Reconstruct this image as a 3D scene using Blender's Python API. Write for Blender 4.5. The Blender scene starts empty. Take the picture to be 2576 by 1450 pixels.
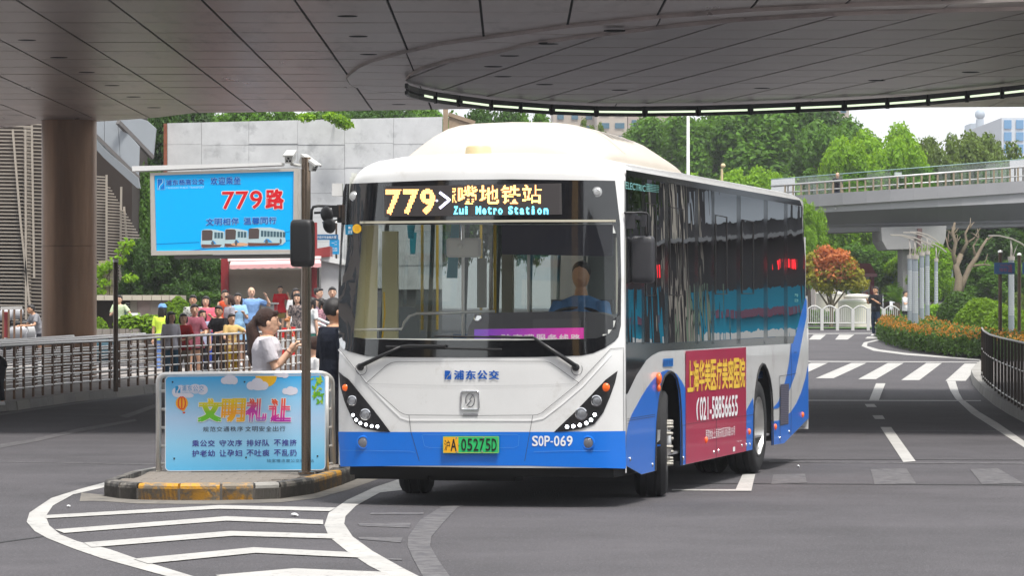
import bpy, math, random
import numpy as np
from math import sin, cos, pi, radians, sqrt, atan2
from mathutils import Vector, Matrix
from mathutils.geometry import tessellate_polygon

# ---------------------------------------------------------------- camera, sky, sun, exposure
SC = bpy.context.scene
COL = SC.collection
F, CX, HY, H = 9300.0, 1288.0, 774.0, 1.68      # focal length in picture units, principal column, horizon row, eye height
cam_d = bpy.data.cameras.new('camera'); cam = bpy.data.objects.new('camera', cam_d); COL.objects.link(cam)
cam.location = (0, 0, H); cam.rotation_euler = (pi/2, 0, 0)
cam_d.sensor_width = 36; cam_d.lens = 36*F/2576; cam_d.shift_y = (HY-725)/2576
cam_d.clip_start = 0.5; cam_d.clip_end = 4000
SC.camera = cam
SUN_EL, SUN_AZ = radians(66), radians(150)       # azimuth measured from +Y clockwise: behind the camera, to the left
W_ = bpy.data.worlds.new('World'); SC.world = W_; W_.use_nodes = True
nt = W_.node_tree; nt.nodes.clear()
sky = nt.nodes.new('ShaderNodeTexSky'); sky.sky_type = 'NISHITA'; sky.sun_disc = False
sky.sun_elevation = SUN_EL; sky.sun_rotation = SUN_AZ; sky.air_density = 1.0; sky.dust_density = 1.5; sky.ozone_density = 1.0
hs = nt.nodes.new('ShaderNodeHueSaturation'); hs.inputs['Saturation'].default_value = 0.28; hs.inputs['Value'].default_value = 1.0
bg = nt.nodes.new('ShaderNodeBackground'); bg.inputs[1].default_value = 0.11
wo = nt.nodes.new('ShaderNodeOutputWorld')
ov = nt.nodes.new('ShaderNodeMix'); ov.data_type = 'RGBA'; ov.inputs[0].default_value = .7; ov.inputs[7].default_value = (6.3, 6.45, 6.7, 1)   # veil of even cloud
nt.links.new(sky.outputs[0], hs.inputs['Color']); nt.links.new(hs.outputs[0], ov.inputs[6]); nt.links.new(ov.outputs[2], bg.inputs[0]); nt.links.new(bg.outputs[0], wo.inputs[0])
sl = bpy.data.lights.new('sun', 'SUN'); sl.energy = 2.6; sl.angle = radians(13); sl.color = (1, .96, .9)
so = bpy.data.objects.new('sun', sl); COL.objects.link(so)
sd = Vector((sin(SUN_AZ)*cos(SUN_EL), cos(SUN_AZ)*cos(SUN_EL), sin(SUN_EL)))
so.rotation_euler = sd.to_track_quat('Z', 'Y').to_euler(); so.location = (-20, -20, 40)
SC.view_settings.view_transform = 'Standard'; SC.view_settings.look = 'None'
SC.view_settings.exposure = 0.94; SC.view_settings.gamma = 1.0
SC.render.engine = 'CYCLES'
SC.cycles.max_bounces = 8; SC.cycles.transparent_max_bounces = 16; SC.cycles.use_denoising = True
random.seed(7); RNG = np.random.default_rng(7)

# ---------------------------------------------------------------- picture <-> place
SLOPE, Y0 = 0.012, 70.0
def gz(Y): return SLOPE*max(0.0, Y-Y0)           # the ground rises gently past the flyover
def P(px, py, Y): return Vector(((px-CX)*Y/F, Y, H-(py-HY)*Y/F))
def G(px, py, z=0.0):
    d = py-HY; Y = F*(H-z)/d if d > 0.1 else 1e9
    if Y > Y0: Y = F*(H-z+SLOPE*Y0)/(d+SLOPE*F)
    p = P(px, py, Y); p.z = gz(Y)+z
    return p
def ray(px, py): return Vector(((px-CX)/F, 1.0, -(py-HY)/F))
CAM = Vector((0, 0, H))
class Plane:
    def __init__(s, p0, n):
        s.p0 = Vector(p0); s.n = Vector(n).normalized()
        if s.n.dot(s.p0-CAM) > 0: s.n = -s.n
    def at(s, px, py, off=0.0):
        r = ray(px, py); q = s.p0+s.n*off
        t = (q-CAM).dot(s.n)/r.dot(s.n)
        return CAM+r*t
    def nrm(s, px, py): return s.n
def facing(px, py, Y, yaw=0.0):                  # upright plane through a point; yaw 0 faces the camera
    return Plane(P(px, py, Y), (sin(radians(yaw)), -cos(radians(yaw)), 0))

# ---------------------------------------------------------------- materials
MATS = {}
def mk(name, col, rough=.5, metal=0., var=0., vs=3., bump=0., bs=60., emit=None, es=1., coat=0., spec=.5, island=0., dirt=None, ds=2., stretch=None):
    if name in MATS: return MATS[name]
    m = bpy.data.materials.new(name); m.use_nodes = True; t = m.node_tree; N = t.nodes; L = t.links
    b = N['Principled BSDF']; b.inputs['Base Color'].default_value = (*col, 1); b.inputs['Roughness'].default_value = rough
    b.inputs['Metallic'].default_value = metal; b.inputs['Coat Weight'].default_value = coat; b.inputs['Specular IOR Level'].default_value = spec
    b.inputs['Coat Roughness'].default_value = .06
    tc = N.new('ShaderNodeTexCoord'); src = tc.outputs['Object']
    if stretch:
        mp = N.new('ShaderNodeMapping'); mp.inputs['Scale'].default_value = stretch; L.new(src, mp.inputs[0]); src = mp.outputs[0]
    cur = None
    if var:
        n = N.new('ShaderNodeTexNoise'); n.inputs['Scale'].default_value = vs; n.inputs['Detail'].default_value = 5; n.inputs['Roughness'].default_value = .65; L.new(src, n.inputs['Vector'])
        r = N.new('ShaderNodeMapRange'); r.inputs[1].default_value = .3; r.inputs[2].default_value = .7; r.inputs[3].default_value = 1-var; r.inputs[4].default_value = 1+var; L.new(n.outputs[0], r.inputs[0])
        x = N.new('ShaderNodeVectorMath'); x.operation = 'SCALE'; x.inputs[0].default_value = col; L.new(r.outputs[0], x.inputs['Scale']); cur = x.outputs[0]
        rr = N.new('ShaderNodeMapRange'); rr.inputs[3].default_value = max(0, rough-.12*var*3); rr.inputs[4].default_value = min(1, rough+.12*var*3); L.new(n.outputs[0], rr.inputs[0]); L.new(rr.outputs[0], b.inputs['Roughness'])
    if island:
        g = N.new('ShaderNodeNewGeometry'); r = N.new('ShaderNodeMapRange'); r.inputs[3].default_value = 1-island; r.inputs[4].default_value = 1+island; L.new(g.outputs['Random Per Island'], r.inputs[0])
        x = N.new('ShaderNodeVectorMath'); x.operation = 'SCALE'
        if cur: L.new(cur, x.inputs[0])
        else: x.inputs[0].default_value = col
        L.new(r.outputs[0], x.inputs['Scale']); cur = x.outputs[0]
    if dirt:
        n = N.new('ShaderNodeTexNoise'); n.inputs['Scale'].default_value = ds; n.inputs['Detail'].default_value = 8; n.inputs['Roughness'].default_value = .7; L.new(src, n.inputs['Vector'])
        r = N.new('ShaderNodeMapRange'); r.inputs[1].default_value = dirt[1]-.06; r.inputs[2].default_value = dirt[1]+.06; L.new(n.outputs[0], r.inputs[0])
        x = N.new('ShaderNodeMix'); x.data_type = 'RGBA'; L.new(r.outputs[0], x.inputs[0])
        if cur: L.new(cur, x.inputs[6])
        else: x.inputs[6].default_value = (*col, 1)
        x.inputs[7].default_value = (*dirt[0], 1); cur = x.outputs[2]
    if cur: L.new(cur, b.inputs['Base Color'])
    if bump:
        n = N.new('ShaderNodeTexNoise'); n.inputs['Scale'].default_value = bs; n.inputs['Detail'].default_value = 3; L.new(src, n.inputs['Vector'])
        k = N.new('ShaderNodeBump'); k.inputs['Strength'].default_value = bump; k.inputs['Distance'].default_value = .02; L.new(n.outputs[0], k.inputs['Height']); L.new(k.outputs[0], b.inputs['Normal'])
    if emit:
        b.inputs['Emission Color'].default_value = (*emit, 1); b.inputs['Emission Strength'].default_value = es
    MATS[name] = m; return m
def glass(name, tint, refl=.9, base=.04, rough=.0, wob=0.):
    if name in MATS: return MATS[name]
    m = bpy.data.materials.new(name); m.use_nodes = True; t = m.node_tree; N = t.nodes; L = t.links; N.clear()
    o = N.new('ShaderNodeOutputMaterial'); tr = N.new('ShaderNodeBsdfTransparent'); tr.inputs[0].default_value = (*tint, 1)
    gl = N.new('ShaderNodeBsdfGlossy'); gl.inputs['Roughness'].default_value = rough; gl.inputs[0].default_value = (refl, refl, refl, 1)
    fr = N.new('ShaderNodeFresnel'); fr.inputs[0].default_value = 1.5; ad = N.new('ShaderNodeMath'); ad.operation = 'ADD'; ad.inputs[1].default_value = base; ad.use_clamp = True
    mx = N.new('ShaderNodeMixShader'); L.new(fr.outputs[0], ad.inputs[0]); L.new(ad.outputs[0], mx.inputs[0]); L.new(tr.outputs[0], mx.inputs[1]); L.new(gl.outputs[0], mx.inputs[2]); L.new(mx.outputs[0], o.inputs[0])
    if wob:
        tc = N.new('ShaderNodeTexCoord'); n = N.new('ShaderNodeTexNoise'); n.inputs['Scale'].default_value = 1.6; mp = N.new('ShaderNodeMapping'); mp.inputs['Scale'].default_value = (1.5, 1.5, .55); L.new(tc.outputs['Object'], mp.inputs[0]); L.new(mp.outputs[0], n.inputs['Vector'])
        k = N.new('ShaderNodeBump'); k.inputs['Strength'].default_value = wob; k.inputs['Distance'].default_value = .05; L.new(n.outputs[0], k.inputs['Height']); L.new(k.outputs[0], gl.inputs['Normal'])
    MATS[name] = m; return m
def gradmat(name, stops, axis=2, lo=0., hi=1., rough=.35, emit=0.):   # printed colour wash, along an object axis
    if name in MATS: return MATS[name]
    m = bpy.data.materials.new(name); m.use_nodes = True; t = m.node_tree; N = t.nodes; L = t.links; b = N['Principled BSDF']; b.inputs['Roughness'].default_value = rough
    tc = N.new('ShaderNodeTexCoord'); sp = N.new('ShaderNodeSeparateXYZ'); L.new(tc.outputs['Object'], sp.inputs[0])
    r = N.new('ShaderNodeMapRange'); r.inputs[1].default_value = lo; r.inputs[2].default_value = hi; L.new(sp.outputs[axis], r.inputs[0])
    c = N.new('ShaderNodeValToRGB'); L.new(r.outputs[0], c.inputs[0]); el = c.color_ramp.elements
    el[0].position, el[0].color = stops[0][0], (*stops[0][1], 1); el[1].position, el[1].color = stops[-1][0], (*stops[-1][1], 1)
    for p, q in stops[1:-1]:
        e = el.new(p); e.color = (*q, 1)
    L.new(c.outputs[0], b.inputs['Base Color'])
    if emit: L.new(c.outputs[0], b.inputs['Emission Color']); b.inputs['Emission Strength'].default_value = emit
    MATS[name] = m; return m
def lin(r, g, b):                                                       # 8-bit sRGB to linear
    f = lambda c: ((c/255+.055)/1.055)**2.4 if c > 10 else c/255/12.92
    return (f(r), f(g), f(b))

# ---------------------------------------------------------------- objects
ROOT = {}
def tag(o, label=None, cat=None, group=None, kind=None):
    if label: o['label'] = label
    if cat: o['category'] = cat
    if group: o['group'] = group
    if kind: o['kind'] = kind
    return o
def thing(name, label, cat, loc=(0, 0, 0), rz=0., group=None):
    o = bpy.data.objects.new(name, None); COL.objects.link(o); o.location = loc; o.rotation_euler = (0, 0, rz); o.empty_display_size = .2
    ROOT[o.name] = Matrix.Translation(Vector(loc)) @ Matrix.Rotation(rz, 4, 'Z')
    return tag(o, label, cat, group)
def dup(r, loc, rz=None, label=None, group=None, scale=None):
    def cp(o, par):
        c = o.copy(); COL.objects.link(c)
        if par: c.parent = par
        for ch in o.children: cp(ch, c)
        return c
    n = cp(r, None); n.location = loc
    if rz is not None: n.rotation_euler = (0, 0, rz)
    if scale is not None: n.scale = scale if hasattr(scale, '__len__') else (scale,)*3
    if label: n['label'] = label
    if group: n['group'] = group
    return n
class M:
    def __init__(s): s.v = []; s.f = []
    def add(s, vs, fs):
        k = len(s.v); s.v += [tuple(v) for v in vs]; s.f += [tuple(i+k for i in f) for f in fs]; return s
    def box(s, a, b):
        x0, y0, z0 = a; x1, y1, z1 = b
        return s.add([(x0,y0,z0),(x1,y0,z0),(x1,y1,z0),(x0,y1,z0),(x0,y0,z1),(x1,y0,z1),(x1,y1,z1),(x0,y1,z1)], [(0,3,2,1),(4,5,6,7),(0,1,5,4),(1,2,6,5),(2,3,7,6),(3,0,4,7)])
    def obox(s, c, ax, ay, az):                   # oriented box: centre and three half vectors
        c = Vector(c); ax = Vector(ax); ay = Vector(ay); az = Vector(az)
        return s.add([c+ax*i+ay*j+az*k for k in (-1, 1) for i, j in ((-1,-1),(1,-1),(1,1),(-1,1))], [(0,3,2,1),(4,5,6,7),(0,1,5,4),(1,2,6,5),(2,3,7,6),(3,0,4,7)])
    def bar(s, p, q, w, h, up=(0, 0, 1)):        # rectangular bar between two points
        p = Vector(p); q = Vector(q); d = (q-p).normalized(); x = d.cross(Vector(up))
        if x.length < 1e-4: x = d.cross(Vector((1, 0, 0)))
        x.normalize(); z = x.cross(d)
        return s.obox((p+q)/2, (q-p)/2, x*w/2, z*h/2)
    def tube(s, pts, r, n=10, cap=True):
        pts = [Vector(p) for p in pts]; R = r if hasattr(r, '__len__') else [r]*len(pts); k = len(s.v); prev = None
        for i, p in enumerate(pts):
            d = (pts[min(i+1, len(pts)-1)]-pts[max(i-1, 0)])
            d = d.normalized() if d.length > 1e-9 else Vector((0, 0, 1))
            if prev is None: prev = d.orthogonal().normalized()
            a = (prev-d*prev.dot(d)); a = a.normalized() if a.length > 1e-6 else d.orthogonal().normalized(); prev = a; b = d.cross(a)
            for j in range(n): t = 2*pi*j/n; s.v.append(tuple(p+(a*cos(t)+b*sin(t))*R[i]))
        for i in range(len(pts)-1):
            for j in range(n): a0 = k+i*n+j; a1 = k+i*n+(j+1) % n; s.f.append((a0, a1, a1+n, a0+n))
        if cap: s.f.append(tuple(k+j for j in range(n))[::-1]); s.f.append(tuple(k+(len(pts)-1)*n+j for j in range(n)))
        return s
    def ell(s, secs, n=14, cap=True):             # horizontal elliptical sections (x, y, z, rx, ry[, power])
        k = len(s.v)
        for q in secs:
            x, y, z, rx, ry = q[:5]; e = q[5] if len(q) > 5 else 1.
            for j in range(n):
                t = 2*pi*j/n; c, d = cos(t), sin(t)
                s.v.append((x+rx*math.copysign(abs(c)**e, c), y+ry*math.copysign(abs(d)**e, d), z))
        for i in range(len(secs)-1):
            for j in range(n): a0 = k+i*n+j; a1 = k+i*n+(j+1) % n; s.f.append((a0, a1, a1+n, a0+n))
        if cap: s.f.append(tuple(k+j for j in range(n))[::-1]); s.f.append(tuple(k+(len(secs)-1)*n+j for j in range(n)))
        return s
    def ball(s, c, r, n=12, m=8):
        rx, ry, rz = r if hasattr(r, '__len__') else (r,)*3
        return s.ell([(c[0], c[1], c[2]-rz*cos(pi*i/m), max(1e-4, rx*sin(pi*i/m)), max(1e-4, ry*sin(pi*i/m))) for i in range(m+1)], n)
    def lathe(s, c, prof, axis, n=24):            # prof: (radius, distance along axis)
        axis = Vector(axis).normalized(); a = axis.orthogonal().normalized(); b = axis.cross(a); c = Vector(c); k = len(s.v)
        for r, h in prof:
            for j in range(n): t = 2*pi*j/n; s.v.append(tuple(c+axis*h+(a*cos(t)+b*sin(t))*r))
        for i in range(len(prof)-1):
            for j in range(n): a0 = k+i*n+j; a1 = k+i*n+(j+1) % n; s.f.append((a0, a1, a1+n, a0+n))
        return s
    def poly(s, pts, thick=None):                 # filled outline; thick = extrusion vector
        pts = [Vector(p) for p in pts]; tr = tessellate_polygon([pts]); n = len(pts)
        s.add(pts, tr)
        if thick is not None:
            th = Vector(thick); k = len(s.v); s.add([p+th for p in pts], [t[::-1] for t in tr]); b = k-n
            for i in range(n): j = (i+1) % n; s.f.append((b+i, b+j, k+j, k+i))
        return s
    def poly2(s, surf, px, off=0., thick=None): return s.poly([surf.at(x, y, off) for x, y in px], thick)
    def ribbon(s, A, B, close=False):
        k = len(s.v); n = len(A); s.v += [tuple(p) for p in A]+[tuple(p) for p in B]
        for i in range(n-1): s.f.append((k+i, k+i+1, k+n+i+1, k+n+i))
        return s
    def line2(s, surf, pts, w, off=0., step=25):  # drawn line: picture polyline on a surface, w in picture units
        P_ = []
        for (x0, y0), (x1, y1) in zip(pts[:-1], pts[1:]):
            n = max(1, int(math.hypot(x1-x0, y1-y0)/step))
            P_ += [(x0+(x1-x0)*i/n, y0+(y1-y0)*i/n) for i in range(n)]
        P_.append(pts[-1]); A = []; B = []
        for i, (x, y) in enumerate(P_):
            a = P_[max(0, i-1)]; b = P_[min(len(P_)-1, i+1)]; dx, dy = b[0]-a[0], b[1]-a[1]; l = math.hypot(dx, dy) or 1
            nx, ny = -dy/l*w/2, dx/l*w/2; A.append(surf.at(x+nx, y+ny, off)); B.append(surf.at(x-nx, y-ny, off))
        return s.ribbon(A, B)
    def drape(s, surf, px, off=0., cell=16):      # picture outline laid on a curved surface, cut into small cells
        xs = [p[0] for p in px]; ys = [p[1] for p in px]; x0, y0, x1, y1 = min(xs), min(ys), max(xs), max(ys)
        nx = max(1, math.ceil((x1-x0)/cell)); ny = max(1, math.ceil((y1-y0)/cell)); cx = (x1-x0)/nx; cy = (y1-y0)/ny; cache = {}
        def idx(x, y):
            k_ = (round(x, 3), round(y, 3))
            if k_ not in cache: cache[k_] = len(s.v); s.v.append(tuple(surf.at(x, y, off)))
            return cache[k_]
        def clip(pl, ax, v, sg):
            o = []
            for i in range(len(pl)):
                a, b = pl[i-1], pl[i]; da, db = (a[ax]-v)*sg, (b[ax]-v)*sg
                if (da >= 0) != (db >= 0):
                    t = da/(da-db); o.append((a[0]+(b[0]-a[0])*t, a[1]+(b[1]-a[1])*t))
                if db >= 0: o.append(b)
            return o
        for j in range(ny):
            row = clip(clip(list(px), 1, y0+j*cy, 1), 1, y0+(j+1)*cy, -1)
            if len(row) < 3: continue
            for i in range(nx):
                c = clip(clip(row, 0, x0+i*cx, 1), 0, x0+(i+1)*cx, -1); d = []
                for q in c:
                    if not d or math.hypot(q[0]-d[-1][0], q[1]-d[-1][1]) > 1e-3: d.append(q)
                if len(d) < 3: continue
                if len(d) == 4: s.f.append(tuple(idx(*q) for q in d))
                else:
                    ids = [idx(*q) for q in d]
                    for t in tessellate_polygon([[Vector((q[0], q[1], 0)) for q in d]]): s.f.append(tuple(ids[q] for q in t))
        return s
    def build(s, name, mat, parent=None, label=None, cat=None, group=None, kind=None, smooth=False, vox=None, edge=None, local=False):
        me = bpy.data.meshes.new(name); V = np.array(s.v, dtype=float).reshape(-1, 3)
        par = parent; root = None
        while par is not None and par.name not in ROOT: par = par.parent
        if par is not None:
            if not local:
                Mi = np.array(ROOT[par.name].inverted()); V = V@Mi[:3, :3].T+Mi[:3, 3]
            loc = None
        elif parent is not None: loc = None; V = V-np.array(parent.location)
        else:
            lo, hi = V.min(0), V.max(0); loc = Vector(((lo[0]+hi[0])/2, (lo[1]+hi[1])/2, lo[2])); V = V-np.array(loc)
        me.from_pydata([tuple(v) for v in V], [], s.f)
        me.materials.append(mat); o = bpy.data.objects.new(name, me); COL.objects.link(o)
        if loc is not None: o.location = loc
        if vox: remesh(o, vox)
        if smooth or vox:
            o.data.polygons.foreach_set('use_smooth', [True]*len(o.data.polygons))
            if edge: o.data.set_sharp_from_angle(angle=radians(edge))
        if parent is not None: o.parent = parent
        return tag(o, label, cat, group, kind)
def remesh(o, vox, it=2):
    md = o.modifiers.new('r', 'REMESH'); md.mode = 'VOXEL'; md.voxel_size = vox
    if it: ms = o.modifiers.new('s', 'SMOOTH'); ms.iterations = it; ms.factor = .5
    dg = bpy.context.evaluated_depsgraph_get(); dg.update(); me = bpy.data.meshes.new_from_object(o.evaluated_get(dg)); me.name = o.data.name
    old = o.data; o.modifiers.clear(); o.data = me; bpy.data.meshes.remove(old)
def struct(m, name, mat, **k): return m.build(name, mat, kind='structure', **k)

# ---------------------------------------------------------------- lettering
_fc = bpy.data.curves.new('lettering', 'FONT'); _fo = bpy.data.objects.new('lettering', _fc); COL.objects.link(_fo); _fc.resolution_u = 3; TC = {}
def glyphs(body, bold=0.):
    if (body, bold) in TC: return TC[(body, bold)]
    _fc.body = body; _fc.offset = bold; _fc.space_character = 1.0
    dg = bpy.context.evaluated_depsgraph_get(); dg.update(); e = _fo.evaluated_get(dg); me = e.to_mesh()
    v = np.array([q.co[:2] for q in me.vertices]); f = [tuple(q.vertices) for q in me.polygons]; e.to_mesh_clear()
    v = (v-v.min(0))/(v.max(0)-v.min(0)); TC[(body, bold)] = (v, f); return v, f
def text(m, surf, body, quad, off=.002, bold=0., per=None):
    """letters stretched into a picture quad (x0,y0,x1,y1) or four corners TL TR BR BL"""
    if len(quad) == 4 and not hasattr(quad[0], '__len__'): x0, y0, x1, y1 = quad; quad = [(x0, y0), (x1, y0), (x1, y1), (x0, y1)]
    tl, tr, br, bl = [Vector(q) for q in quad]
    v, f = glyphs(body, 0.)
    sh = [(0, 0)] if not bold else [(-1, -1), (1, 1), (-1, 1), (1, -1)]
    wx = (tr-tl).length*.028*(bold > 0)*max(.6, bold/.02)/max(1, len(body)*.8); wy = (bl-tl).length*.024*(bold > 0)*max(.6, bold/.02)
    for i, (dx, dy) in enumerate(sh):
        out = []
        for a, b in v:
            q = (tl*(1-a)+tr*a)*b+(bl*(1-a)+br*a)*(1-b); out.append(surf.at(q.x+dx*wx, q.y+dy*wy, off+i*.00012))
        m.add(out, f)
    return m
def bitmap(body, nx, ny, bold=.02):
    v, f = glyphs(body, bold); g = np.zeros((ny, nx), bool)
    X, Y = np.meshgrid((np.arange(nx)+.5)/nx, (np.arange(ny)+.5)/ny)
    for t in f:
        for k in range(1, len(t)-1):
            (ax, ay), (bx, by), (cx, cy) = v[t[0]], v[t[k]], v[t[k+1]]; d = (by-cy)*(ax-cx)+(cx-bx)*(ay-cy)
            if abs(d) < 1e-12: continue
            l1 = ((by-cy)*(X-cx)+(cx-bx)*(Y-cy))/d; l2 = ((cy-ay)*(X-cx)+(ax-cx)*(Y-cy))/d; g |= (l1 >= 0)&(l2 >= 0)&(l1+l2 <= 1)
    return g[::-1]
def leds(m, surf, body, x0, y0, x1, y1, nx, ny, off, bold=.02, fill=.86, cut=0):
    g = bitmap(body, nx, ny, bold); dx, dy = (x1-x0)/nx, (y1-y0)/ny
    for j in range(ny):
        for i in range(nx):
            if g[j, i] and i >= cut:
                a, b = x0+i*dx, y0+j*dy; e, h = dx*fill, dy*fill
                m.add([surf.at(a, b, off), surf.at(a+e, b, off), surf.at(a+e, b+h, off), surf.at(a, b+h, off)], [(0, 3, 2, 1)])
    return m
def disc(m, surf, x, y, rx, ry=None, off=.002, n=20):
    ry = ry or rx; k = len(m.v)
    m.v += [tuple(surf.at(x+rx*cos(2*pi*i/n), y+ry*sin(2*pi*i/n), off)) for i in range(n)]; m.f.append(tuple(k+i for i in range(n))); return m
def arc(cx, cy, rx, ry, a0, a1, n=8): return [(cx+rx*cos(radians(a0+(a1-a0)*i/n)), cy+ry*sin(radians(a0+(a1-a0)*i/n))) for i in range(n+1)]
def rrect(x0, y0, x1, y1, r, n=4):
    return arc(x1-r, y0+r, r, r, -90, 0, n)+arc(x1-r, y1-r, r, r, 0, 90, n)+arc(x0+r, y1-r, r, r, 90, 180, n)+arc(x0+r, y0+r, r, r, 180, 270, n)

# ---------------------------------------------------------------- shared materials
asphalt = mk('asphalt', (.072, .067, .073), .85, var=.30, vs=.55, bump=1., bs=60, dirt=((.165, .16, .168), .61), ds=38)
paint = mk('road_paint', (.42, .41, .39), .65, var=.16, vs=1.5, dirt=((.12, .115, .12), .62), ds=11)
paint_old = mk('worn_road_paint', (.125, .12, .122), .7, dirt=((.066, .0625, .068), .50), ds=7)
steel = mk('brushed_steel', (.72, .70, .67), .38, .55, var=.08, vs=6)
steel_brown = mk('bronze_steel', (.20, .115, .07), .45, .25, var=.15, vs=6)
dark_metal = mk('dark_metal', (.03, .028, .028), .4, .3, var=.1)
black_plastic = mk('black_plastic', (.012, .012, .013), .42, var=.1, vs=8, bump=.1, bs=300)
rubber = mk('tyre_rubber', (.016, .016, .017), .8, var=.2, vs=10, bump=.3, bs=120)
concrete = mk('concrete', (.30, .29, .27), .85, var=.12, vs=1.5, bump=.3, bs=30, dirt=((.17, .16, .14), .62), ds=1.2)
white_metal = mk('white_paint', (.75, .75, .74), .35, var=.04, vs=3)
wood_brown = mk('bronze_post', (.085, .055, .038), .32, .6, var=.2, vs=5)
# ================================================================ SETTING: ground, road paint, flyover, island
ys = [-60, -20, 0, 20, 30, 45, 60, 70]+[70+i*8 for i in range(1, 12)]+[170, 200, 300, 500, 900, 2000]; xs = [-1500, -300, -60, -20, 0, 20, 60, 300, 1500]
m = M(); m.v = [(x, y, gz(min(y, 160))-(0 if y >= 0 else 0)) for y in ys for x in xs]; n = len(xs)
m.f = [(j*n+i, j*n+i+1, (j+1)*n+i+1, (j+1)*n+i) for j in range(len(ys)-1) for i in range(n-1)]
struct(m, 'road', asphalt)
class GroundS:
    def at(s, px, py, off=0.): return G(px, py, off)
GS = GroundS()
def band(A, B, name, mat, off=.004):
    m = M(); m.ribbon([G(*p, off) for p in A], [G(*p, off) for p in B]); return struct(m, name, mat)
band([(290,1214),(262,1215),(202,1231),(129,1254),(74,1291),(67,1314),(87,1337),(119,1355),(184,1381),(257,1406),(391,1443),(520,1478)],
     [(300,1226),(262,1227),(184,1245),(133,1273),(115,1300),(124,1323),(152,1346),(195,1363),(276,1383),(368,1415),(483,1450),(610,1482)], 'island_line', paint)
band([(1040,1190),(1006,1206),(942,1227),(873,1259),(827,1291),(816,1323),(827,1351),(873,1388),(928,1424),(979,1450),(1060,1492)],
     [(1060,1215),(1011,1234),(956,1240),(896,1273),(869,1300),(866,1319),(887,1351),(938,1388),(1011,1429),(1052,1450),(1135,1492)], 'lane_edge_line', paint)
for q in ([(115,1297),(552,1272),(846,1278),(829,1287),(552,1281),(115,1305)], [(138,1333),(570,1300),(813,1309),(813,1320),(570,1311),(161,1342)],
          [(211,1366),(579,1337),(827,1344),(841,1356),(588,1349),(230,1378)], [(336,1407),(639,1378),(878,1390),(905,1404),(643,1392),(372,1419)],
          [(542,1448),(740,1431),(970,1440),(1000,1460),(750,1451),(600,1468)]):
    m = M(); m.add([G(*p, .0075) for p in q], [(0, 1, 4, 5), (1, 2, 3, 4)]); struct(m, 'chevron_marking', paint)
band([(1158,1273),(1112,1275),(1057,1309),(1027,1351),(1025,1374),(1039,1406),(1062,1448),(1080,1480)], [(1170,1273),(1150,1278),(1117,1314),(1085,1351),(1082,1374),(1103,1411),(1131,1450),(1160,1480)], 'faded_lane_line', paint_old)
for q in ([(935,1290),(1066,1290),(1066,1296),(930,1295)], [(900,1318),(1034,1316),(1030,1329),(905,1324)], [(900,1352),(1013,1354),(1008,1366),(905,1358)], [(975,1406),(1010,1407),(1012,1411),(975,1409)],
          [(2190,1181),(2280,1179),(2305,1218),(2200,1219)], [(2440,1181),(2510,1179),(2575,1217),(2470,1219)], [(1945,1195),(2025,1193),(2030,1215),(1940,1219)]):
    m = M(); m.poly([G(*p, .004) for p in q]); struct(m, 'faded_marking', paint_old)
def R7(*p): return [(1945+x*.4747, 761+y*.4747) for x, y in p]
for q in (R7((415,322),(495,322),(320,403),(225,403)), R7((608,322),(692,322),(545,408),(450,408)), R7((812,322),(895,322),(775,413),(678,413)), R7((1015,325),(1095,325),(1020,417),(912,417)),
          R7((200,322),(290,322),(120,400),(30,398)), R7((5,322),(85,322),(-90,396),(-180,396)), R7((215,172),(280,172),(250,198),(188,198)), R7((350,172),(430,172),(395,198),(328,198)), R7((500,182),(575,182),(552,193),(487,193))):
    m = M(); m.poly([G(*p, .006) for p in q]); struct(m, 'crossing_stripe', paint)
for q in (R7((545,430),(595,430),(560,520),(508,520)), R7((485,540),(535,540),(550,556),(497,556)), R7((525,600),(580,600),(593,620),(540,620)), R7((568,662),(625,662),(755,843),(690,848))):
    m = M(); m.poly([G(*p, .006) for p in q]); struct(m, 'lane_dash', paint)
for k, q in enumerate(([(2030,909),(2463,911),(2463,912.6),(2030,911)], [(2030,839.5),(2197,838.5),(2197,839.9),(2030,841)], [(1990,1007),(2468,1008),(2468,1009.6),(1990,1009)], [(1960,1085),(2530,1084.6),(2530,1086),(1960,1086.4)], [(1935,1162),(2700,1166),(2700,1169),(1935,1164.5)])):
    m = M(); m.poly([G(*p, .004) for p in q]); struct(m, 'thin_road_line', paint if k < 3 else paint_old)
seam = mk('road_seam_tar', (.02, .02, .02), .7)
for q in ([(1200,1213),(2700,1221),(2700,1223),(1200,1214.4)], [(1940,1156),(2700,1158),(2700,1159.6),(1940,1157)], [(-50,1161),(395,1168),(395,1170),(-50,1162.5)], [(-80,1375),(120,1348),(121,1350),(-80,1378)]):
    m = M(); m.poly([G(*p, .003) for p in q]); struct(m, 'road_joint', seam if q[0][0] != -50 else paint_old)
m = M(); m.poly([G(*p, .0075) for p in [(1868,1194),(1900,1194),(1890,1236),(1849,1236)]]).poly([G(*p, .006) for p in [(1690,1232),(1852,1232),(1852,1236),(1690,1235)]]); struct(m, 'bay_line', paint)
band(R7((920,418),(940,470),(965,510),(1050,590),(1150,655),(1329,770),(1400,815)), R7((966,418),(985,480),(1005,515),(1090,580),(1190,640),(1329,735),(1400,775)), 'right_edge_line', paint)
band(R7((565,195),(480,213),(468,232),(530,257),(700,279),(1097,309)), R7((575,199),(500,216),(497,232),(560,250),(700,269),(1097,302)), 'island_edge_line', paint)
# left lane markings
for q in ([(0,1118),(80,1106),(190,1080),(340,1055),(345,1060),(200,1087),(90,1112),(0,1128)], [(0,1040),(200,1012),(385,990),(387,993),(200,1016),(0,1046)], [(300,1048),(388,1018),(392,1026),(320,1052)]):
    m = M(); m.poly([G(*p, .004) for p in q]); struct(m, 'left_lane_line', paint_old)

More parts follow.
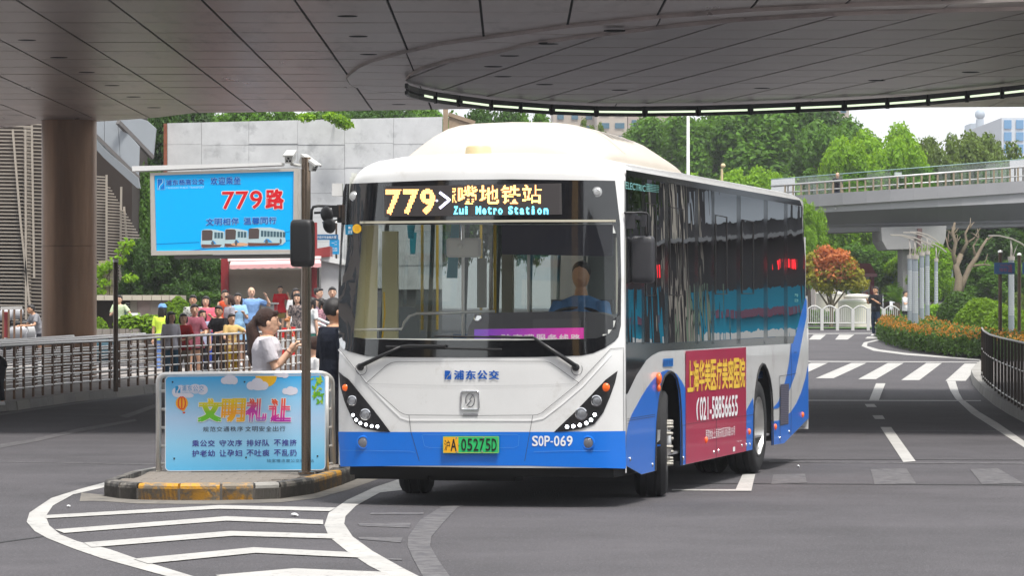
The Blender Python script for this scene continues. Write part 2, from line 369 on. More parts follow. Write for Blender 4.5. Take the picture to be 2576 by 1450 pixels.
# ---- refuge island: kerb stones and block paving
kerb_base = [(400,1212),(330,1224),(262,1250),(300,1256),(345,1259),(450,1260.5),(556,1260),(640,1259),(705,1256.5),(790,1244),(860,1222),(935,1192)]
kb = [G(*p) for p in kerb_base]
back = [Vector((kb[-1].x-.5, kb[-1].y+.1, 0)), Vector((kb[0].x+.5, kb[0].y+.3, 0))]
isl = kb+back
cen = sum(isl, Vector())/len(isl)
yellow_k = mk('kerb_yellow', (.62, .30, .015), .6, var=.1, dirt=((.20, .17, .13), .50), ds=6, bump=.3, bs=50)
black_k = mk('kerb_black', (.06, .055, .05), .7, var=.25, dirt=((.24, .22, .19), .54), ds=6, bump=.3, bs=50)
m = M(); m.poly([Vector((p.x, p.y, .10)) for p in isl], (0, 0, -.099)); island_bed = struct(m, 'pavement', mk('joint_sand', (.09, .08, .07), .95))
def inset(a, d):                                   # towards the island centre
    v = (cen-a); v.z = 0; return a+v.normalized()*d
kc = {0:'g',1:'b',2:'b',3:'b',4:'y',5:'y',6:'y',7:'g',8:'b',9:'y',10:'b',11:'y'}
NK = len(kb)
for i in range(NK-1):
    a, b = kb[i], kb[i+1]; d = (b-a); a = a+d*.012/max(.1, d.length); b = b-d*.012/max(.1, d.length)
    m = M(); ai, bi = inset(a, .13), inset(b, .13); r = .018
    m.add([a, b, bi, ai, a+Vector((0,0,.125)), b+Vector((0,0,.125)), inset(a, r)+Vector((0,0,.145)), inset(b, r)+Vector((0,0,.145)), bi+Vector((0,0,.147)), ai+Vector((0,0,.147))],
          [(0,1,5,4),(4,5,7,6),(6,7,8,9),(3,9,8,2),(0,4,6,9,3),(1,2,8,7,5)])
    m.build('kerb_stone', {'y': yellow_k, 'b': black_k}.get(kc.get(i, 'g'), concrete), island_bed)
def inside(p, poly):
    c = False
    for i in range(len(poly)):
        a, b = poly[i-1], poly[i]
        if (a.y > p.y) != (b.y > p.y) and p.x < (b.x-a.x)*(p.y-a.y)/(b.y-a.y)+a.x: c = not c
    return c
inner = [inset(p, .14) for p in isl]
pav = mk('paving_block', (.21, .185, .16), .9, var=.25, vs=2.5, bump=.4, bs=60, dirt=((.09, .08, .07), .6), ds=3)
proto = None; cnt = 0
x0 = min(p.x for p in isl); y0 = min(p.y for p in isl)
rest = M()
for j in range(40):
    for i in range(40):
        x = x0+(i+(j % 2)*.5)*.21; y = y0+j*.108; c = Vector((x, y, 0))
        if not all(inside(c+Vector((dx, dy, 0)), inner) for dx in (-.1, .1) for dy in (-.05, .05)): continue
        h = .138+random.uniform(-.003, .003)
        if cnt < 290:
            if proto is None:
                q = M(); q.add([(-.1,-.05,0),(.1,-.05,0),(.1,.05,0),(-.1,.05,0),(-.1,-.05,.03),(.1,-.05,.03),(.1,.05,.03),(-.1,.05,.03),(-.094,-.044,.036),(.094,-.044,.036),(.094,.044,.036),(-.094,.044,.036)],
                               [(0,1,5,4),(1,2,6,5),(2,3,7,6),(3,0,4,7),(4,5,9,8),(5,6,10,9),(6,7,11,10),(7,4,8,11),(8,9,10,11)])
                proto = q.build('paver', pav, None)
                proto.parent = island_bed; o = proto; bx = Vector(proto.location)
            else: o = proto.copy(); COL.objects.link(o)
            o.location = Vector((x, y, h-.036))-Vector(island_bed.location); o.rotation_euler = (random.uniform(-.01, .01), random.uniform(-.01, .01), random.uniform(-.01, .01)); cnt += 1
        else: rest.box((x-.1, y-.05, .09), (x+.1, y+.05, h))
if rest.v: rest.build('far_pavers', pav, island_bed, kind='stuff')
m = M(); m.poly([G(*p, .003) for p in [(200,1262),(262,1262),(345,1268),(450,1269),(556,1269),(705,1265),(800,1254),(880,1232),(955,1205),(1020,1182),(1005,1174),(935,1186),(790,1238),(556,1255),(345,1254),(240,1244),(205,1240)]]); struct(m, 'gutter', mk('gutter_grit', (.17, .155, .135), .9, var=.15, dirt=((.09, .085, .08), .58), ds=5))
# scraps of paper
for (x, y, w, h) in ((740, 1301, 18, 5), (172, 1278, 8, 2), (2008, 1177, 6, 3)):
    m = M(); a = G(x, y); k = a.y/F; m.ball((a.x, a.y, .012+k*h*.4), (k*w/2, .05, k*h*.5+.004), 9, 5); m.ball((a.x+k*w*.3, a.y+.01, .01), (k*w/3, .04, .01), 7, 4)
    m.build('paper_scrap', mk('paper', (.8, .8, .8), .7), None, {740: 'largest crumpled white tissue lying between the chevron stripes', 681: 'tiny white scrap of paper by the yellow kerb', 172: 'torn white scrap nearest the left curve of the white line', 196: 'thin white scrap just behind the torn scrap on the left', 150: 'small white scrap touching the curved white line', 253: 'flat white sliver in front of the black kerb end', 2008: 'small white scrap beside the bus rear wheel'}[x], 'litter', 'scraps of paper on the road', smooth=True)

# ---------------------------------------------------------------- flyover above the road
ZS = 5.60
def C(px, py, z=ZS): Y = F*(z-H)/(HY-py); return Vector(((px-CX)*Y/F, Y, z))
class CeilS:
    def at(s, px, py, off=0.): return C(px, py, ZS-off)
CS = CeilS()
fly = thing('elevated_walkway', 'broad grey elevated walkway with panelled underside spanning the road above the bus', 'walkway', (0, 60, 0))
pan = mk('soffit_aluminium', (.50, .43, .405), .30, .6, stretch=(1, .2, 1), var=.2, vs=1.2, bump=.05, bs=6, dirt=((.33, .28, .26), .60), ds=1.1)
pan2 = mk('soffit_aluminium_inner', (.50, .45, .44), .36, .6, var=.12, vs=.4, bump=.015, bs=2)
dark = mk('joint_black', (.01, .01, .01), .9)  # near-black backing for panel joints and small fittings
edge = [C(-400,345), C(0,322), C(100,311), C(240,306), C(290,303), C(400,295), C(488,284), C(600,282.5), C(935,278), C(1240,273), C(1600,270), C(2000,266), C(2576,262), C(3000,258), Vector((62, 70, ZS))]
near = [Vector((x, 46.9+.0006*x*x, ZS)) for x in (62, 40, 22, 14, 6, 0, -6, -14, -22)]
m = M(); deck = [Vector((p.x, p.y, ZS+.03)) for p in edge+near]; m.poly(deck, (0, 0, .75)); m.build('deck_slab', concrete, fly)
m = M(); ed = edge+near
for i in range(len(ed)):
    a, b = ed[i], ed[(i+1) % len(ed)]; m.add([(a.x, a.y, ZS-.0), (b.x, b.y, ZS), (b.x, b.y, ZS+1.0), (a.x, a.y, ZS+1.0)], [(0, 1, 2, 3)])
m.build('fascia', mk('fascia_metal', (.32, .32, .32), .4, .4), fly)
m = M(); m.poly([Vector((p.x, p.y, ZS+.022)) for p in ed]); m.build('joint_backing', dark, fly)
def clipc(pl, cell):                               # outline clipped by a convex cell
    for i in range(len(cell)):
        a, b = cell[i], cell[(i+1) % len(cell)]; nx, ny = -(b.y-a.y), (b.x-a.x); o = []
        for k in range(len(pl)):
            p, q = pl[k-1], pl[k]; dp = (p.x-a.x)*nx+(p.y-a.y)*ny; dq = (q.x-a.x)*nx+(q.y-a.y)*ny
            if (dp >= 0) != (dq >= 0): o.append(p+(q-p)*(dp/(dp-dq)))
            if dq >= 0: o.append(q)
        pl = o
        if len(pl) < 3: return []
    return pl
def area(pl): return abs(sum(pl[i-1].x*pl[i].y-pl[i].x*pl[i-1].y for i in range(len(pl))))/2
def panels(region, org, du, dv, gu, gv, z, mat, host, name='soffit_panel', rng=(30, 30)):
    rest = M()
    for i in range(-rng[0], rng[0]):
        for j in range(-rng[1], rng[1]):
            c0 = org+du*i+dv*j; ux, vx = du.normalized()*gu, dv.normalized()*gv
            cell = [c0+ux+vx, c0+du-ux+vx, c0+du-ux+dv-vx, c0-vx+dv+ux]
            if (cell[1]-cell[0]).cross(cell[2]-cell[1]).z < 0: cell = cell[::-1]
            pl = clipc(region, cell)
            if not pl or area(pl) < .02: continue
            zz = z+random.uniform(-.002, .002); tx, ty = (random.uniform(-.0012, .0012) for _ in (0, 1)); cm = sum(pl, Vector())/len(pl)
            pts = [Vector((p.x, p.y, zz+tx*(p.x-cm.x)+ty*(p.y-cm.y))) for p in pl]
            ok = abs(cm.x)/cm.y*F < 1288+200 and panels.n < 285
            (M() if ok else rest).poly(pts, (0, 0, .018)) if not ok else M().poly(pts, (0, 0, .018)).build(name, mat, host)
            if ok: panels.n += 1
    if rest.v: rest.build('outer_panels', mat, host, kind='stuff')
outerA = [(872,190),(885,178),(905,163),(940,148),(1020,127),(1110,106),(1213,92),(1427,62),(1655,38),(1890,20),(2150,8),(2400,0),(2760,-12),(3100,-20),(3100,262),(2576,262.5),(2200,265),(1800,269),(1385,265),(1240,261),(1085,252),(1000,235),(893,213),(880,205)]
innerB = [(1022,188),(1035,175),(1060,163),(1120,145),(1230,125),(1330,100),(1450,82),(1540,72),(1700,52),(1850,38),(2100,22),(2576,8),(2800,2),(3050,-4),(3050,120),(2800,160),(2576,192),(2450,206),(2280,223),(2120,233),(1890,243),(1760,247),(1600,249),(1500,248),(1385,243),(1240,232),(1160,221),(1100,212),(1050,201),(1028,194)]
A = [C(*p) for p in outerA]; B = [C(*p) for p in innerB]
panels.n = 0
panels([Vector(p) for p in ed], Vector((-.41, 47.1, 0)), Vector((1.18, 0, 0)), Vector((0, 1.87, 0)), .018, .034, ZS, pan, fly)
ringA = M(); ringA.poly([Vector((p.x, p.y, ZS-.024)) for p in A], (0, 0, .02)); ra = ringA.build('raised_rim', dark, fly)
n0 = panels.n; panels.n = 0
panels([Vector((p.x, p.y, 0)) for p in A], Vector((-.41+6, 46.4, 0)), Vector((3.6, 1.1, 0)), Vector((0, 1.87, 0)), .012, .034, ZS-.045, pan, ra, 'soffit_panel', (12, 30))
rb = M().poly([Vector((p.x, p.y, ZS-.068)) for p in B], (0, 0, .02)).build('inner_deck', dark, fly)
for nm, Q, z0_, z1_ in (('rim_trim', A, ZS-.046, ZS+.0), ('deck_trim', B, ZS-.091, ZS-.04)):
    m = M(); k = len(Q); q = [p+(p-sum(Q, Vector())/k).normalized()*.012 for p in Q]
    m.ribbon([Vector((p.x, p.y, z0_)) for p in q]+[Vector((q[0].x, q[0].y, z0_))], [Vector((p.x, p.y, z1_)) for p in q]+[Vector((q[0].x, q[0].y, z1_))]); m.build(nm, pan, fly)
panels.n = 0
ang = radians(-10.9); dv = Vector((sin(ang), cos(ang), 0))
panels([Vector((p.x, p.y, 0)) for p in B], C(1240, 225).copy()*1.0-Vector((0, 0, ZS)), dv*1.75, Vector((1.15, .0, 0)), .034, .026, ZS-.09, pan2, rb, 'soffit_panel', (24, 24))
# dark round fittings
for i, (x, y) in enumerate([(68,101),(148,145),(218,182),(282,215),(336,244),(387,271),(874,41),(901,92),(927,137),(1003,263)]):
    m = M(); c = C(x, y, ZS-.004); m.lathe(c, [(0, 0), (.13, 0), (.15, .012), (.15, .02)], (0, 0, 1), 20); m.build('round_fitting', dark, fly)
for x, y in [(1546,79),(1380,111),(1282,141),(1241,168),(1265,193),(1370,213),(1559,227),(1917,222),(2206,203),(2442,182)]:
    m = M(); c = C(x, y, ZS-.095); m.lathe(c, [(0, 0), (.13, 0), (.15, .004), (.15, .02)], (0, 0, 1), 20); m.build('round_fitting', dark, fly)
# glowing bars added to stand in for sky seen through the far rim slot
low = [C(*p) for p in innerB[13:]]+[C(*innerB[0])]; low = low[::-1]
strip = thing('sky_slot', 'long curved slot under the walkway rim, glowing bars standing in for sky beyond', 'sky slot', (low[8].x, low[8].y, ZS-.3))
m = M()
for a, b in zip(low[:-1], low[1:]):
    for z0, z1, o in ((ZS-.33, ZS-.27, 0), (ZS-.225, ZS-.14, 0)): m.bar((a.x, a.y+o, (z0+z1)/2), (b.x, b.y+o, (z0+z1)/2), .05, z1-z0)
m.build('channel', mk('black_channel', (.008, .008, .008), .35), strip)
m = M()
for a, b in zip(low[:-1], low[1:]): m.bar((a.x, a.y+.06, ZS-.24), (b.x, b.y+.06, ZS-.24), .02, .12)
m.build('channel_back', dark, strip)
slot_glow = mk('sky_slot_glow', (.8, .85, .7), .4, emit=(.80, .95, .68), es=.62)  # glow in place of the daylight behind the slot
def lowat(px):
    for a, b in zip(low[:-1], low[1:]):
        xa, xb = CX+F*a.x/a.y, CX+F*b.x/b.y
        if xa <= px <= xb or xb <= px <= xa: return a+(b-a)*((px-xa)/(xb-xa))
    return low[-1]
for x0_, x1_ in [(1065,1092),(1098,1150),(1162,1232),(1239,1306),(1310,1383),(1394,1496),(1504,1618),(1627,1752),(1761,1883),(1893,2004),(2013,2119),(2129,2229),(2236,2332),(2339,2429),(2438,2518),(2525,2600)]:
    a, b = lowat(x0_+3), lowat(x1_-3); m = M(); m.bar((a.x, a.y-.018, ZS-.247), (b.x, b.y-.018, ZS-.247), .012, .036); m.build('sky_bar', slot_glow, strip)
    c = lowat(x1_+4); m = M(); m.obox((c.x, c.y-.01, ZS-.24), (.03, 0, 0), (0, .045, 0), (0, 0, .10)); m.build('bracket', dark, strip)
# column
cc = P(174, 850, 76.9); col_ = thing('column', 'round bronze clad column holding up the walkway behind the left railings', 'column', (cc.x, cc.y, gz(76.9)))
m = M()
zj = 1.68+(774-620)*76.9/F
m.lathe((cc.x, cc.y, gz(76.9)), [(.57, 0), (.57, zj-gz(77)-.01), (.56, zj-gz(77)-.005), (.56, zj-gz(77)+.005), (.57, zj-gz(77)+.01), (.57, ZS-gz(77)+.01)], (0, 0, 1), 48)
m.build('cladding', mk('column_cladding', (.27, .16, .095), .38, .45, var=.2, vs=1.6, stretch=(3, 3, .35)), col_, smooth=True, edge=40)
m = M(); m.lathe((cc.x, cc.y, ZS-.03), [(.6, 0), (.8, .028)], (0, 0, 1), 48); m.build('collar', pan, col_)
# ================================================================ THE BUS
AL = atan2(2259, F); ES = Vector((sin(AL), cos(AL), 0)); EU = Vector((cos(AL), -sin(AL), 0)); CR = Vector((.9494, 30.98, 0)); WB, LB = 2.5, 9.7
def Bp(u, s, z): v = CR+EU*(u-WB)+ES*s; return Vector((v.x, v.y, z))
def tb(z): return .055*min(1, max(0, (z-1.2)/1.6))
def rk(z): return .20*(max(0, z-1.15)/1.6)**1.4+.05*max(0, .55-z)*0
def bow(u, z):
    t = abs((u-WB/2)/(WB/2-tb(z))); t = min(1, t); return .15*(1-t*t)+.10*(1-t**9)
def sf(u, z): return rk(z)-bow(u, z)
class Front:
    def at(s, px, py, off=0.):
        r = ray(px, py); s0 = 0.
        for _ in range(7):
            n = ES; t = ((CR+ES*s0)-CAM).dot(n)/r.dot(n); p = CAM+r*t; u = WB+(p-CR).dot(EU); s0 = sf(u, p.z)-off
        return p
class Side:
    def at(s, px, py, off=0.):
        r = ray(px, py); u0 = WB+off
        for _ in range(6):
            q = CR+EU*(u0-WB); t = (q-CAM).dot(EU)/r.dot(EU); p = CAM+r*t; u0 = WB-tb(p.z)+off
        return p
FR, SD = Front(), Side()
bus = thing('city_bus', 'white and blue single deck city bus numbered 779 with a white roof pod', 'bus', tuple(Bp(WB/2, LB/2, 0)), AL*-1)
b_white = mk('bus_white', (.72, .72, .71), .25, coat=.6, var=.04, vs=1.5, dirt=((.60, .585, .56), .62), ds=2.5)
b_blue = mk("bus_blue", (.0, .155, .66), .3, coat=.35, var=.04, vs=2)
b_black = mk('frit_black', (.004, .004, .006), .09, coat=.6)
cream = mk('cream_trim', (.80, .74, .45), .5)
under = mk('underbody', (.012, .012, .012), .8)
seamm = mk('panel_gap', (.05, .05, .06), .6)
chrome = mk('chrome', (.75, .75, .76), .12, 1.)
f4 = lambda *p: [(829+x*.3733, 727+y*.3733) for x, y in p]
f3 = lambda *p: [(829+x*.3033, 287.5+y*.3033) for x, y in p]
sa = lambda *p: [(1556+x*.35, 727.3+y*.35) for x, y in p]
sb = lambda *p: [(1522.3+x*.35, 405.9+y*.35) for x, y in p]
def blt(m, name, mat, parent=bus, **k): return m.build(name, mat, parent, **k)
ws_out = f3((130,577),(900,546),(1500,539),(2368,551))+[(1560,560),(1563,700),(1562,820),(1556,848),(1546,860),(1520,877),(1492,889),(1464,895)]+f4((1400,460),(900,463),(500,462),(250,455),(120,420))+[(864,879),(855,868),(852,850),(851,764),(853,650)]+f3((100,900),(110,650))
gl_in = [(905,566),(1300,562),(1541,562),(1551,590),(1555,700),(1553,790),(1545,822),(1532,840),(1500,852),(1300,857),(1100,857),(920,853),(886,848),(868,828),(859,800),(858,700),(862,610),(866,566)]
def inpoly(x, y, pl):
    c = False
    for i in range(len(pl)):
        a, b = pl[i-1], pl[i]
        if (a[1] > y) != (b[1] > y) and x < (b[0]-a[0])*(y-a[1])/(b[1]-a[1])+a[0]: c = not c
    return c
def pix(p): return (CX+F*p.x/p.y, HY-F*(p.z-H)/p.y)
# front shell (white), with the windscreen opening
m = M(); nu, nz = 60, 62; zt = 2.73; z0 = .335
def fp(i, j):
    z = z0+(zt-z0)*j/nz; w = WB-2*tb(z); t = -cos(pi*i/nu) if False else -1+2*i/nu; u = WB/2+t*w/2; return Bp(u, sf(u, z), z)
gr = {}
for i in range(nu+1):
    for j in range(nz+1): gr[i, j] = len(m.v); m.v.append(tuple(fp(i, j)))
for i in range(nu):
    for j in range(nz):
        a = sum((Vector(m.v[gr[i+p, j+q]]) for p in (0, 1) for q in (0, 1)), Vector())/4; x, y = pix(a)
        if inpoly(x, y, gl_in): continue
        m.f.append((gr[i, j], gr[i+1, j], gr[i+1, j+1], gr[i, j+1]))
front = blt(m, 'front_panel', b_white, smooth=True)
# frit: header, sides, foot of the windscreen
m = M(); m.drape(FR, [p for p in ws_out if p[1] < 560.5]+[(1560,563),(858.5,563)] if False else f3((130,577),(900,546),(1500,539),(2368,551))+[(1560,562),(858.5,566)]+f3((110,650)), .004, 14)
hdr = blt(m, 'windscreen_header', b_black, smooth=True)
foot = [(1563,700),(1562,820),(1556,848),(1546,860),(1520,877),(1492,889),(1464,895)]+f4((1400,460),(900,463),(500,462),(250,455),(120,420))+[(864,879),(855,868),(852,850),(851,764),(852,700),(858,700),(859,800),(868,828),(886,848),(920,853),(1100,857),(1300,857),(1500,852),(1532,840),(1545,822),(1553,790),(1555,700)]
m = M(); m.drape(FR, foot, .004, 12); blt(m, 'windscreen_border', b_black, smooth=True)
m = M(); m.drape(FR, [(1560,562),(1563,700),(1555,700),(1551,590),(1541,562)], .004, 12); m.drape(FR, [(858.5,566),(866,566),(862,610),(858,700),(852,700)], .004, 12); blt(m, 'windscreen_side_trim', b_black)
ws_g = glass('windscreen_glass', (.95, .96, .94), .6, .02, wob=.02)
m = M(); m.drape(FR, [(850.5,700)]+[p for p in ws_out if 0]+f3((130,577),(900,546),(1500,539),(2368,551))+[(1560,560),(1563,700),(1562,820),(1556,848),(1546,860),(1520,877),(1492,889),(1464,895)]+f4((900,463),(500,462),(250,455),(120,420))+[(864,879),(855,868),(852,850)], .010, 22); blt(m, 'windscreen', ws_g, smooth=True)
m = M(); m.drape(FR, [(905,557),(1300,553),(1549,553),(1549,558.5),(1300,559),(905,563)], .012, 30); blt(m, 'header_trim', mk('header_strip', (.40, .38, .30), .5))
# destination display
m = M(); m.drape(FR, [(967,469),(1412,461),(1414,540),(967,545)], .012, 20); disp = blt(m, 'destination_display', mk('led_panel', (.035, .03, .03), .35))
m = M()
for j in range(22):
    y = 471+j*3.4; m.line2(FR, [(968,y),(1190,y-3.5),(1413,y-7)], .9, .0135, 200)
blt(m, 'led_rows', mk('led_louver', (.09, .085, .08), .5), disp)
amb = mk('led_amber', (.9, .5, .2), .5, emit=(1., .43, .11), es=1.7); cyn = mk('led_cyan', (.2, .6, .8), .5, emit=(.10, .75, 1.), es=1.6); wht = mk('led_white', (.8, .8, 1), .5, emit=(.72, .70, 1.), es=1.8)
m = M(); leds(m, FR, '7', 970, 477, 1010, 541, 11, 20, .016, .03); leds(m, FR, '7', 1014, 476.5, 1054, 540, 11, 20, .016, .03); leds(m, FR, '9', 1057, 475, 1095, 540, 11, 20, .016, .03)
leds(m, FR, '家', 1127, 468, 1149, 513, 10, 16, .016, .01, cut=5)
for k, ch in enumerate('嘴地铁站'): leds(m, FR, ch, 1152+k*54, 467-k*.6, 1201+k*54, 514-k*.6, 17, 17, .016, .012, .98)
blt(m, 'amber_lettering', amb, disp)
m = M()
for ch, x0, x1 in (('Z',1139,1150),('u',1153,1164),('i',1168,1174),('M',1195,1208),('e',1211,1221),('t',1225,1234),('r',1239,1248),('o',1251,1262),('S',1277,1288),('t',1292,1301),('a',1306,1316),('t',1321,1329),('i',1336,1342),('o',1350,1361),('n',1366,1377)):
    x0 += 2; x1 += 2
    hi = ch in 'ZMStdi'; leds(m, FR, ch, x0, 519 if hi else 524.5, x1, 539.5, 7, 10 if hi else 7, .016, .035, .98)
blt(m, 'cyan_lettering', cyn, disp, kind='stuff')
m = M(); m.line2(FR, [(1106,484),(1131,503),(1106,524)], 6, .017, 4); disc(m, FR, 1099, 505, 2.5, off=.017); blt(m, 'arrow_symbol', wht, disp)
for x, y in ((891,494),(1502,483)):
    m = M(); c = FR.at(x, y, .012); m.lathe(c, [(0, .012), (.026, .010), (.036, .002), (.042, .004), (.044, 0)], -ES, 20); blt(m, 'marker_lamp', mk('clear_lamp', (.55, .56, .56), .15, .3))
m = M(); m.drape(FR, [(868,566),(887,565),(887,590),(869,591)], .013, 10); st = blt(m, 'sticker', mk('sticker_blue', (.01, .25, .45), .4)); m = M(); text(m, FR, '2019', (870,580,886,588), .015, .01); disc(m, FR, 878, 573, 4.5, 2.8, .015); blt(m, 'print', mk('print_white', (.8, .8, .8), .5), st)
m = M(); disc(m, FR, 897.5, 575.5, 11, 11.5, .014); st = blt(m, 'sticker', mk('sticker_yellow', (.85, .48, .01), .4)); m = M()
for k in range(3): text(m, FR, ('上海市', '合格证', '年度')[k], (891+k, 568+k*5.2, 905-k, 572+k*5.2), .016)
blt(m, 'print', mk('print_amber', (.6, .25, .01), .5), st)
# blue bumper, lower white trim, seams
m = M(); m.drape(FR, f4((58,965),(400,967),(900,967),(1500,966),(1994,960),(1998,1214),(1660,1204),(1320,1194),(600,1194),(72,1200)), .004, 14); bump = blt(m, 'bumper', b_blue, smooth=True)
m = M()
for q in (f4((250,635),(380,520),(415,500),(450,493),(900,489),(1450,490),(1485,498),(1520,520),(1680,635)), f4((1680,635),(1430,838),(1400,850),(1370,853),(1000,856),(530,852),(500,846),(470,830),(250,635)),
          f4((535,852),(548,965),(605,1162)), f4((1370,852),(1350,965),(1315,1162)), f4((1678,637),(1895,405),(1983,400),(1985,960)), f4((58,405),(85,430),(250,640)), f4((55,410),(62,412))):
    m.line2(FR, q, 1.1, .0075, 14)
blt(m, 'panel_seams', seamm)
m = M(); m.line2(FR, f4((255,640),(600,650),(960,656),(1400,650),(1678,637)), .8, .0065, 14); blt(m, 'crease', mk('crease_grey', (.45, .45, .46), .5))  # bonnet crease drawn as a thin grey line
m = M(); m.line2(FR, f4((620,990),(640,984),(1260,984),(1278,992),(1272,1060),(1240,1072),(670,1072),(640,1060),(625,995)), 1.3, .0085, 12); m.line2(FR, f4((80,1090),(540,1096),(575,1105)), 1.4, .0085, 12); m.line2(FR, f4((1375,1100),(1600,1094),(1890,1092)), 1.6, .0085, 12)
blt(m, 'bumper_ridge', mk('bumper_highlight', (.06, .25, .70), .3, coat=.5))
m = M()                                             # proud V-shaped swage lines beside the bonnet, their highlight painted in brighter white
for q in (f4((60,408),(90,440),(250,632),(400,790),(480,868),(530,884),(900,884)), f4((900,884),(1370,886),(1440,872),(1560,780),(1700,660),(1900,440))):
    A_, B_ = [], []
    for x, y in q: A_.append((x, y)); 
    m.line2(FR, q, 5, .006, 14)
blt(m, 'swage_line', mk('swage_highlight', (.88, .88, .87), .2, coat=.8), smooth=True)
# headlights
def headlamp(poly, orange, lenses, dots, rs):
    m = M(); m.drape(FR, poly, .008, 9); h = blt(m, 'headlight', mk('lamp_housing', (.008, .008, .009), .12, coat=.8))
    x, y, r = orange; c = FR.at(x, y, .010); m = M(); m.lathe(c, [(0, .014), (r*.5*.0033, .013), (r*.9*.0033, .006), (r*.0033, 0)], -ES, 20); blt(m, 'indicator', mk('orange_lens', (.85, .13, .01), .25, coat=.5, emit=(1, .12, 0), es=.12), h, smooth=True)
    for x, y, r in lenses:
        c = FR.at(x, y, .010); R = r*.0033; m = M(); m.lathe(c, [(R*1.15, 0), (R*1.2, .012), (R, .016), (R*.93, .006)], -ES, 24); blt(m, 'lamp_ring', chrome, h, smooth=True, edge=40)
        m = M(); m.lathe(c, [(0, .016), (R*.4, .015), (R*.8, .010), (R*.95, .004)], -ES, 24); blt(m, 'lamp_lens', mk('lamp_glass', (.35, .36, .38), .08, .6), h, smooth=True)
    for x, y in dots:
        c = FR.at(x, y, .011); R = rs*.0021; m = M(); m.lathe(c, [(0, .008), (R*.7, .007), (R, 0)], -ES, 16); blt(m, 'led_lamp', mk('running_light', (.9, .95, 1), .3, emit=(.9, .95, 1), es=9.), h)
headlamp(f4((62,560),(90,585),(130,612),(205,705),(300,822),(360,900),(410,968),(330,962),(225,940),(170,905),(130,830),(100,760),(72,660)), (869,976.4,9), [(886.7,1008.7,11), (919.6,1043.4,12.5)], f4((158,853),(180,885),(208,906),(245,917),(284,927),(322,930)), 6)
headlamp(f4((1942,553),(1860,614),(1760,720),(1660,825),(1560,920),(1512,967),(1600,962),(1700,945),(1785,912),(1845,835),(1890,730),(1925,630)), (1523.6,975.2,11), [(1500.9,1009,12), (1462.6,1041.6,13.5)], f4((1787,850),(1762,885),(1730,907),(1686,920),(1643,928),(1600,932)), 7)
for x, y in ((914,1114),(1479,1115)):
    c = FR.at(x, y, .006); m = M(); m.lathe(c, [(.060, 0), (.057, .008), (.048, .010), (.046, .002)], -ES, 24); fl = blt(m, 'fog_lamp', b_blue); m = M(); m.lathe(c, [(0, .010), (.03, .009), (.046, .003)], -ES, 24); blt(m, 'lens', mk('fog_lens', (.22, .22, .24), .1, .5, bump=.4, bs=200), fl, smooth=True)
# plate
pl = M(); q = f4((763,995),(1142,997),(1140,1111),(763,1109)); pc = [FR.at(1114,1098,.03), FR.at(1255,1099,.03), FR.at(1255,1142,.03), FR.at(1114,1141,.03)]
PL = Plane(FR.at(1184,1120,.03), -ES+EU*.0)
m = M(); m.poly2(PL, rrect(1114,1098.5,1255,1141.5,3), .0, ES*.012); plate = blt(m, 'number_plate', mk('plate_green', (.02, .52, .14), .35))
m = M(); m.poly2(PL, [(1116,1100),(1153,1100),(1153,1140),(1116,1140)], .002); blt(m, 'plate_field', mk('plate_yellow', (.85, .42, .01), .35), plate)
m = M(); m.line2(PL, [(1115.5,1100),(1253.5,1100),(1253.5,1140),(1115.5,1140),(1115.5,1100)], 1., .003); blt(m, 'plate_border', mk('plate_gold', (.6, .5, .1), .4), plate)
m = M(); text(m, PL, '沪', (1118,1108,1132,1135), .004); text(m, PL, 'A', (1134,1106,1148,1135), .004, .02)
for k, ch in enumerate('05275D'): text(m, PL, ch, (1160.5+k*15.3, 1105, 1172.5+k*15.3, 1135), .004, .015)
blt(m, 'plate_lettering', mk('print_black', (.01, .01, .012), .5), plate)
m = M()
for x, y in ((1148,1103),(1217,1102),(1149,1138),(1213,1137),(1154,1119)): disc(m, PL, x, y, 2.2, off=.005, n=8)
blt(m, 'plate_bolts', chrome, plate, kind='stuff')
m = M(); FRt = FR
for ch, x0, x1 in (('S',1338,1352),('0',1354,1366),('P',1369,1382),('-',1384,1391),('0',1393,1406),('6',1409,1422),('9',1425,1439)):
    if ch == '-': text(m, FR, '-', (x0+1,1111,x1,1114), .008, .02)
    else: text(m, FR, ch, (x0+1,1098,x1+1,1123), .008, .02)
blt(m, 'fleet_number', mk('print_white', (.8, .8, .8), .5))
bt = mk('print_blue', (.0, .09, .42), .5); m = M()
for k, ch in enumerate('浦东公交'): text(m, FR, ch, (1143+k*29.2, 933, 1167+k*29.2, 955), .008, .025)
m.drape(FR, f4((776,552),(800,552),(817,556),(806,580),(790,592),(784,611),(776,611)), .008, 8); m.drape(FR, f4((820,560),(820,611),(789,611),(796,596),(812,583)), .008, 8)
blt(m, 'company_lettering', bt)
# badge: chrome frame with an S in a ring
bd = thing if False else None
m = M(); A_ = [FR.at(x, y, .010) for x, y in rrect(1160,985,1205,1031,6)]
m.tube(A_+[A_[0], A_[1]], .0075, 8, False); bdg = blt(m, 'badge', chrome, smooth=True)
m = M(); cxp, cyp = 1182.5, 1008
m.line2(FR, [(cxp+11*cos(radians(a)), cyp+17*sin(radians(a))) for a in range(-60, 130, 12)], 3.0, .016, 4); m.line2(FR, [(cxp+11*cos(radians(a)), cyp+17*sin(radians(a))) for a in range(150, 320, 12)], 3.0, .016, 4); m.line2(FR, [(cxp+9, cyp-15),(cxp-1,cyp-2),(cxp+2,cyp+1),(cxp-9,cyp+15)], 3.2, .018, 4)
blt(m, 'badge_letter', mk('badge_grey', (.30, .30, .31), .2, .9), bdg)
m = M(); m.poly2(Plane(FR.at(1184,1043,.006), -ES), f4((900,843),(998,843),(1002,858),(896,858)), .0); blt(m, 'tow_cover', mk('grey_notch', (.25, .25, .26), .5))
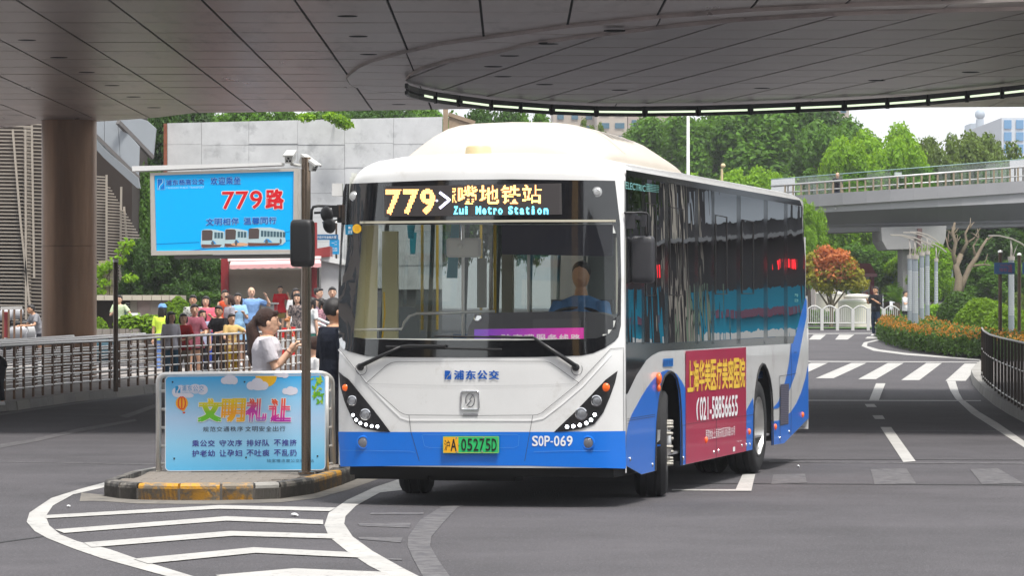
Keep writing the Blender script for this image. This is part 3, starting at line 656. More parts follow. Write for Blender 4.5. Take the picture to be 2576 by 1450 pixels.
# wipers
def wiper(piv, elbow, blade, tip):
    m = M(); a, b = FR.at(*piv, .035), FR.at(*elbow, .045); m.tube([a, b], [.020, .011], 8)
    m.tube([b, FR.at(*tip, .05)], [.010, .004], 8); w = blt(m, 'wiper_arm', black_plastic, smooth=True)
    m = M(); m.tube([FR.at(blade[0]+(blade[2]-blade[0])*k/6, blade[1]+(blade[3]-blade[1])*k/6, .025) for k in range(7)], .009, 6); blt(m, 'wiper_blade', rubber, w)
    m = M(); m.lathe(FR.at(piv[0], piv[1]+3, .006), [(.032, 0), (.032, .012), (.02, .03), (0, .034)], -ES, 20); blt(m, 'wiper_pivot', black_plastic, w)
    m = M(); m.line2(FR, arc(piv[0]+2, piv[1]+7, 14, 16, -30, 210, 14), 1.2, .007, 6); blt(m, 'wiper_recess', seamm, w)
wiper((907,921),(1008,873),(971,873,1262,880),(1120,872)); wiper((1449,922),(1341,849),(1092,846,1345,851),(1230,846))
m = M(); m.tube([FR.at(1008,873,.045), FR.at(1030,870,.045), FR.at(1120,871,.045)], .011, 8); m.tube([FR.at(1341,849,.045), FR.at(1250,847,.045)], .009, 8); blt(m, 'wiper_link', black_plastic)

# ---- body side
white_side = sa((52,-10),(52,100),(60,400),(62,1020),(62,1272),(165,1336),(265,1310),(268,1150),(275,960),(290,820),(308,700),(328,640),(352,614),(372,608),(392,618),(412,650),(430,730),(440,850),(446,1000),(447,1272),(480,1265),(917,1168),(963,1157),(972,900),(985,740),(1000,630),(1015,575),(1032,550),(1048,556),(1064,590),(1082,650),(1094,730),(1101,850),(1102,1126),(1190,1113),(1366,932),(1364,200),(1360,-30),(1352,-60))
tl = [( 1999,868),(1872,871),(1669,883),(1657,885),(1640,895),(1626,906),(1601,944),(1579,990)]
side_w = [(1579,990),(1601,944),(1626,906),(1640,894),(1657,885),(1669,882),(1872,870),(1999,864),(2026,745),(2031.5,745)]+sa((1366,932),(1190,1113),(1102,1126),(1101,850),(1094,730),(1082,650),(1064,590),(1048,556),(1032,550),(1015,575),(1000,630),(985,740),(972,900),(963,1157),(917,1168),(480,1265),(447,1272),(446,1000),(440,850),(430,730),(412,650),(392,618),(372,608),(352,614),(328,640),(308,700),(290,820),(275,960),(268,1150),(265,1310),(165,1336),(50,1272),(50,745))
m = M(); m.drape(SD, side_w, 0., 40); side = blt(m, 'side_panel', b_white)
# close the sliver between front shell and side band
m = M()
zz = [.29+i*.06 for i in range(42)]
for a, b in zip(zz[:-1], zz[1:]):
    for uu in (lambda z: WB-tb(z),):
        pa, pb = Bp(uu(a), rk(a), a), Bp(uu(b), rk(b), b); qa, qb = Bp(uu(a), rk(a)+.055, a), Bp(uu(b), rk(b)+.055, b); m.add([pa, qa, qb, pb], [(0, 1, 2, 3)])
blt(m, 'front_pillar', b_white)
m = M(); m.drape(SD, sa((62,1020),(75,960),(95,905),(125,850),(160,785),(200,720),(240,665),(280,622),(315,595),(350,583),(385,590),(420,615),(455,665),(485,722),(483,1262),(447,1270),(446,1000),(440,850),(430,730),(412,650),(392,618),(372,608),(352,614),(328,640),(308,700),(290,820),(275,960),(268,1150),(265,1308),(165,1334),(52,1270),(56,1060)), .003, 40)
blt(m, 'side_livery', b_blue); m = M(); m.drape(SD, sa((919,875),(940,835),(968,782),(972,900),(963,1157),(919,1167)), .003, 40)
blt(m, 'side_livery', b_blue); m = M(); m.drape(SD, [(1995,864),(2026.5,749),(2029.5,758)]+sa((1352,200),(1325,330),(1300,470),(1272,610),(1240,700),(1205,785),(1170,840),(1140,862),(1108,863),(1150,810),(1182,725),(1210,620),(1228,520),(1240,395)), .003, 40)
blt(m, 'side_livery', b_blue); m = M(); m.drape(SD, sa((1364,540),(1345,640),(1315,740),(1280,820),(1240,885),(1195,925),(1150,948),(1102,953),(1102,1124),(1190,1111),(1365,931)), .003, 40)
blt(m, 'side_livery', b_blue)
# wheel arch lips and wells
for lip in (sa((262,1308),(265,1150),(272,960),(287,815),(305,695),(326,632),(352,604),(373,598),(394,608),(416,645),(434,728),(444,850),(450,1000),(451,1271)), sa((966,1155),(969,900),(982,735),(997,625),(1013,568),(1032,541),(1050,548),(1067,585),(1085,645),(1098,730),(1105,850),(1106,1125))):
    m = M(); m.tube([SD.at(x, y, .002) for x, y in lip], .014, 6); blt(m, 'arch_lip', rubber)
# windows of the visible side: black surround pieces and tinted panes
top = lambda x: 427+(x-1575)*.1762
bot = lambda x: 883-(x-1669)*.0583 if x > 1669 else 883
glz = glass('tinted_glass', (.52, .58, .55), .75, .0, wob=.06)
panes = [(1580,1614),(1622,1672),(1682,1748),(1757,1790),(1797,1853),(1863,1921),(1931,1972),(1981,2020)]
m = M()
xs_ = [1575]+[v for p in panes for v in p]+[2024]
hd = 16
m.drape(SD, [(1575,427),(2012,504),(2018,519),(1575,446)], .002, 30)
m.drape(SD, [(1575,861),(1669,864),(1872,853),(2001,846),(1996,864.5),(1872,871.5),(1669,883.5),(1657,886),(1640,895),(1626,907),(1601,945),(1579,991),(1575,992)], .002, 22)
for i in range(0, len(xs_), 2):
    a, b = xs_[i], xs_[i+1]
    if i == len(xs_)-2: m.drape(SD, [(a,top(a)+14),(b-7,top(b)+10),(2026,660),(2026,749),(2001,846),(a,849)] if a < 2001 else [(2020,515),(2019,519),(2026,660),(2026,749),(2018,780),(2020,700)], .002, 30)
    else: m.drape(SD, [(a,top(a)+14),(b,top(b)+14),(b,866),(a,866)], .002, 30)
band_ = blt(m, 'window_surround', b_black, smooth=True)
for a, b in panes:
    yb = 862 if a < 1669 else 864-(a-1669)*.0583
    yb2 = 862 if b < 1669 else 864-(b-1669)*.0583
    q = [(a,top(a)+15),(b,top(b)+15),(b,yb2),(a,yb)]
    if b > 2000: q = [(a,top(a)+15),(2018,top(2018)+15),(2022,700),(2022,760),(2001,846),(a,847)]
    m = M(); m.drape(SD, q, .004, 30); w = blt(m, 'side_window', glz, smooth=True)
    if b-a > 45 and a > 1600:
        m = M(); c = (a+b)/2+4; y1 = top(c)+ (548-top(1757) if a > 1700 else 60)*(1-(c-1750)/2600); y2 = 742-(c-1750)*.02
        m.line2(SD, [(a+4,y2),(a+4,top(a)+75),(c,top(c)+75),(c,y2),(a+4,y2)], 2.2, .008); blt(m, 'vent_frame', dark_metal, w)
m = M(); m.line2(SD, [(1604,925-5),(1604,927)], .1, .006)
# lettering on the side
m = M(); tcol = mk('print_teal', (.16, .42, .38), .5)
text(m, SD, 'ELECTRIC', [(1574,457),(1624,467),(1624,482),(1574,475)], .008, .01)
for i in range(9):
    for j in range(5): m.poly2(Plane(SD.at(1640,476), EU), [(1627+i*3.6,462+j*4.1+i*.5),(1629.4+i*3.6-i*.14,462.5+j*4.1+i*.5),(1629.4+i*3.6-i*.14,465-i*.12+j*4.1+i*.5),(1627+i*3.6,465-i*.12+j*4.1+i*.5)], .008)
blt(m, 'electric_lettering', tcol, kind='stuff')
m = M(); text(m, SD, '严禁', [(2000,739),(2008,740),(2008,748),(2000,747)], .008); text(m, SD, '0.39', [(2000,752),(2008,753),(2008,761),(2000,760)], .008); blt(m, 'small_print', tcol)
m = M(); m.poly2(Plane(SD.at(1680,912), EU), sa((322,503),(393,499),(393,556),(322,561)), .006); lb = blt(m, 'side_label', mk('label_blue', (.0, .16, .5), .4)); m = M(); text(m, SD, '高铁专线', sa((325,512),(390,508),(390,548),(325,553)), .009); blt(m, 'print', mk('print_navy', (.0, .05, .25), .5), lb)
m = M(); m.poly2(Plane(SD.at(1800,1010), EU), sa((483,447),(917,420),(917,1168),(483,1262)), .006); ad = blt(m, 'advert_panel', mk('advert_crimson', (.42, .006, .06), .3, coat=.3, var=.06, vs=2))
m = M()
for k, ch in enumerate('上海华美医疗美容医院'):
    x0 = 497+k*41.5; x1 = x0+38; y0 = lambda x: 522-(x-497)*.055; y1 = lambda x: 738-(x-497)*.085
    text(m, SD, ch, sa((x0,y0(x0)),(x1,y0(x1)),(x1,y1(x1)),(x0,y1(x0))), .010, .022)
blt(m, 'advert_title', mk('advert_yellow', (.85, .55, .05), .4), ad)
m = M(); text(m, SD, '021-58856655', sa((585,782),(856,766),(856,908),(585,946)), .010, .02); text(m, SD, '(', sa((560,790),(580,788),(572,940),(560,945)), .010, .03)
blt(m, 'advert_phone', mk('print_white', (.8, .8, .8), .5), ad); m = M(); text(m, SD, '医院地址:上海浦东新区源深路155号', sa((628,1012),(838,985),(838,1052),(628,1088)), .010); m.poly2(Plane(SD.at(1846,1130), EU), sa((822,1138),(838,1135),(838,1168),(822,1171)), .01)
text(m, SD, '沪医广2019', sa((850,1092),(886,1088),(886,1098),(850,1103)), .010)
blt(m, 'advert_text', mk('print_white', (.8, .8, .8), .5), ad, kind='stuff')
m = M(); m.line2(SD, sa((483,975),(917,912)), .8, .009); m.line2(SD, sa((703,935),(703,1215)), .8, .009); m.line2(SD, sa((64,936),(262,904)), 1.2, .006); m.line2(SD, sa((64,950),(262,918)), 1.2, .006); m.line2(SD, sa((62,972),(80,970)), 1, .006)
m.line2(SD, sa((1157,628),(1245,616),(1280,606)), 1.2, .006); m.line2(SD, sa((1158,628),(1162,1110)), .7, .006); m.line2(SD, sa((1262,458),(1280,456)), 1.2, .006); m.line2(SD, sa((1240,400),(1243,560),(1240,1060)), .6, .006); m.line2(SD, sa((448,985),(483,980)), 1, .006); m.line2(SD, sa((919,912),(968,905)), 1, .006)
blt(m, 'side_seams', seamm)
m = M(); m.poly2(Plane(SD.at(1975,1020), EU), sa((1165,687),(1226,682),(1222,972),(1162,985)), .007); vg = blt(m, 'vent_grille', mk('grille_dark', (.05, .06, .09), .5))
m = M()
for k in range(22): m.poly2(Plane(SD.at(1975,1020), EU), sa((1166,692+k*13),(1224,687+k*13),(1224,692+k*13),(1166,697+k*13)), .012)
blt(m, 'grille_slats', mk('grille_slat', (.14, .12, .17), .5), vg)
for x, y, r in ((290,645,.055), (289,712,.036)):
    m = M(); m.ball(SD.at(1556+x*.35, 727.3+y*.35, .02), (r*.5, r, r), 12, 8); blt(m, 'side_indicator', mk('orange_lens', (.85, .13, .01), .25), smooth=True)
for x, y in ((628,1087),(938,1027),(1126,993),(1322,906)):
    m = M(); m.ball(SD.at(1556+x*.35, 727.3+y*.35, .006), (.02, .03, .032), 10, 6); blt(m, 'side_marker', mk('orange_lens', (.85, .13, .01), .25), smooth=True)
for x, y in ((82,1225),(243,1265),(464,1218),(684,1175),(716,1168),(886,1128),(917,1122),(943,1120),(1157,1073),(1225,1028)):
    m = M(); m.ball(SD.at(1556+x*.35, 727.3+y*.35, .004), (.012, .02, .02), 10, 6); blt(m, 'latch', chrome, smooth=True)
# roof: crowned shell, rounded at front and sides
def roofz(t, s): 
    zb = 2.73+.10*min(1, max(0, (s-.0)/.3)); f = (1-min(1, abs(t))**5)**.5; sr = s; g = (1-(1-min(1, max(0, sr)/.30))**2.6)**(1/2.6); ge = (1-(1-min(1, max(0, LB-.0-s)/.25))**2.6)**(1/2.6)
    return zb+(.135+(2.83-zb)+.03*(1-t*t))*f*g*ge
m = M(); us = [-1, -.998, -.99, -.975, -.95, -.91, -.86, -.8, -.6, -.3, 0, .3, .6, .8, .86, .91, .95, .975, .99, .998, 1]; ss = [0, .004, .015, .035, .07, .12, .18, .25, .3, .5, 1, 2, 4, 6, 8, 9, 9.3, 9.5, 9.6, 9.66, 9.69, 9.7]
for s in ss:
    for t in us:
        u = WB/2+t*(WB/2-.055); off = sf(u, 2.73)*(max(0, 1-s/1.2)) if s < 1.2 else 0; m.v.append(tuple(Bp(u, s+off, roofz(t, s))))
n = len(us); m.f = [(j*n+i, j*n+i+1, (j+1)*n+i+1, (j+1)*n+i) for j in range(len(ss)-1) for i in range(n-1)]
roof = blt(m, 'roof', b_white, smooth=True)
m = M()                                             # cant rail between roof edge and window band
for s0_, s1_ in zip(ss[:-1], ss[1:]):
    for t in (-1, 1):
        u = WB/2+t*(WB/2-.055); o = lambda s: sf(u, 2.73)*max(0, 1-s/1.2)
        m.add([Bp(u, s0_+o(s0_), roofz(1, s0_)+.001), Bp(u, s1_+o(s1_), roofz(1, s1_)+.001), Bp(u, s1_+o(s1_), 2.70), Bp(u, s0_+o(s0_), 2.70)], [(0, 1, 2, 3)])
blt(m, 'cant_rail', b_white)
# pod
pod_w = mk('pod_cream', (.60, .54, .46), .5, var=.05, vs=1.5, coat=.15)
prof = [(-1, 0), (-.995, .10), (-.97, .22), (-.90, .38), (-.81, .56), (-.72, .73), (-.62, .86), (-.5, .935), (-.35, .975), (0, 1), (.35, .985), (.5, .94), (.62, .86), (.72, .75), (.81, .60), (.90, .42), (.97, .27), (.995, .14), (1, 0)]
m = M(); secs = [(.70, .90, .02), (.72, .94, .25), (.80, .965, .62), (.92, .98, .86), (1.1, .99, .97), (1.4, 1, 1), (2.2, 1, 1), (3.0, 1, .98), (3.6, .99, .93), (4.05, .98, .78), (4.3, .97, .52), (4.42, .96, .25), (4.45, .95, .02)]
for s, w, h in secs:
    for a, z in prof: m.v.append(tuple(Bp(1.25+a*.93*w, s, 2.93+.385*z*h+(.0))))
n = len(prof); m.f = [(j*n+i, j*n+i+1, (j+1)*n+i+1, (j+1)*n+i) for j in range(len(secs)-1) for i in range(n-1)]
pod = blt(m, 'roof_pod', pod_w, smooth=True)
m = M()
for k in range(5):
    s = 1.9+k*.22; p = [Bp(1.25+.93*a, s+d, 2.93+.385*z+.008) for a, z, d in ((.64, .845, 0), (.78, .66, .06))]; q = [x+ES*.07 for x in p]; m.add([p[0], p[1], q[1], q[0]], [(0, 1, 2, 3)])
blt(m, 'pod_vents', mk('vent_black', (.03, .03, .03), .6), pod, kind='stuff')
m = M()
for dz, ds in ((.02, 0),): m.tube([Bp(1.25+.93*a, 1.55+.1*abs(a), 2.93+.385*z+.002) for a, z in prof[2:-2]], .004, 5)
blt(m, 'pod_seam', mk('pod_gap', (.5, .46, .4), .6), pod)
cpt = Bp(1.25-.10, .32, 2.92); m = M(); m.lathe(cpt, [(.125, 0), (.120, .03), (.108, .125), (.095, .14), (0, .142)], (0, 0, 1), 28); blt(m, 'roof_aerial', mk('aged_cream', (.62, .50, .28), .5, var=.05), smooth=True, edge=35)
# far side, rear, floor, ceiling, underbody
m = M(); m.add([Bp(0, rk(.3), .3), Bp(0, LB, .3), Bp(0, LB, 1.28), Bp(0, rk(1.28), 1.28)], [(0, 1, 2, 3)])
for s0_ in (.15, 1.3, 2.9, 4.2, 5.5, 6.9, 8.2, 9.45): m.add([Bp(.0, s0_, 1.28), Bp(0, s0_+.16, 1.28), Bp(.055, s0_+.16, 2.8), Bp(.055, s0_, 2.8)], [(0, 1, 2, 3)])
m.add([Bp(.045, .2, 2.5), Bp(.045, LB, 2.5), Bp(.055, LB, 2.84), Bp(.055, .2, 2.84)], [(0, 1, 2, 3)])
blt(m, 'far_side_panel', mk('inner_grey', (.60, .61, .57), .6))
m = M(); m.add([Bp(.02, .1, 1.28), Bp(.02, LB, 1.28), Bp(.05, LB, 2.5), Bp(.05, .1, 2.5)], [(0, 1, 2, 3)]); blt(m, 'far_side_window', glass('dim_glass', (.45, .50, .48), .6, .03))
m = M()
for u0, u1, a, b in ((0, WB, .35, 1.45), (.06, WB-.06, 2.45, 2.84), (.03, .35, 1.45, 2.45), (WB-.35, WB-.03, 1.45, 2.45)): m.add([Bp(u0, LB, a), Bp(u1, LB, a), Bp(u1, LB, b), Bp(u0, LB, b)], [(0, 1, 2, 3)])
blt(m, 'rear_panel', b_white); m = M(); m.add([Bp(.35, LB-.01, 1.45), Bp(WB-.35, LB-.01, 1.45), Bp(WB-.35, LB-.01, 2.45), Bp(.35, LB-.01, 2.45)], [(0, 1, 2, 3)]); blt(m, 'added_rear_window', MATS['tinted_glass'])  # unseen rear window, added to let daylight into the cabin
m = M()
for u0, u1, a, b in ((.05, WB-.05, .8, 1.45), (.08, WB-.08, 2.45, 2.8), (.05, .35, 1.45, 2.45), (WB-.35, WB-.07, 1.45, 2.45)): m.add([Bp(u0, LB-.08, a), Bp(u1, LB-.08, a), Bp(u1, LB-.08, b), Bp(u0, LB-.08, b)], [(0, 1, 2, 3)])
blt(m, 'rear_lining', mk('inner_dark', (.42, .43, .42), .7))
m = M(); m.poly([Bp(.03, .05, .36), Bp(WB-.03, .05, .36), Bp(WB-.03, LB-.05, .36), Bp(.03, LB-.05, .36)], (0, 0, .02)); blt(m, 'floor_deck', mk('bus_floor', (.2, .2, .21), .6))
m = M(); m.poly([Bp(.12, .3, 2.66), Bp(WB-.12, .3, 2.66), Bp(WB-.12, LB-.1, 2.66), Bp(.12, LB-.1, 2.66)]); blt(m, 'ceiling_lining', mk('inner_ceiling', (.7, .7, .68), .6))
m = M()
def ubox(a, b, za, zb): m.add([Bp(a[0], a[1], za), Bp(b[0], a[1], za), Bp(b[0], b[1], za), Bp(a[0], b[1], za), Bp(a[0], a[1], zb), Bp(b[0], a[1], zb), Bp(b[0], b[1], zb), Bp(a[0], b[1], zb)], [(0,3,2,1),(4,5,6,7),(0,1,5,4),(1,2,6,5),(2,3,7,6),(3,0,4,7)])
ubox((.1, .0), (WB-.1, 1.25), .25, .34); ubox((.35, 1.25), (WB-.35, LB-.1), .24, .35); ubox((.06, 2.7), (WB-.06, 5.7), .28, .34); ubox((.06, 7.4), (WB-.06, LB-.1), .36, .5); ubox((.9, 6.3), (1.6, 6.8), .2, .5); ubox((.7, .2), (1.5, .5), .2, .26); ubox((.1, .15), (.75, .7), .21, .27)
blt(m, 'underbody', under)
m = M(); m.add([Bp(WB-.35, 1.2, .3), Bp(WB-.35, 2.7, .3), Bp(WB-.35, 2.7, 1.1), Bp(WB-.35, 1.2, 1.1)], [(0, 1, 2, 3)]); m.add([Bp(WB-.35, 5.9, .3), Bp(WB-.35, 7.4, .3), Bp(WB-.35, 7.4, 1.2), Bp(WB-.35, 5.9, 1.2)], [(0, 1, 2, 3)])
for s0_ in (1.22, 2.66, 5.92, 7.36): m.add([Bp(WB-.35, s0_, .3), Bp(WB-.01, s0_, .3), Bp(WB-.01, s0_, 1.15), Bp(WB-.35, s0_, 1.15)], [(0, 1, 2, 3)])
for a, b in ((1.22, 2.66), (5.92, 7.36)): m.add([Bp(WB-.35, a, 1.15), Bp(WB-.01, a, 1.15), Bp(WB-.01, b, 1.15), Bp(WB-.35, b, 1.15)], [(0, 1, 2, 3)])
blt(m, 'wheel_well', under, kind='stuff')
# wheels
def wheel(c, ax, hub_out, dual=False):
    ax = ax.normalized(); m = M(); R = .476; W2 = .14
    m.lathe(c, [(.285, -W2+.02), (.33, -W2), (.42, -W2-.004), (.455, -W2+.015), (.470, -W2+.045), (R, -.09), (R, -.05), (.462, -.045), (.462, -.035), (R, -.03), (R, .03), (.462, .035), (.462, .045), (R, .05), (R, .09), (.470, W2-.045), (.455, W2-.015), (.42, W2+.004), (.33, W2), (.285, W2-.02)], ax, 48)
    w = blt(m, 'wheel', rubber, smooth=True, edge=50)
    m = M()
    if hub_out > 0: m.lathe(c, [(.295, W2-.03), (.298, W2-.005), (.285, W2-.002), (.275, W2-.02), (.27, W2-.05), (.19, W2-.03), (.17, W2-.01), (.165, W2), (.12, W2+.005), (.10, W2+.02), (.085, W2+.035), (0, W2+.04)], ax, 40)
    else: m.lathe(c, [(.295, W2-.03), (.298, W2-.003), (.285, W2-.0), (.275, W2-.04), (.265, W2-.13), (.16, W2-.15), (.14, W2-.11), (.11, W2-.07), (0, W2-.06)], ax, 40)
    rim = blt(m, 'rim', mk('wheel_rim', (.62, .62, .60), .32, .9, var=.08), w, smooth=True, edge=35)
    a = ax.orthogonal().normalized(); b = ax.cross(a); hb = W2-.005 if hub_out > 0 else W2-.15
    m = M()
    for k in range(10): q = c+(a*cos(k*pi/5)+b*sin(k*pi/5))*(.19 if hub_out > 0 else .20); m.lathe(q, [(.018, hb-.02), (.018, hb+.035), (.010, hb+.06), (0, hb+.062)], ax, 8)
    if hub_out > 0:
        m2 = M()
        for k in range(10): q = c+(a*cos(k*pi/5)+b*sin(k*pi/5))*.19; m2.lathe(q, [(.012, hb), (.012, hb+.035), (.016, hb+.035), (.016, hb+.055), (0, hb+.06)], ax, 8)
        m2.build('wheel_nuts', mk('nut_steel', (.45, .43, .38), .4, .9), w, kind='stuff')
    m.build('wheel_studs', mk('nut_steel', (.45, .43, .38), .4, .9), w, kind='stuff')
    return w
st_ang = -radians(3.2)                              # front wheels steered
axf = Vector((cos(st_ang), sin(st_ang), 0))
wheel(Bp(WB-.17, 1.93, .476), axf, 1); wheel(Bp(.17, 1.93, .476), -axf, 1)
wheel(Bp(WB-.15, 6.62, .476), EU, 0); wheel(Bp(WB-.50, 6.62, .476), EU, 0); wheel(Bp(.15, 6.62, .476), -EU, 0); wheel(Bp(.5, 6.62, .476), -EU, 0)
# mirrors
def rb_box(c, hx, hy, hz, r=.3):                   # rounded block
    m = M(); m.ell([(0, 0, -hz, hx*.7, hy*.6, .45), (0, 0, -hz*.97, hx*.86, hy*.8, .45), (0, 0, -hz*.88, hx*.97, hy*.95, .42), (0, 0, -hz*.7, hx, hy, .4), (0, 0, hz*.7, hx, hy, .4), (0, 0, hz*.88, hx*.97, hy*.95, .42), (0, 0, hz*.97, hx*.86, hy*.8, .45), (0, 0, hz, hx*.7, hy*.6, .45)], 28)
    m.v = [tuple(Vector(c)+EU*v[0]+ES*v[1]+Vector((0, 0, v[2]))) for v in m.v]; return m
c = P(761, 612.5, 30.9); m = rb_box(c, .097, .07, .198); ml = blt(m, 'wing_mirror', black_plastic, smooth=True)
m = M(); Y = 30.95; m.tube([P(783,556,Y), P(784,530,Y), P(788,521,Y), P(800,518,Y), P(862,521,31.1)], .012, 8); m.tube([P(790,536,Y), P(820,534,Y), P(862,538,31.1)], .010, 8); m.tube([P(812,560,Y), P(862,552,31.1)], .008, 8); blt(m, 'mirror_arm', black_plastic, ml, smooth=True)
m = M(); m.obox(P(858,538,31.1), EU*.02, ES*.05, (0, 0, .075)); m.obox(P(846,532,31.0), EU*.03, ES*.03, (0, 0, .05)); blt(m, 'mirror_bracket', black_plastic, ml)
for x, y, tx in ((822,540,.5),(828,567,.6)):
    m = M(); ax = (Vector((-.62, -.75, -.15))).normalized(); m.lathe(P(x, y, 30.85), [(0, .02), (.05, .016), (.068, .004), (.070, -.004), (.045, -.03), (0, -.04)], ax, 24); blt(m, 'round_mirror', black_plastic, ml, smooth=True)
c = P(1618, 653.5, 31.35); m = rb_box(c, .098, .07, .200); mr = blt(m, 'wing_mirror', mk('mirror_grey', (.035, .035, .04), .45, bump=.1, bs=200), smooth=True)
m = M(); Y = 31.3; m.tube([P(1627,597,Y), P(1630,585,Y), P(1631,545,Y), P(1628,537,Y), P(1615,535,Y), P(1572,536,31.1)], .011, 8); blt(m, 'mirror_arm', black_plastic, mr, smooth=True)
m = M(); m.obox(P(1585,556,31.2), EU*.045, ES*.03, (0, 0, .065)); m.obox(P(1620,555,31.25), EU*.02, ES*.02, (0, 0, .05)); m.obox(P(1600,548,31.2), EU*.04, ES*.02, (0, 0, .018)); blt(m, 'mirror_bracket', mk('mirror_grey', (.035, .035, .04), .45), mr)
m = M(); m.obox(P(849,478,31.9), (.045, 0, 0), (0, .06, 0), (0, 0, .055)); blt(m, 'side_repeater', b_white)

# ---- inside
grey_d = mk('dash_grey', (.13, .13, .14), .6, var=.06, bump=.1, bs=200)
def IS(px, py, s):                                  # point inside the bus seen at a picture spot, s metres back
    r = ray(px, py); t = ((CR+ES*s)-CAM).dot(ES)/r.dot(ES); return CAM+r*t
class InPl:
    def __init__(s, d): s.d = d
    def at(s, px, py, off=0.): return IS(px, py, s.d-off)
I1 = InPl(.62)
m = M(); m.poly2(I1, [(1172,862),(1180,822),(1192,800),(1212,789),(1300,786),(1420,784),(1500,786),(1540,796),(1556,815),(1552,862)], 0, ES*.28)
dash = blt(m, 'dashboard', grey_d)
m = M(); m.poly2(InPl(.60), rrect(1341,803,1462,840,5), 0, -ES*.008); blt(m, 'dash_lid', mk('dash_lid', (.16, .16, .17), .6), dash)
m = M(); m.lathe(IS(1206,802,.55), [(.012, 0), (.034, .02), (.034, .07), (.026, .075), (.022, .05), (0, .05)], -ES+Vector((0, 0, .1)), 20); blt(m, 'dash_camera', chrome, dash, smooth=True, edge=40)
m = M(); IP = InPl(.22); m.poly2(IP, [(1193,829),(1468,825),(1468,862),(1193,862)], 0, ES*.01)
rt = blt(m, 'route_board', gradmat('route_gradient', [(0, (.05, .06, .75)), (.45, (.28, .08, .75)), (1, (.85, .06, .50))], 0, -.75, .75))
m = M()
for k, ch in enumerate('陆家嘴服务线路'): text(m, InPl(.205), ch, (1262+k*29, 842, 1285+k*29, 860), .0, .02)
blt(m, 'print', mk('board_letters', (.9, .75, .85), .5), rt)
m = M(); m.poly2(InPl(.55), rrect(1123,599,1209,648,7), 0, ES*.03); mi = blt(m, 'interior_mirror', mk('mirror_back', (.55, .55, .50), .5))
m = M(); m.poly2(InPl(.54), rrect(1129,604,1203,643,5), 0, -ES*.006); m.lathe(IS(1158,619,.53), [(.022, 0), (.022, .03), (0, .04)], -ES, 16); blt(m, 'mirror_shell', mk('mirror_back2', (.62, .62, .56), .5), mi)
m = M(); m.tube([IS(1160,560,.55), IS(1160,612,.55)], .007, 8); blt(m, 'mirror_stem', chrome, mi)
def hull(name, q, s, mat, th=.05): m = M(); m.poly2(InPl(s), q, 0, ES*th); return blt(m, name, mat)
m = M(); m.add([Bp(.035+.05*(z > 2), s_, z) for s_, z in ((.04,1.1),(.62,1.1),(.62,2.72),(.30,2.72))], [(0, 1, 2, 3)]); m.add([Bp(.035, .62, 1.1), Bp(.16, .62, 1.1), Bp(.18, .62, 2.7), Bp(.085, .62, 2.7)], [(0, 1, 2, 3)]); blt(m, 'door_pillar', cream); hull('door_pillar', [(961,582),(999,582),(999,862),(961,862)], .9, cream, .05)
hull('door_leaf', [(918,600),(940,600),(940,850),(918,850)], .7, mk('door_grey', (.16, .17, .16), .4), .03)
hull('partition', [(1262,640),(1290,640),(1290,790),(1262,790)], 1.8, mk('inner_cream', (.34, .33, .26), .6), .05); hull('partition', [(1200,650),(1222,650),(1222,775),(1200,775)], 3.5, mk('inner_cream', (.34, .33, .26), .6), .04)
hull('header_panel', [(1262,566),(1540,566),(1540,645),(1262,640)], 1.2, mk('inner_bluegrey', (.10, .10, .14), .6), .05)
teal = mk('teal_banner', (.02, .28, .36), .6)
hull('banner', [(1030,585),(1048,585),(1044,640),(1032,640)], 3.2, teal, .01); hull('banner', [(1136,562),(1155,562),(1150,700),(1123,700)], 3.4, teal, .01); hull('banner', [(1024,566),(1044,566),(1040,600),(1027,600)], 2.6, teal, .01)
m = M(); m.tube([IS(870,831,.3), IS(1010,829,.35), IS(1017,812,.5), IS(1030,796,.6), IS(1048,790,.7), IS(1245,784,.9)], .013, 8); blt(m, 'grab_rail', steel, smooth=True)
for x, s in ((1165, 1.1), (1062, 3.0), (1245, 2.6), (1330, 1.4), (1100, 5.0), (1210, 6.0)):
    m = M(); m.tube([IS(x, 566, s), IS(x, 850 if s < 2 else 830, s)], .014, 8); blt(m, 'hand_pole', steel if s < 2 else mk('yellow_pole', (.7, .45, .03), .4))
seat_m = mk('seat_blue', (.03, .12, .30), .6); seat_g = mk('seat_frame_grey', (.10, .11, .12), .6)
def seat(u, s, zf=.38):
    m = M()
    def bx(u0, u1, s0, s1, a, b): m.add([Bp(u0, s0, a), Bp(u1, s0, a), Bp(u1, s1, a), Bp(u0, s1, a), Bp(u0, s0, b), Bp(u1, s0, b), Bp(u1, s1, b), Bp(u0, s1, b)], [(0,3,2,1),(4,5,6,7),(0,1,5,4),(1,2,6,5),(2,3,7,6),(3,0,4,7)])
    bx(u, u+.42, s, s+.42, zf+.40, zf+.47); bx(u+.02, u+.40, s+.40, s+.46, zf+.45, zf+1.0); bx(u+.07, u+.35, s+.41, s+.47, zf+1.0, zf+1.05); bx(u+.05, u+.10, s+.1, s+.35, zf, zf+.4); bx(u+.32, u+.37, s+.1, s+.35, zf, zf+.4)
    return blt(m, 'passenger_seat', seat_m)
for s in (2.9, 3.7, 4.5, 5.3):
    for u in (.08, WB-.52): seat(u, s)
for s in (6.2, 7.0, 7.8):
    for u in (.08, .52, WB-.96, WB-.52): seat(u, s, .55)
m = M(); m.lathe(IS(1450,800,.95), [(.21, 0), (.22, .015), (.21, .03), (.2, .015), (.21, 0)], Vector((0, -.35, 1)), 28); blt(m, 'steering_wheel', black_plastic)
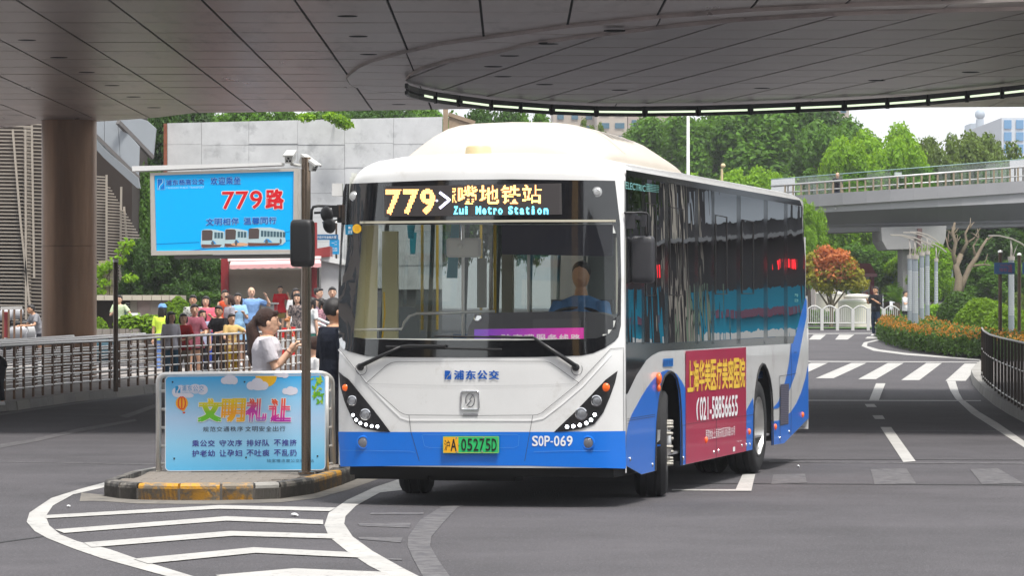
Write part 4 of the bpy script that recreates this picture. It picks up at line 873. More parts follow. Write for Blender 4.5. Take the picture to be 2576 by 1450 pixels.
m = M(); u0 = WB-.95; m.add([Bp(u0, 1.25, .9), Bp(u0+.55, 1.25, .9), Bp(u0+.55, 1.35, 1.75), Bp(u0, 1.35, 1.75), Bp(u0, 1.4, .9), Bp(u0+.55, 1.4, .9), Bp(u0+.55, 1.45, 1.75), Bp(u0, 1.45, 1.75)], [(0,1,2,3),(4,7,6,5),(3,2,6,7),(0,3,7,4),(1,5,6,2)]); blt(m, 'driver_seat', seat_g)
m = M(); m.line2(InPl(.5), [(940,735),(941,800)], 1, 0)
m = M(); m.tube([IS(966,735,.5), IS(968,790,.5), IS(962,850,.45)], .008, 6); blt(m, 'door_strap', mk('yellow_pole', (.7, .45, .03), .4))
# ================================================================ STREET FURNITURE NEAR THE BUS
# ---- information board on its railing
YB = G(600, 1186, .145).y
BS = facing(600, 1186, YB, 2)
rail = thing('crowd_railing', 'steel hoop railing on the island carrying the blue courtesy notice board', 'railing', tuple(BS.at(610, 1186)))
def bpt(x, y, o=0.): return BS.at(x, y, o)
m = M(); m.tube([bpt(399, 1189, -.03), bpt(399, 965, -.03)]+[bpt(399+16-16*cos(radians(a)), 962-18*sin(radians(a)), -.03) for a in range(10, 100, 20)]+[bpt(800, 939, -.03)]+[bpt(802+33*sin(radians(a)), 965-25*cos(radians(a)), -.03-.002*a*.5) for a in range(0, 100, 15)]+[bpt(838, 1168, -.2)], .027, 12)
m.build('hoop', steel, rail, smooth=True)
m = M(); m.tube([bpt(822, 1186, -.03), bpt(822, 948, -.03)], .022, 10); m.build('post', steel, rail, smooth=True)
for y in (985, 1031, 1077, 1124, 1168):
    m = M(); m.tube([bpt(399, y, -.03), bpt(822, y, -.03), bpt(838, y-1, -.2)], .014, 8); m.build('rung', steel, rail, smooth=True)
notice = thing('notice_board', 'sky blue notice board with rainbow lettering, clouds and a balloon on the island railing', 'notice board', tuple(BS.at(617, 1186, .02)))
m = M(); m.poly2(BS, [(x, y-(x-415)*.008) for x, y in rrect(415, 947, 819, 1187, 11)], .02, -BS.n*.02)
zt_, zb_ = bpt(600, 947).z, bpt(600, 1187).z; hb = zt_-zb_
body = m.build('panel', gradmat('notice_gradient', [(0, (.12, .52, .86)), (.28, (.28, .62, .88)), (.55, (.42, .62, .86)), (.75, (.30, .62, .90)), (1, (.03, .42, .86))], 2, 0, hb, .3), notice)
m = M(); m.line2(BS, [(x, y-(x-415)*.008) for x, y in rrect(416, 948, 818, 1186, 11)+[(808, 948)]], 1.6, .0215); m.build('panel_rim', mk('print_white', (.8, .8, .8), .5), notice)
n_ = lambda *p: [(372.1+x*.19826, 921.8+y*.19826) for x, y in p]
def blob(m, parts, off):
    for x, y, rx, ry in parts: p = n_((x, y))[0]; disc(m, BS, p[0], p[1], rx*.198, ry*.198, off+random.uniform(0, .0004))
cl = mk('print_cloud', (.72, .72, .83), .5)
sunp = M(); 
sm = [q for q in n_(*[(1500+135*cos(radians(a)), 130+135*sin(radians(a))) for a in range(-2, 184, 8)])]; sunp.poly2(BS, sm, .0215); sunp.build('printed_sun', mk('print_sun', (.9, .50, .01), .5), notice)
for parts in ([(975,185,50,45),(1040,165,75,62),(1095,185,45,50),(1035,200,70,32)], [(1310,250,58,55),(1390,225,80,75),(1465,250,65,55),(1400,270,90,40)], [(1680,118,60,25),(1740,118,45,35),(1640,112,40,18)], [(1745,320,42,40),(1810,305,55,48),(1860,315,42,45),(1810,340,60,30)], [(355,330,50,55),(420,300,70,60),(500,300,80,60),(600,290,80,62),(690,300,70,65),(450,370,130,35),(520,375,60,28)]):
    m = M(); blob(m, parts, .022); m.build('printed_cloud', cl, notice)
m = M(); c = n_((430, 470))[0]; disc(m, BS, c[0], c[1], 15.5, 16.5, .0226, 24); m.poly2(BS, n_((360,500),(500,500),(462,572),(438,572)), .0227); bal = m.build('printed_balloon', mk('print_orange', (.9, .42, .02), .5), notice)
m = M()
for k in (-1, 0, 1): m.line2(BS, [(c[0]+k*9*cos(radians(a)), c[1]+16*sin(radians(a))) for a in range(-84, 85, 14)] if k else [(c[0], c[1]-16),(c[0], c[1]+15)], 3.2, .0231, 6)
m.poly2(BS, n_((440,582),(475,582),(470,602),(445,602)), .0231); m.build('balloon_stripes', mk('print_red', (.75, .06, .02), .5), bal)
wt = mk('print_white', (.8, .8, .8), .5); tb_ = mk('print_cyanblue', (.0, .30, .62), .5)
m = M()
for k, ch in enumerate('浦东公交'): text(m, BS, ch, n_((428+k*73,248),(490+k*73,246),(490+k*73,318),(428+k*73,320)), .0236)
m.poly2(BS, n_((348,258),(378,252),(392,268),(380,300),(362,318),(362,342),(348,342)), .0236); m.poly2(BS, n_((412,250),(412,342),(376,342),(384,320),(404,290)), .0236); text(m, BS, 'PUDONG PUBLIC TRANSPORT', n_((430,330),(695,326),(695,338),(430,342)), .0236)
m.build('company_print', tb_, notice)
def slant(x0, x1, y0, y1, s=14): return n_((x0+s, y0), (x1+s, y0), (x1-s*.3, y1), (x0-s*.3, y1))
cols = {'文': [(0, (.10, .55, .03)), (.5, (.20, .55, .02)), (1, (.85, .65, .0))], '明': [(0, (.9, .50, .0)), (.5, (.9, .35, .01)), (1, (.85, .60, .0))], '礼': [(0, (.05, .3, .6)), (.3, (.75, .03, .45)), (.6, (.55, .04, .4)), (1, (.80, .10, .02))], '让': [(0, (.35, .01, .45)), (.4, (.75, .02, .30)), (1, (.85, .12, .02))]}
for ch, x0, x1 in (('文',650,920),('明',945,1215),('礼',1250,1490),('让',1545,1800)):
    for o, (dx, dy), mt in ((.0242, (-7, -7), wt), (.0242, (7, 7), wt), (.0243, (-7, 7), wt), (.0243, (7, -7), wt), (.0250, (0, 0), None)):
        if mt is None: mt = gradmat('notice_letter_'+str(ord(ch)), cols[ch], 2, hb*.50, hb*.50+hb*.235, .4)
        m = M(); text(m, BS, ch, [(x+dx*.198, y+dy*.198) for x, y in slant(x0, x1, 425, 695)], o, .045); 
        v0 = list(m.v); m.v = v0; m.build('headline_character', mt, notice)
m = M()
for k, ch in enumerate('规范交通秩序'): text(m, BS, ch, n_((697+k*87,772-k),(772+k*87,772-k),(772+k*87,834-k),(697+k*87,834-k)), .0236)
for k, ch in enumerate('文明安全出行'): text(m, BS, ch, n_((1236+k*87,767-k),(1308+k*87,766-k),(1308+k*87,832-k),(1236+k*87,833-k)), .0236)
m.build('subtitle', mk('print_dark', (.03, .02, .04), .5), notice)
m = M()
for r, line in enumerate((('乘公交','守次序','排好队','不推挤'), ('护老幼','让孕妇','不吐痰','不乱扔'))):
    for g_, w in enumerate(line):
        for k, ch in enumerate(w): x = 562+g_*346+k*100; y = 942+r*127-(x-562)*.008; text(m, BS, ch, n_((x,y),(x+86,y),(x+86,y+80),(x,y+80)), .0236, .012)
m.build('slogan_print', mk('print_violet', (.055, .05, .32), .5), notice, kind='stuff')
m = M()
for k, ch in enumerate('陆家嘴连廊公交枢纽站'): text(m, BS, ch, n_((1512+k*60,1180),(1564+k*60,1180),(1564+k*60,1222),(1512+k*60,1222)), .0236)
m.build('stop_name_print', mk('print_slate', (.04, .14, .24), .5), notice)
random.seed(3)
for k in range(34):
    y = random.uniform(140, 470); x = random.uniform(2085, 2205) if y < 300 else random.uniform(2110, 2215)
    a = random.uniform(0, pi); l, w = random.uniform(22, 38), random.uniform(9, 15); m = M(); m.poly2(BS, n_(*[(x+l*cos(t)*cos(a)-w*sin(t)*sin(a), y+l*cos(t)*sin(a)+w*sin(t)*cos(a)) for t in [i*pi/4 for i in range(8)]]), .0236+k*.00003)
    m.build('printed_leaf', mk(('leaf_print_a', 'leaf_print_b')[k % 2], ((.12, .40, .01), (.35, .55, .02))[k % 2], .5), notice)
m = M()
for x, y in ((313,203),(1226,201),(333,1174),(1246,1160),(2152,1143)): p = n_((x, y))[0]; m.lathe(BS.at(*p, .02), [(.0085, 0), (.007, .005), (0, .006)], BS.n, 10)
m.build('bolts', dark_metal, notice, kind='stuff')

# ---- tall camera pole with the route billboard
YP = G(770, 1194, .145).y; pb = G(770, 1194, .145)
pole = thing('camera_pole', 'tall dark steel pole in front of the notice board carrying cameras and the route billboard', 'pole', (pb.x, pb.y, .145))
zt_ = P(770, 396, YP).z
m = M(); m.lathe((pb.x, pb.y, .145), [(.075, 0), (.075, .02), (.044, .03), (.0425, zt_-.145), (.0, zt_-.14)], (0, 0, 1), 32); m.build('shaft', mk('pole_steel', (.24, .19, .15), .24, .92, var=.03, vs=4), pole, smooth=True, edge=40)
m = M(); m.box((pb.x-.075, pb.y-.03, P(0, 640, YP).z), (pb.x-.046, pb.y+.03, P(0, 425, YP).z)); m.build('clamp_plate', steel, pole)
def camera(px, py, d, label, flip=1):
    c = P(px, py, YP+.02); t = thing('security_camera', label, 'camera', tuple(c)); d = Vector(d).normalized(); sd_ = d.cross(Vector((0, 0, 1))).normalized(); up = sd_.cross(d)
    m = M(); m.obox(c, d*.085, sd_*.036, up*.036); m.build('housing', mk('camera_white', (.55, .55, .53), .45, var=.08), t)
    m = M(); m.obox(c+up*.043+d*.012, d*.10, sd_*.045, up*.005); m.obox(c+up*.036+sd_*.044+d*.012, d*.10, sd_*.003, up*.010); m.obox(c+up*.036-sd_*.044+d*.012, d*.10, sd_*.003, up*.010); m.build('sunshade', mk('camera_white', (.6, .6, .58), .4), t)
    m = M(); m.obox(c+d*.087, d*.004, sd_*.030, up*.031); m.build('face_plate', mk('camera_face', (.35, .35, .34), .3), t)
    for a, b in ((0, .012), (-.014, -.012), (.014, -.012)): m = M(); m.lathe(c+d*.091+sd_*a+up*b, [(.009, 0), (.009, .004), (0, .004)], d, 14); m.build('lens', mk('lens_black', (.01, .01, .012), .05), t)
    m = M(); m.tube([c-up*.036-d*.02, c-up*.07-d*.03, Vector((pb.x-.02, pb.y, c.z-.085))], .014, 8); m.build('bracket', mk('camera_white', (.55, .55, .53), .45), t)
camera(730, 396, (-.12, -1, -.28), 'white bullet camera facing the road, mounted left of the pole top')
camera(776, 411, (.75, -.5, -.55), 'cream bullet camera turned to the right at the pole top')
YK = YP+.02
tlc, trc, brc, blc = P(379,435,YK), P(750,424,YK-.12), P(750,636,YK-.12), P(382,643,YK)
K = Plane(tlc, (trc-tlc).cross(Vector((0, 0, 1)))); z1 = lambda x, y: (253.7+0)
bb = thing('route_billboard', 'bright blue route 779 billboard in an aluminium frame, hung beside the tall pole', 'billboard', tuple((blc+brc)/2))
k1 = lambda *p: [(372.1+x*.175, 405.9+y*.175) for x, y in p]
out = [(379,435),(750,424),(750,637),(382,643)]; inn = [(389,441.5),(740,431),(738,628),(394,631.5)]
m = M(); m.poly2(K, out, -.06, K.n*.05); m.build('case', mk('billboard_case', (.45, .42, .38), .4, .3), bb)
al = mk('billboard_frame', (.62, .58, .53), .35, .3, var=.05)
for i in range(4):
    j = (i+1) % 4; m = M(); m.poly2(K, [out[i], out[j], inn[j], inn[i]], -.01, K.n*.028); m.build('frame_bar', al, bb)
m = M(); m.poly2(K, inn, .0); m.build('poster', mk('poster_blue', (.0, .40, .83), .35, emit=(0, .38, .85), es=.12), bb)
m = M(); m.poly2(K, [(344,420.5),(716,411),(716,418),(345,433)], -.2, K.n*.24); m.build('rain_hood', white_metal, bb)
m = M(); m.poly2(K, [(440,643),(748,639),(748,650),(441,652)], -.05, K.n*.04); m.build('lower_beam', mk('beam_grey', (.16, .155, .15), .5), bb)
m = M()
m.line2(K, k1((100,1195),(740,1165)), 2, .001); m.line2(K, k1((600,1290),(1500,1170),(2040,1140)), 2.5, .001); m.line2(K, k1((1900,1040),(2040,1010)), 2, .001); m.build('poster_lines', mk('poster_line_blue', (.0, .22, .60), .4), bb)
dkb = mk('print_deepblue', (.0, .12, .50), .5); lt = mk('print_paleblue', (.45, .75, .88), .5)
def outl(body, x0, x1, y0, y1, sp, cm, edge=2.2, wdt=None, name='poster_word'):
    wdt = wdt or sp*.86; m = M(); n = M()
    for k, ch in enumerate(body):
        if ch == ' ': continue
        q = k1((x0+k*sp, y0-k*3), (x0+k*sp+wdt, y0-k*3), (x0+k*sp+wdt, y1-k*3), (x0+k*sp, y1-k*3))
        for j in range(8): dx, dy = edge*cos(j*pi/4), edge*sin(j*pi/4); text(m, K, ch, [(x+dx, y+dy) for x, y in q], .002+.00004*j)
        text(n, K, ch, q, .0035, .022)
    a = m.build(name, lt if cm is dkb else wt, bb); n.build('letter_fill', cm, a)
outl('浦东杨高公交', 262, 0, 268, 345, 93, dkb, .9); outl('欢迎乘坐', 905, 0, 232, 335, 110, dkb, 1.1)
outl('文明相伴', 840, 0, 825, 920, 120, dkb, 1.3); outl('温馨同行', 1380, 0, 812, 905, 120, dkb, 1.3)
red = mk('print_signal_red', (.72, .01, .02), .45)
for ch, x0, x1, y0, y1 in (('7',1070,1240,440,685),('7',1265,1440,435,685),('9',1470,1640,425,680),('路',1700,1945,410,680)):
    m = M(); n = M(); q = k1((x0,y0),(x1,y0-3),(x1,y1-3),(x0,y1))
    for j in range(10): dx, dy = 2.6*cos(j*pi/5), 2.6*sin(j*pi/5); text(m, K, ch, [(x+dx, y+dy) for x, y in q], .002+.00004*j, .02 if ch == '路' else 0)
    text(n, K, ch, q, .0036, .03 if ch == '路' else .008); a = m.build('route_number', wt, bb); n.build('digit_fill', red, a)
m = M(); m.poly2(K, k1((138,258),(200,256),(216,272),(205,310),(170,352),(160,400),(140,402)), .0036); m.poly2(K, k1((236,258),(240,402),(180,402),(190,372),(225,330)), .0036); m.build('company_logo', mk('print_logo_blue', (.0, .18, .62), .5), bb)
m = M(); m.line2(K, k1((136,254),(242,252),(244,406),(138,410),(136,254)), .9, .003); m.line2(K, k1((212,262),(216,300),(165,360),(156,405)), 1.6, .0038); text(m, K, 'YANGGAO PUBLIC TRANSPORT', k1((262,368),(808,356),(808,388),(262,398)), .003); m.build('logo_outline', lt, bb)
# three printed buses, each drawn as shell, windscreen, windows
for bx, w in ((760,340),(1095,345),(1430,550)):
    yo = -(bx-760)*.035
    g_ = lambda *p: k1(*[(bx+x*w/550 if w > 500 else bx+x*.62, y+yo) for x, y in p])
    if w > 500: pts = ((20,1000),(60,985),(150,975),(330,975),(530,1020),(550,1180),(500,1225),(120,1245),(20,1235),(0,1180))
    else: pts = ((20,1000),(60,985),(150,975),(330,985),(545,1010),(545,1235),(120,1250),(20,1245),(0,1190))
    m = M(); m.poly2(K, g_(*pts), .004); s_ = m.build('printed_bus', mk('print_busgrey', (.50, .66, .70), .5), bb)
    m = M(); m.poly2(K, k1((bx+18,1000+yo),(bx+40,990+yo),(bx+150,990+yo),(bx+172,1010+yo),(bx+165,1135+yo),(bx+18,1140+yo)), .005); m.build('bus_windscreen', mk('print_brown', (.10, .075, .07), .5), s_)
    m = M(); e = bx+w-12
    for k in range(int((w-190)/45)): x = bx+195+k*45; m.poly2(K, k1((x,1020+yo+k*3),(x+36,1022+yo+k*3),(x+34,1105+yo+k*2),(x,1108+yo+k)), .005)
    m.build('bus_windows', mk('print_window', (.06, .13, .17), .5), s_)
    m = M(); m.poly2(K, k1((bx+10,1195+yo),(bx+200,1200+yo),(bx+w*.9,1200+yo),(bx+w*.8,1232+yo),(bx+40,1245+yo),(bx+8,1235+yo)), .0046); m.build('bus_skirt', mk('print_rust', (.16, .07, .055), .5), s_)
    m = M(); m.poly2(K, k1((bx+w*.42,1185+yo),(bx+w*.48,1140+yo),(bx+w*.54,1140+yo),(bx+w*.66,1190+yo)), .0052); m.build('bus_livery', mk('print_busblue', (.02, .30, .70), .5), s_)
    m = M(); p = k1((bx+w*.5, 1185+yo))[0]; disc(m, K, p[0], p[1], 3.4, 7, .0056); m.build('bus_wheel', mk('print_wheel', (.12, .12, .13), .5), s_)
    if w > 500: m = M(); p = k1((bx+w*.87, 1170+yo))[0]; disc(m, K, p[0], p[1], 2.6, 6, .0056); m.build('bus_wheel', mk('print_wheel', (.12, .12, .13), .5), s_)
m = M(); c = k1((1320,1195))[0]; disc(m, K, c[0], c[1], 22, 4, .0053); m.build('flare_print', mk('print_flare', (.75, .42, .25), .5), bb)

# ---- fences
def fence(name, label, path, h, nrail, gap, bw, brown, railr=.018, kerb=.15, bars=True, low=.20, cat='fence', group=None, railmat=None, fr=None, pxs=None):
    p0 = path[0]; t = thing(name, label, cat, (p0.x, p0.y, p0.z), 0, group)
    # even spacing along the path
    L = [0.]
    for a, b in zip(path[:-1], path[1:]): L.append(L[-1]+(b-a).length)
    def at(d):
        for i in range(len(path)-1):
            if d <= L[i+1] or i == len(path)-2: k = (d-L[i])/(L[i+1]-L[i]); return path[i].lerp(path[i+1], k), (path[i+1]-path[i]).normalized()
    ds_ = [i*gap for i in range(int(L[-1]/gap)+1)]
    if pxs:
        tab = [(CX+F*at(L[-1]*i/800)[0].x/at(L[-1]*i/800)[0].y, L[-1]*i/800) for i in range(801)]; ds_ = [min(tab, key=lambda q: abs(q[0]-x))[1] for x in pxs]
    sm = [at(L[-1]*i/60)[0] for i in range(61)]
    hs_ = fr or [h-i*(h-low)/(nrail-1) for i in range(nrail)]
    for i, z in enumerate(hs_):
        m = M(); m.tube([q+Vector((0, 0, z)) for q in sm], railr*(1.35 if i == 0 else 1), 8); m.build('rail', railmat or steel, t, smooth=True)
    if bars:
        pr = None
        for d_ in ds_:
            p, d = at(d_)
            if pr is None:
                m = M(); m.box((-bw/2, -bw*.35, 0), (bw/2, bw*.35, h-.01)); pr = m.build('bar', brown, t, local=True); o = pr
            else: o = pr.copy(); COL.objects.link(o)
            o.location = p-t.location; o.rotation_euler = (0, 0, atan2(d.y, d.x))
    return t
def FP(px, Y): p = P(px, HY, Y); return Vector((p.x, Y, gz(Y)+.15))
lf = [FP(-220, 56.5), FP(0, 60.4), FP(150, 65.8), FP(288, 70), FP(399, 73), FP(500, 75.2), FP(616, 77.4), FP(700, 79.5), FP(760, 81.5)]
PX1 = [-60, -36, -12]
while PX1[-1] < 745: x_ = PX1[-1]; PX1.append(x_+(24 if x_ < 300 else max(13, 24-(x_-300)*.034)))
fence('railing', 'long curved steel railing with brown upright bars along the left kerb', lf, .90, 5, .155, .055, steel_brown, fr=[.90, .69, .51, .34, .17], pxs=PX1)
for k, (dx, e, lab) in enumerate(((.62, 6, 'second steel railing, just behind the kerb railing of the queue lanes'), (1.24, 6, 'third steel railing, in the middle of the queue lanes'), (1.86, 5, 'innermost steel queue railing, closest to the round column'))):
    pth = [Vector((p.x-dx*1.0, p.y+1.5, gz(p.y+1.5)+.15)) for p in lf[:e]]
    fence('railing', lab, pth, .90, 5, 1.24, .05, steel_brown, pxs=[x+4*k for x in PX1[::2] if x < 400], fr=[.90, .69, .51, .34, .17], group=None)
m = M(); q = [Vector((p.x, p.y, p.z-.02)) for p in lf]; q2 = [Vector((p.x-9-abs(p.y-60)*.2, p.y+12, gz(p.y+12)+.13)) for p in lf]; m.ribbon(q, q2); qpv = struct(m, 'queue_pavement', mk('plaza_stone', (.34, .31, .29), .85, var=.15, vs=1, dirt=((.2, .18, .17), .6)))
m = M(); kbm = [Vector((p.x, p.y, p.z-.15)) for p in lf]
for a, b in zip(kbm[:-1], kbm[1:]):
    d = (b-a).normalized(); nn = Vector((-d.y, d.x, 0)); a1, b1 = a-nn*.22, b-nn*.22; a2, b2 = a-nn*.25, b-nn*.25
    n = max(1, int((b-a).length/1.0))
    for i in range(n):
        q0, q1 = a.lerp(b, i/n), a.lerp(b, (i+1)/n); q1 = q1-d*.02
        mm = M(); o = nn*.06; mm.add([q0-nn*.30, q1-nn*.30, q1-nn*.12, q0-nn*.12]+[v+Vector((0, 0, .15)) for v in (q0-nn*.28, q1-nn*.28, q1-nn*.12, q0-nn*.12)], [(0,1,5,4),(4,5,6,7),(2,3,7,6),(0,4,7,3),(1,2,6,5)])
        mm.build('kerb_stone', concrete if (i % 3) else mk('kerb_pale', (.33, .31, .28), .8), qpv)
def slimpost(px, ytop, ybase, label, name='post', kerb=.15, r=.055):
    b = G(px, ybase, kerb); zt = P(px, ytop, b.y).z; t = thing(name, label, 'post', (b.x, b.y, b.z)); m = M(); m.lathe((b.x, b.y, b.z), [(r, 0), (r, zt-b.z), (r*.8, zt-b.z+.03), (0, zt-b.z+.03)], (0, 0, 1), 20); m.build('shaft', wood_brown, t, smooth=True, edge=40)
    m = M(); m.lathe((b.x, b.y, zt), [(r*1.15, 0), (r*1.15, .05), (r*.7, .07), (0, .07)], (0, 0, 1), 16); m.build('cap', steel, t, smooth=True, edge=40); return t, b, zt
slimpost(291, 660, 986, 'bronze coloured post standing at the left kerb railing', 'bronze_post', r=.045)
# right hand kerb and fence
kr = [G(*p) for p in [(2463,926),(2452,935),(2441,950),(2447,968),(2467,992),(2500,1020),(2540,1045),(2576,1064),(2640,1096),(2740,1150)]]
q2 = [p+Vector((14, 3, .15)) for p in kr]; m = M(); m.ribbon([p+Vector((.28, 0, .15)) for p in kr], q2); rpv = struct(m, 'right_pavement', mk('plaza_stone2', (.10, .09, .085), .9, var=.15, vs=1))
for a, b in zip(kr[:-1], kr[1:]):
    d = (b-a).normalized(); nn = Vector((-d.y, d.x, 0)); nn = nn if nn.x > 0 else -nn; n = max(1, int((b-a).length/.9))
    for i in range(n):
        q0, q1 = a.lerp(b, i/n), a.lerp(b, (i+1)/n)-d*.02; z = Vector((0, 0, .17))
        m = M(); m.add([q0, q1, q1+nn*.3, q0+nn*.3]+[v+z for v in (q0+nn*.02, q1+nn*.02, q1+nn*.3, q0+nn*.3)], [(0,1,5,4),(4,5,6,7),(2,3,7,6),(0,4,7,3),(1,2,6,5)]); m.build('kerb_stone', concrete, rpv)
rp = [G(2470, 945, .16), G(2474, 958, .16), G(2490, 975, .16), G(2520, 1000, .16), G(2576, 1036, .16), G(2680, 1090, .16)]
fence('railing', 'dark bronze railing of closely set upright plates on the right kerb', rp, 1.0, 3, .145, .06, mk('plate_bronze', (.055, .042, .034), .38, .6, var=.2, vs=3), fr=[1.0, .58, .08], pxs=[2470.5, 2474, 2478, 2482, 2486, 2490.5]+[2496+i*8.3 for i in range(20)], railr=.013, railmat=mk('rail_pale', (.34, .32, .29), .35, .8))
# right sign posts
def signpost2(px, yt, yb, plates, label, r=.05, arms=True):
    b = G(px, yb, .15); t = thing('sign_post', label, 'sign', (b.x, b.y, b.z)); zt = P(px, yt, b.y).z; m = M(); m.lathe((b.x, b.y, b.z), [(r, 0), (r, zt-b.z), (0, zt-b.z+.02)], (0, 0, 1), 18); m.build('post', wood_brown, t, smooth=True, edge=40)
    m = M(); m.lathe((b.x, b.y, zt-.02), [(r*1.2, 0), (r*1.2, .05), (0, .07)], (0, 0, 1), 14); m.build('cap', steel, t, smooth=True)
    for (x0, y0, x1, y1, txt, cm) in plates:
        S_ = facing(px, (y0+y1)/2, b.y-.07); m = M(); m.poly2(S_, [(x0,y0),(x1,y0),(x1,y1),(x0,y1)], 0, Vector((0, .03, 0))); pl_ = m.build('sign_plate', cm, t)
        m = M()
        for (s_, q, mt) in txt: mm = M(); text(mm, S_, s_, q, .003); mm.build('lettering', mt, pl_)
    return t, b
nav = mk('sign_navy', (.01, .05, .13), .35); redt = mk('print_dark_red', (.22, .02, .03), .5)
signpost2(2516, 634, 890, [(2501,661,2553,690,[('公交', (2516,665,2535,670), redt), ('2路', (2536,665,2546,686), redt), ('站台', (2514,674,2533,683), redt)], nav)], 'bronze post with a small navy route plate near the right edge of the photo')
signpost2(2564, 641, 875, [(2572,661,2620,690,[], nav)], 'bronze post nearest the right edge, its navy plate cut off')
# blue route plates by the plaza
sblue = mk('sign_blue', (.0, .26, .55), .4)
signpost2(540, 671, 850, [(488,688,532,716,[('52路', (496,702,526,711), red), ('站台', (494,692,508,696), wt)], sblue), (547,687,593,716,[('55路', (555,702,585,711), red), ('站台', (554,692,568,696), wt)], sblue)], 'slim post with two blue route plates, one on each side', .035)
m = M(); a = G(540, 850, .15)
t, b = signpost2(846, 560, 860, [(788,590,851,604,[('中国平安金融大厦', (797,594,846,600), wt)], mk('sign_steelblue', (.03, .14, .30), .4)), (829,603,853,640,[('一二', (834,608,848,616), wt), ('三四', (834,624,848,633), wt)], sblue)], 'finger post with stacked blue signs beside the bus mirror', .03)
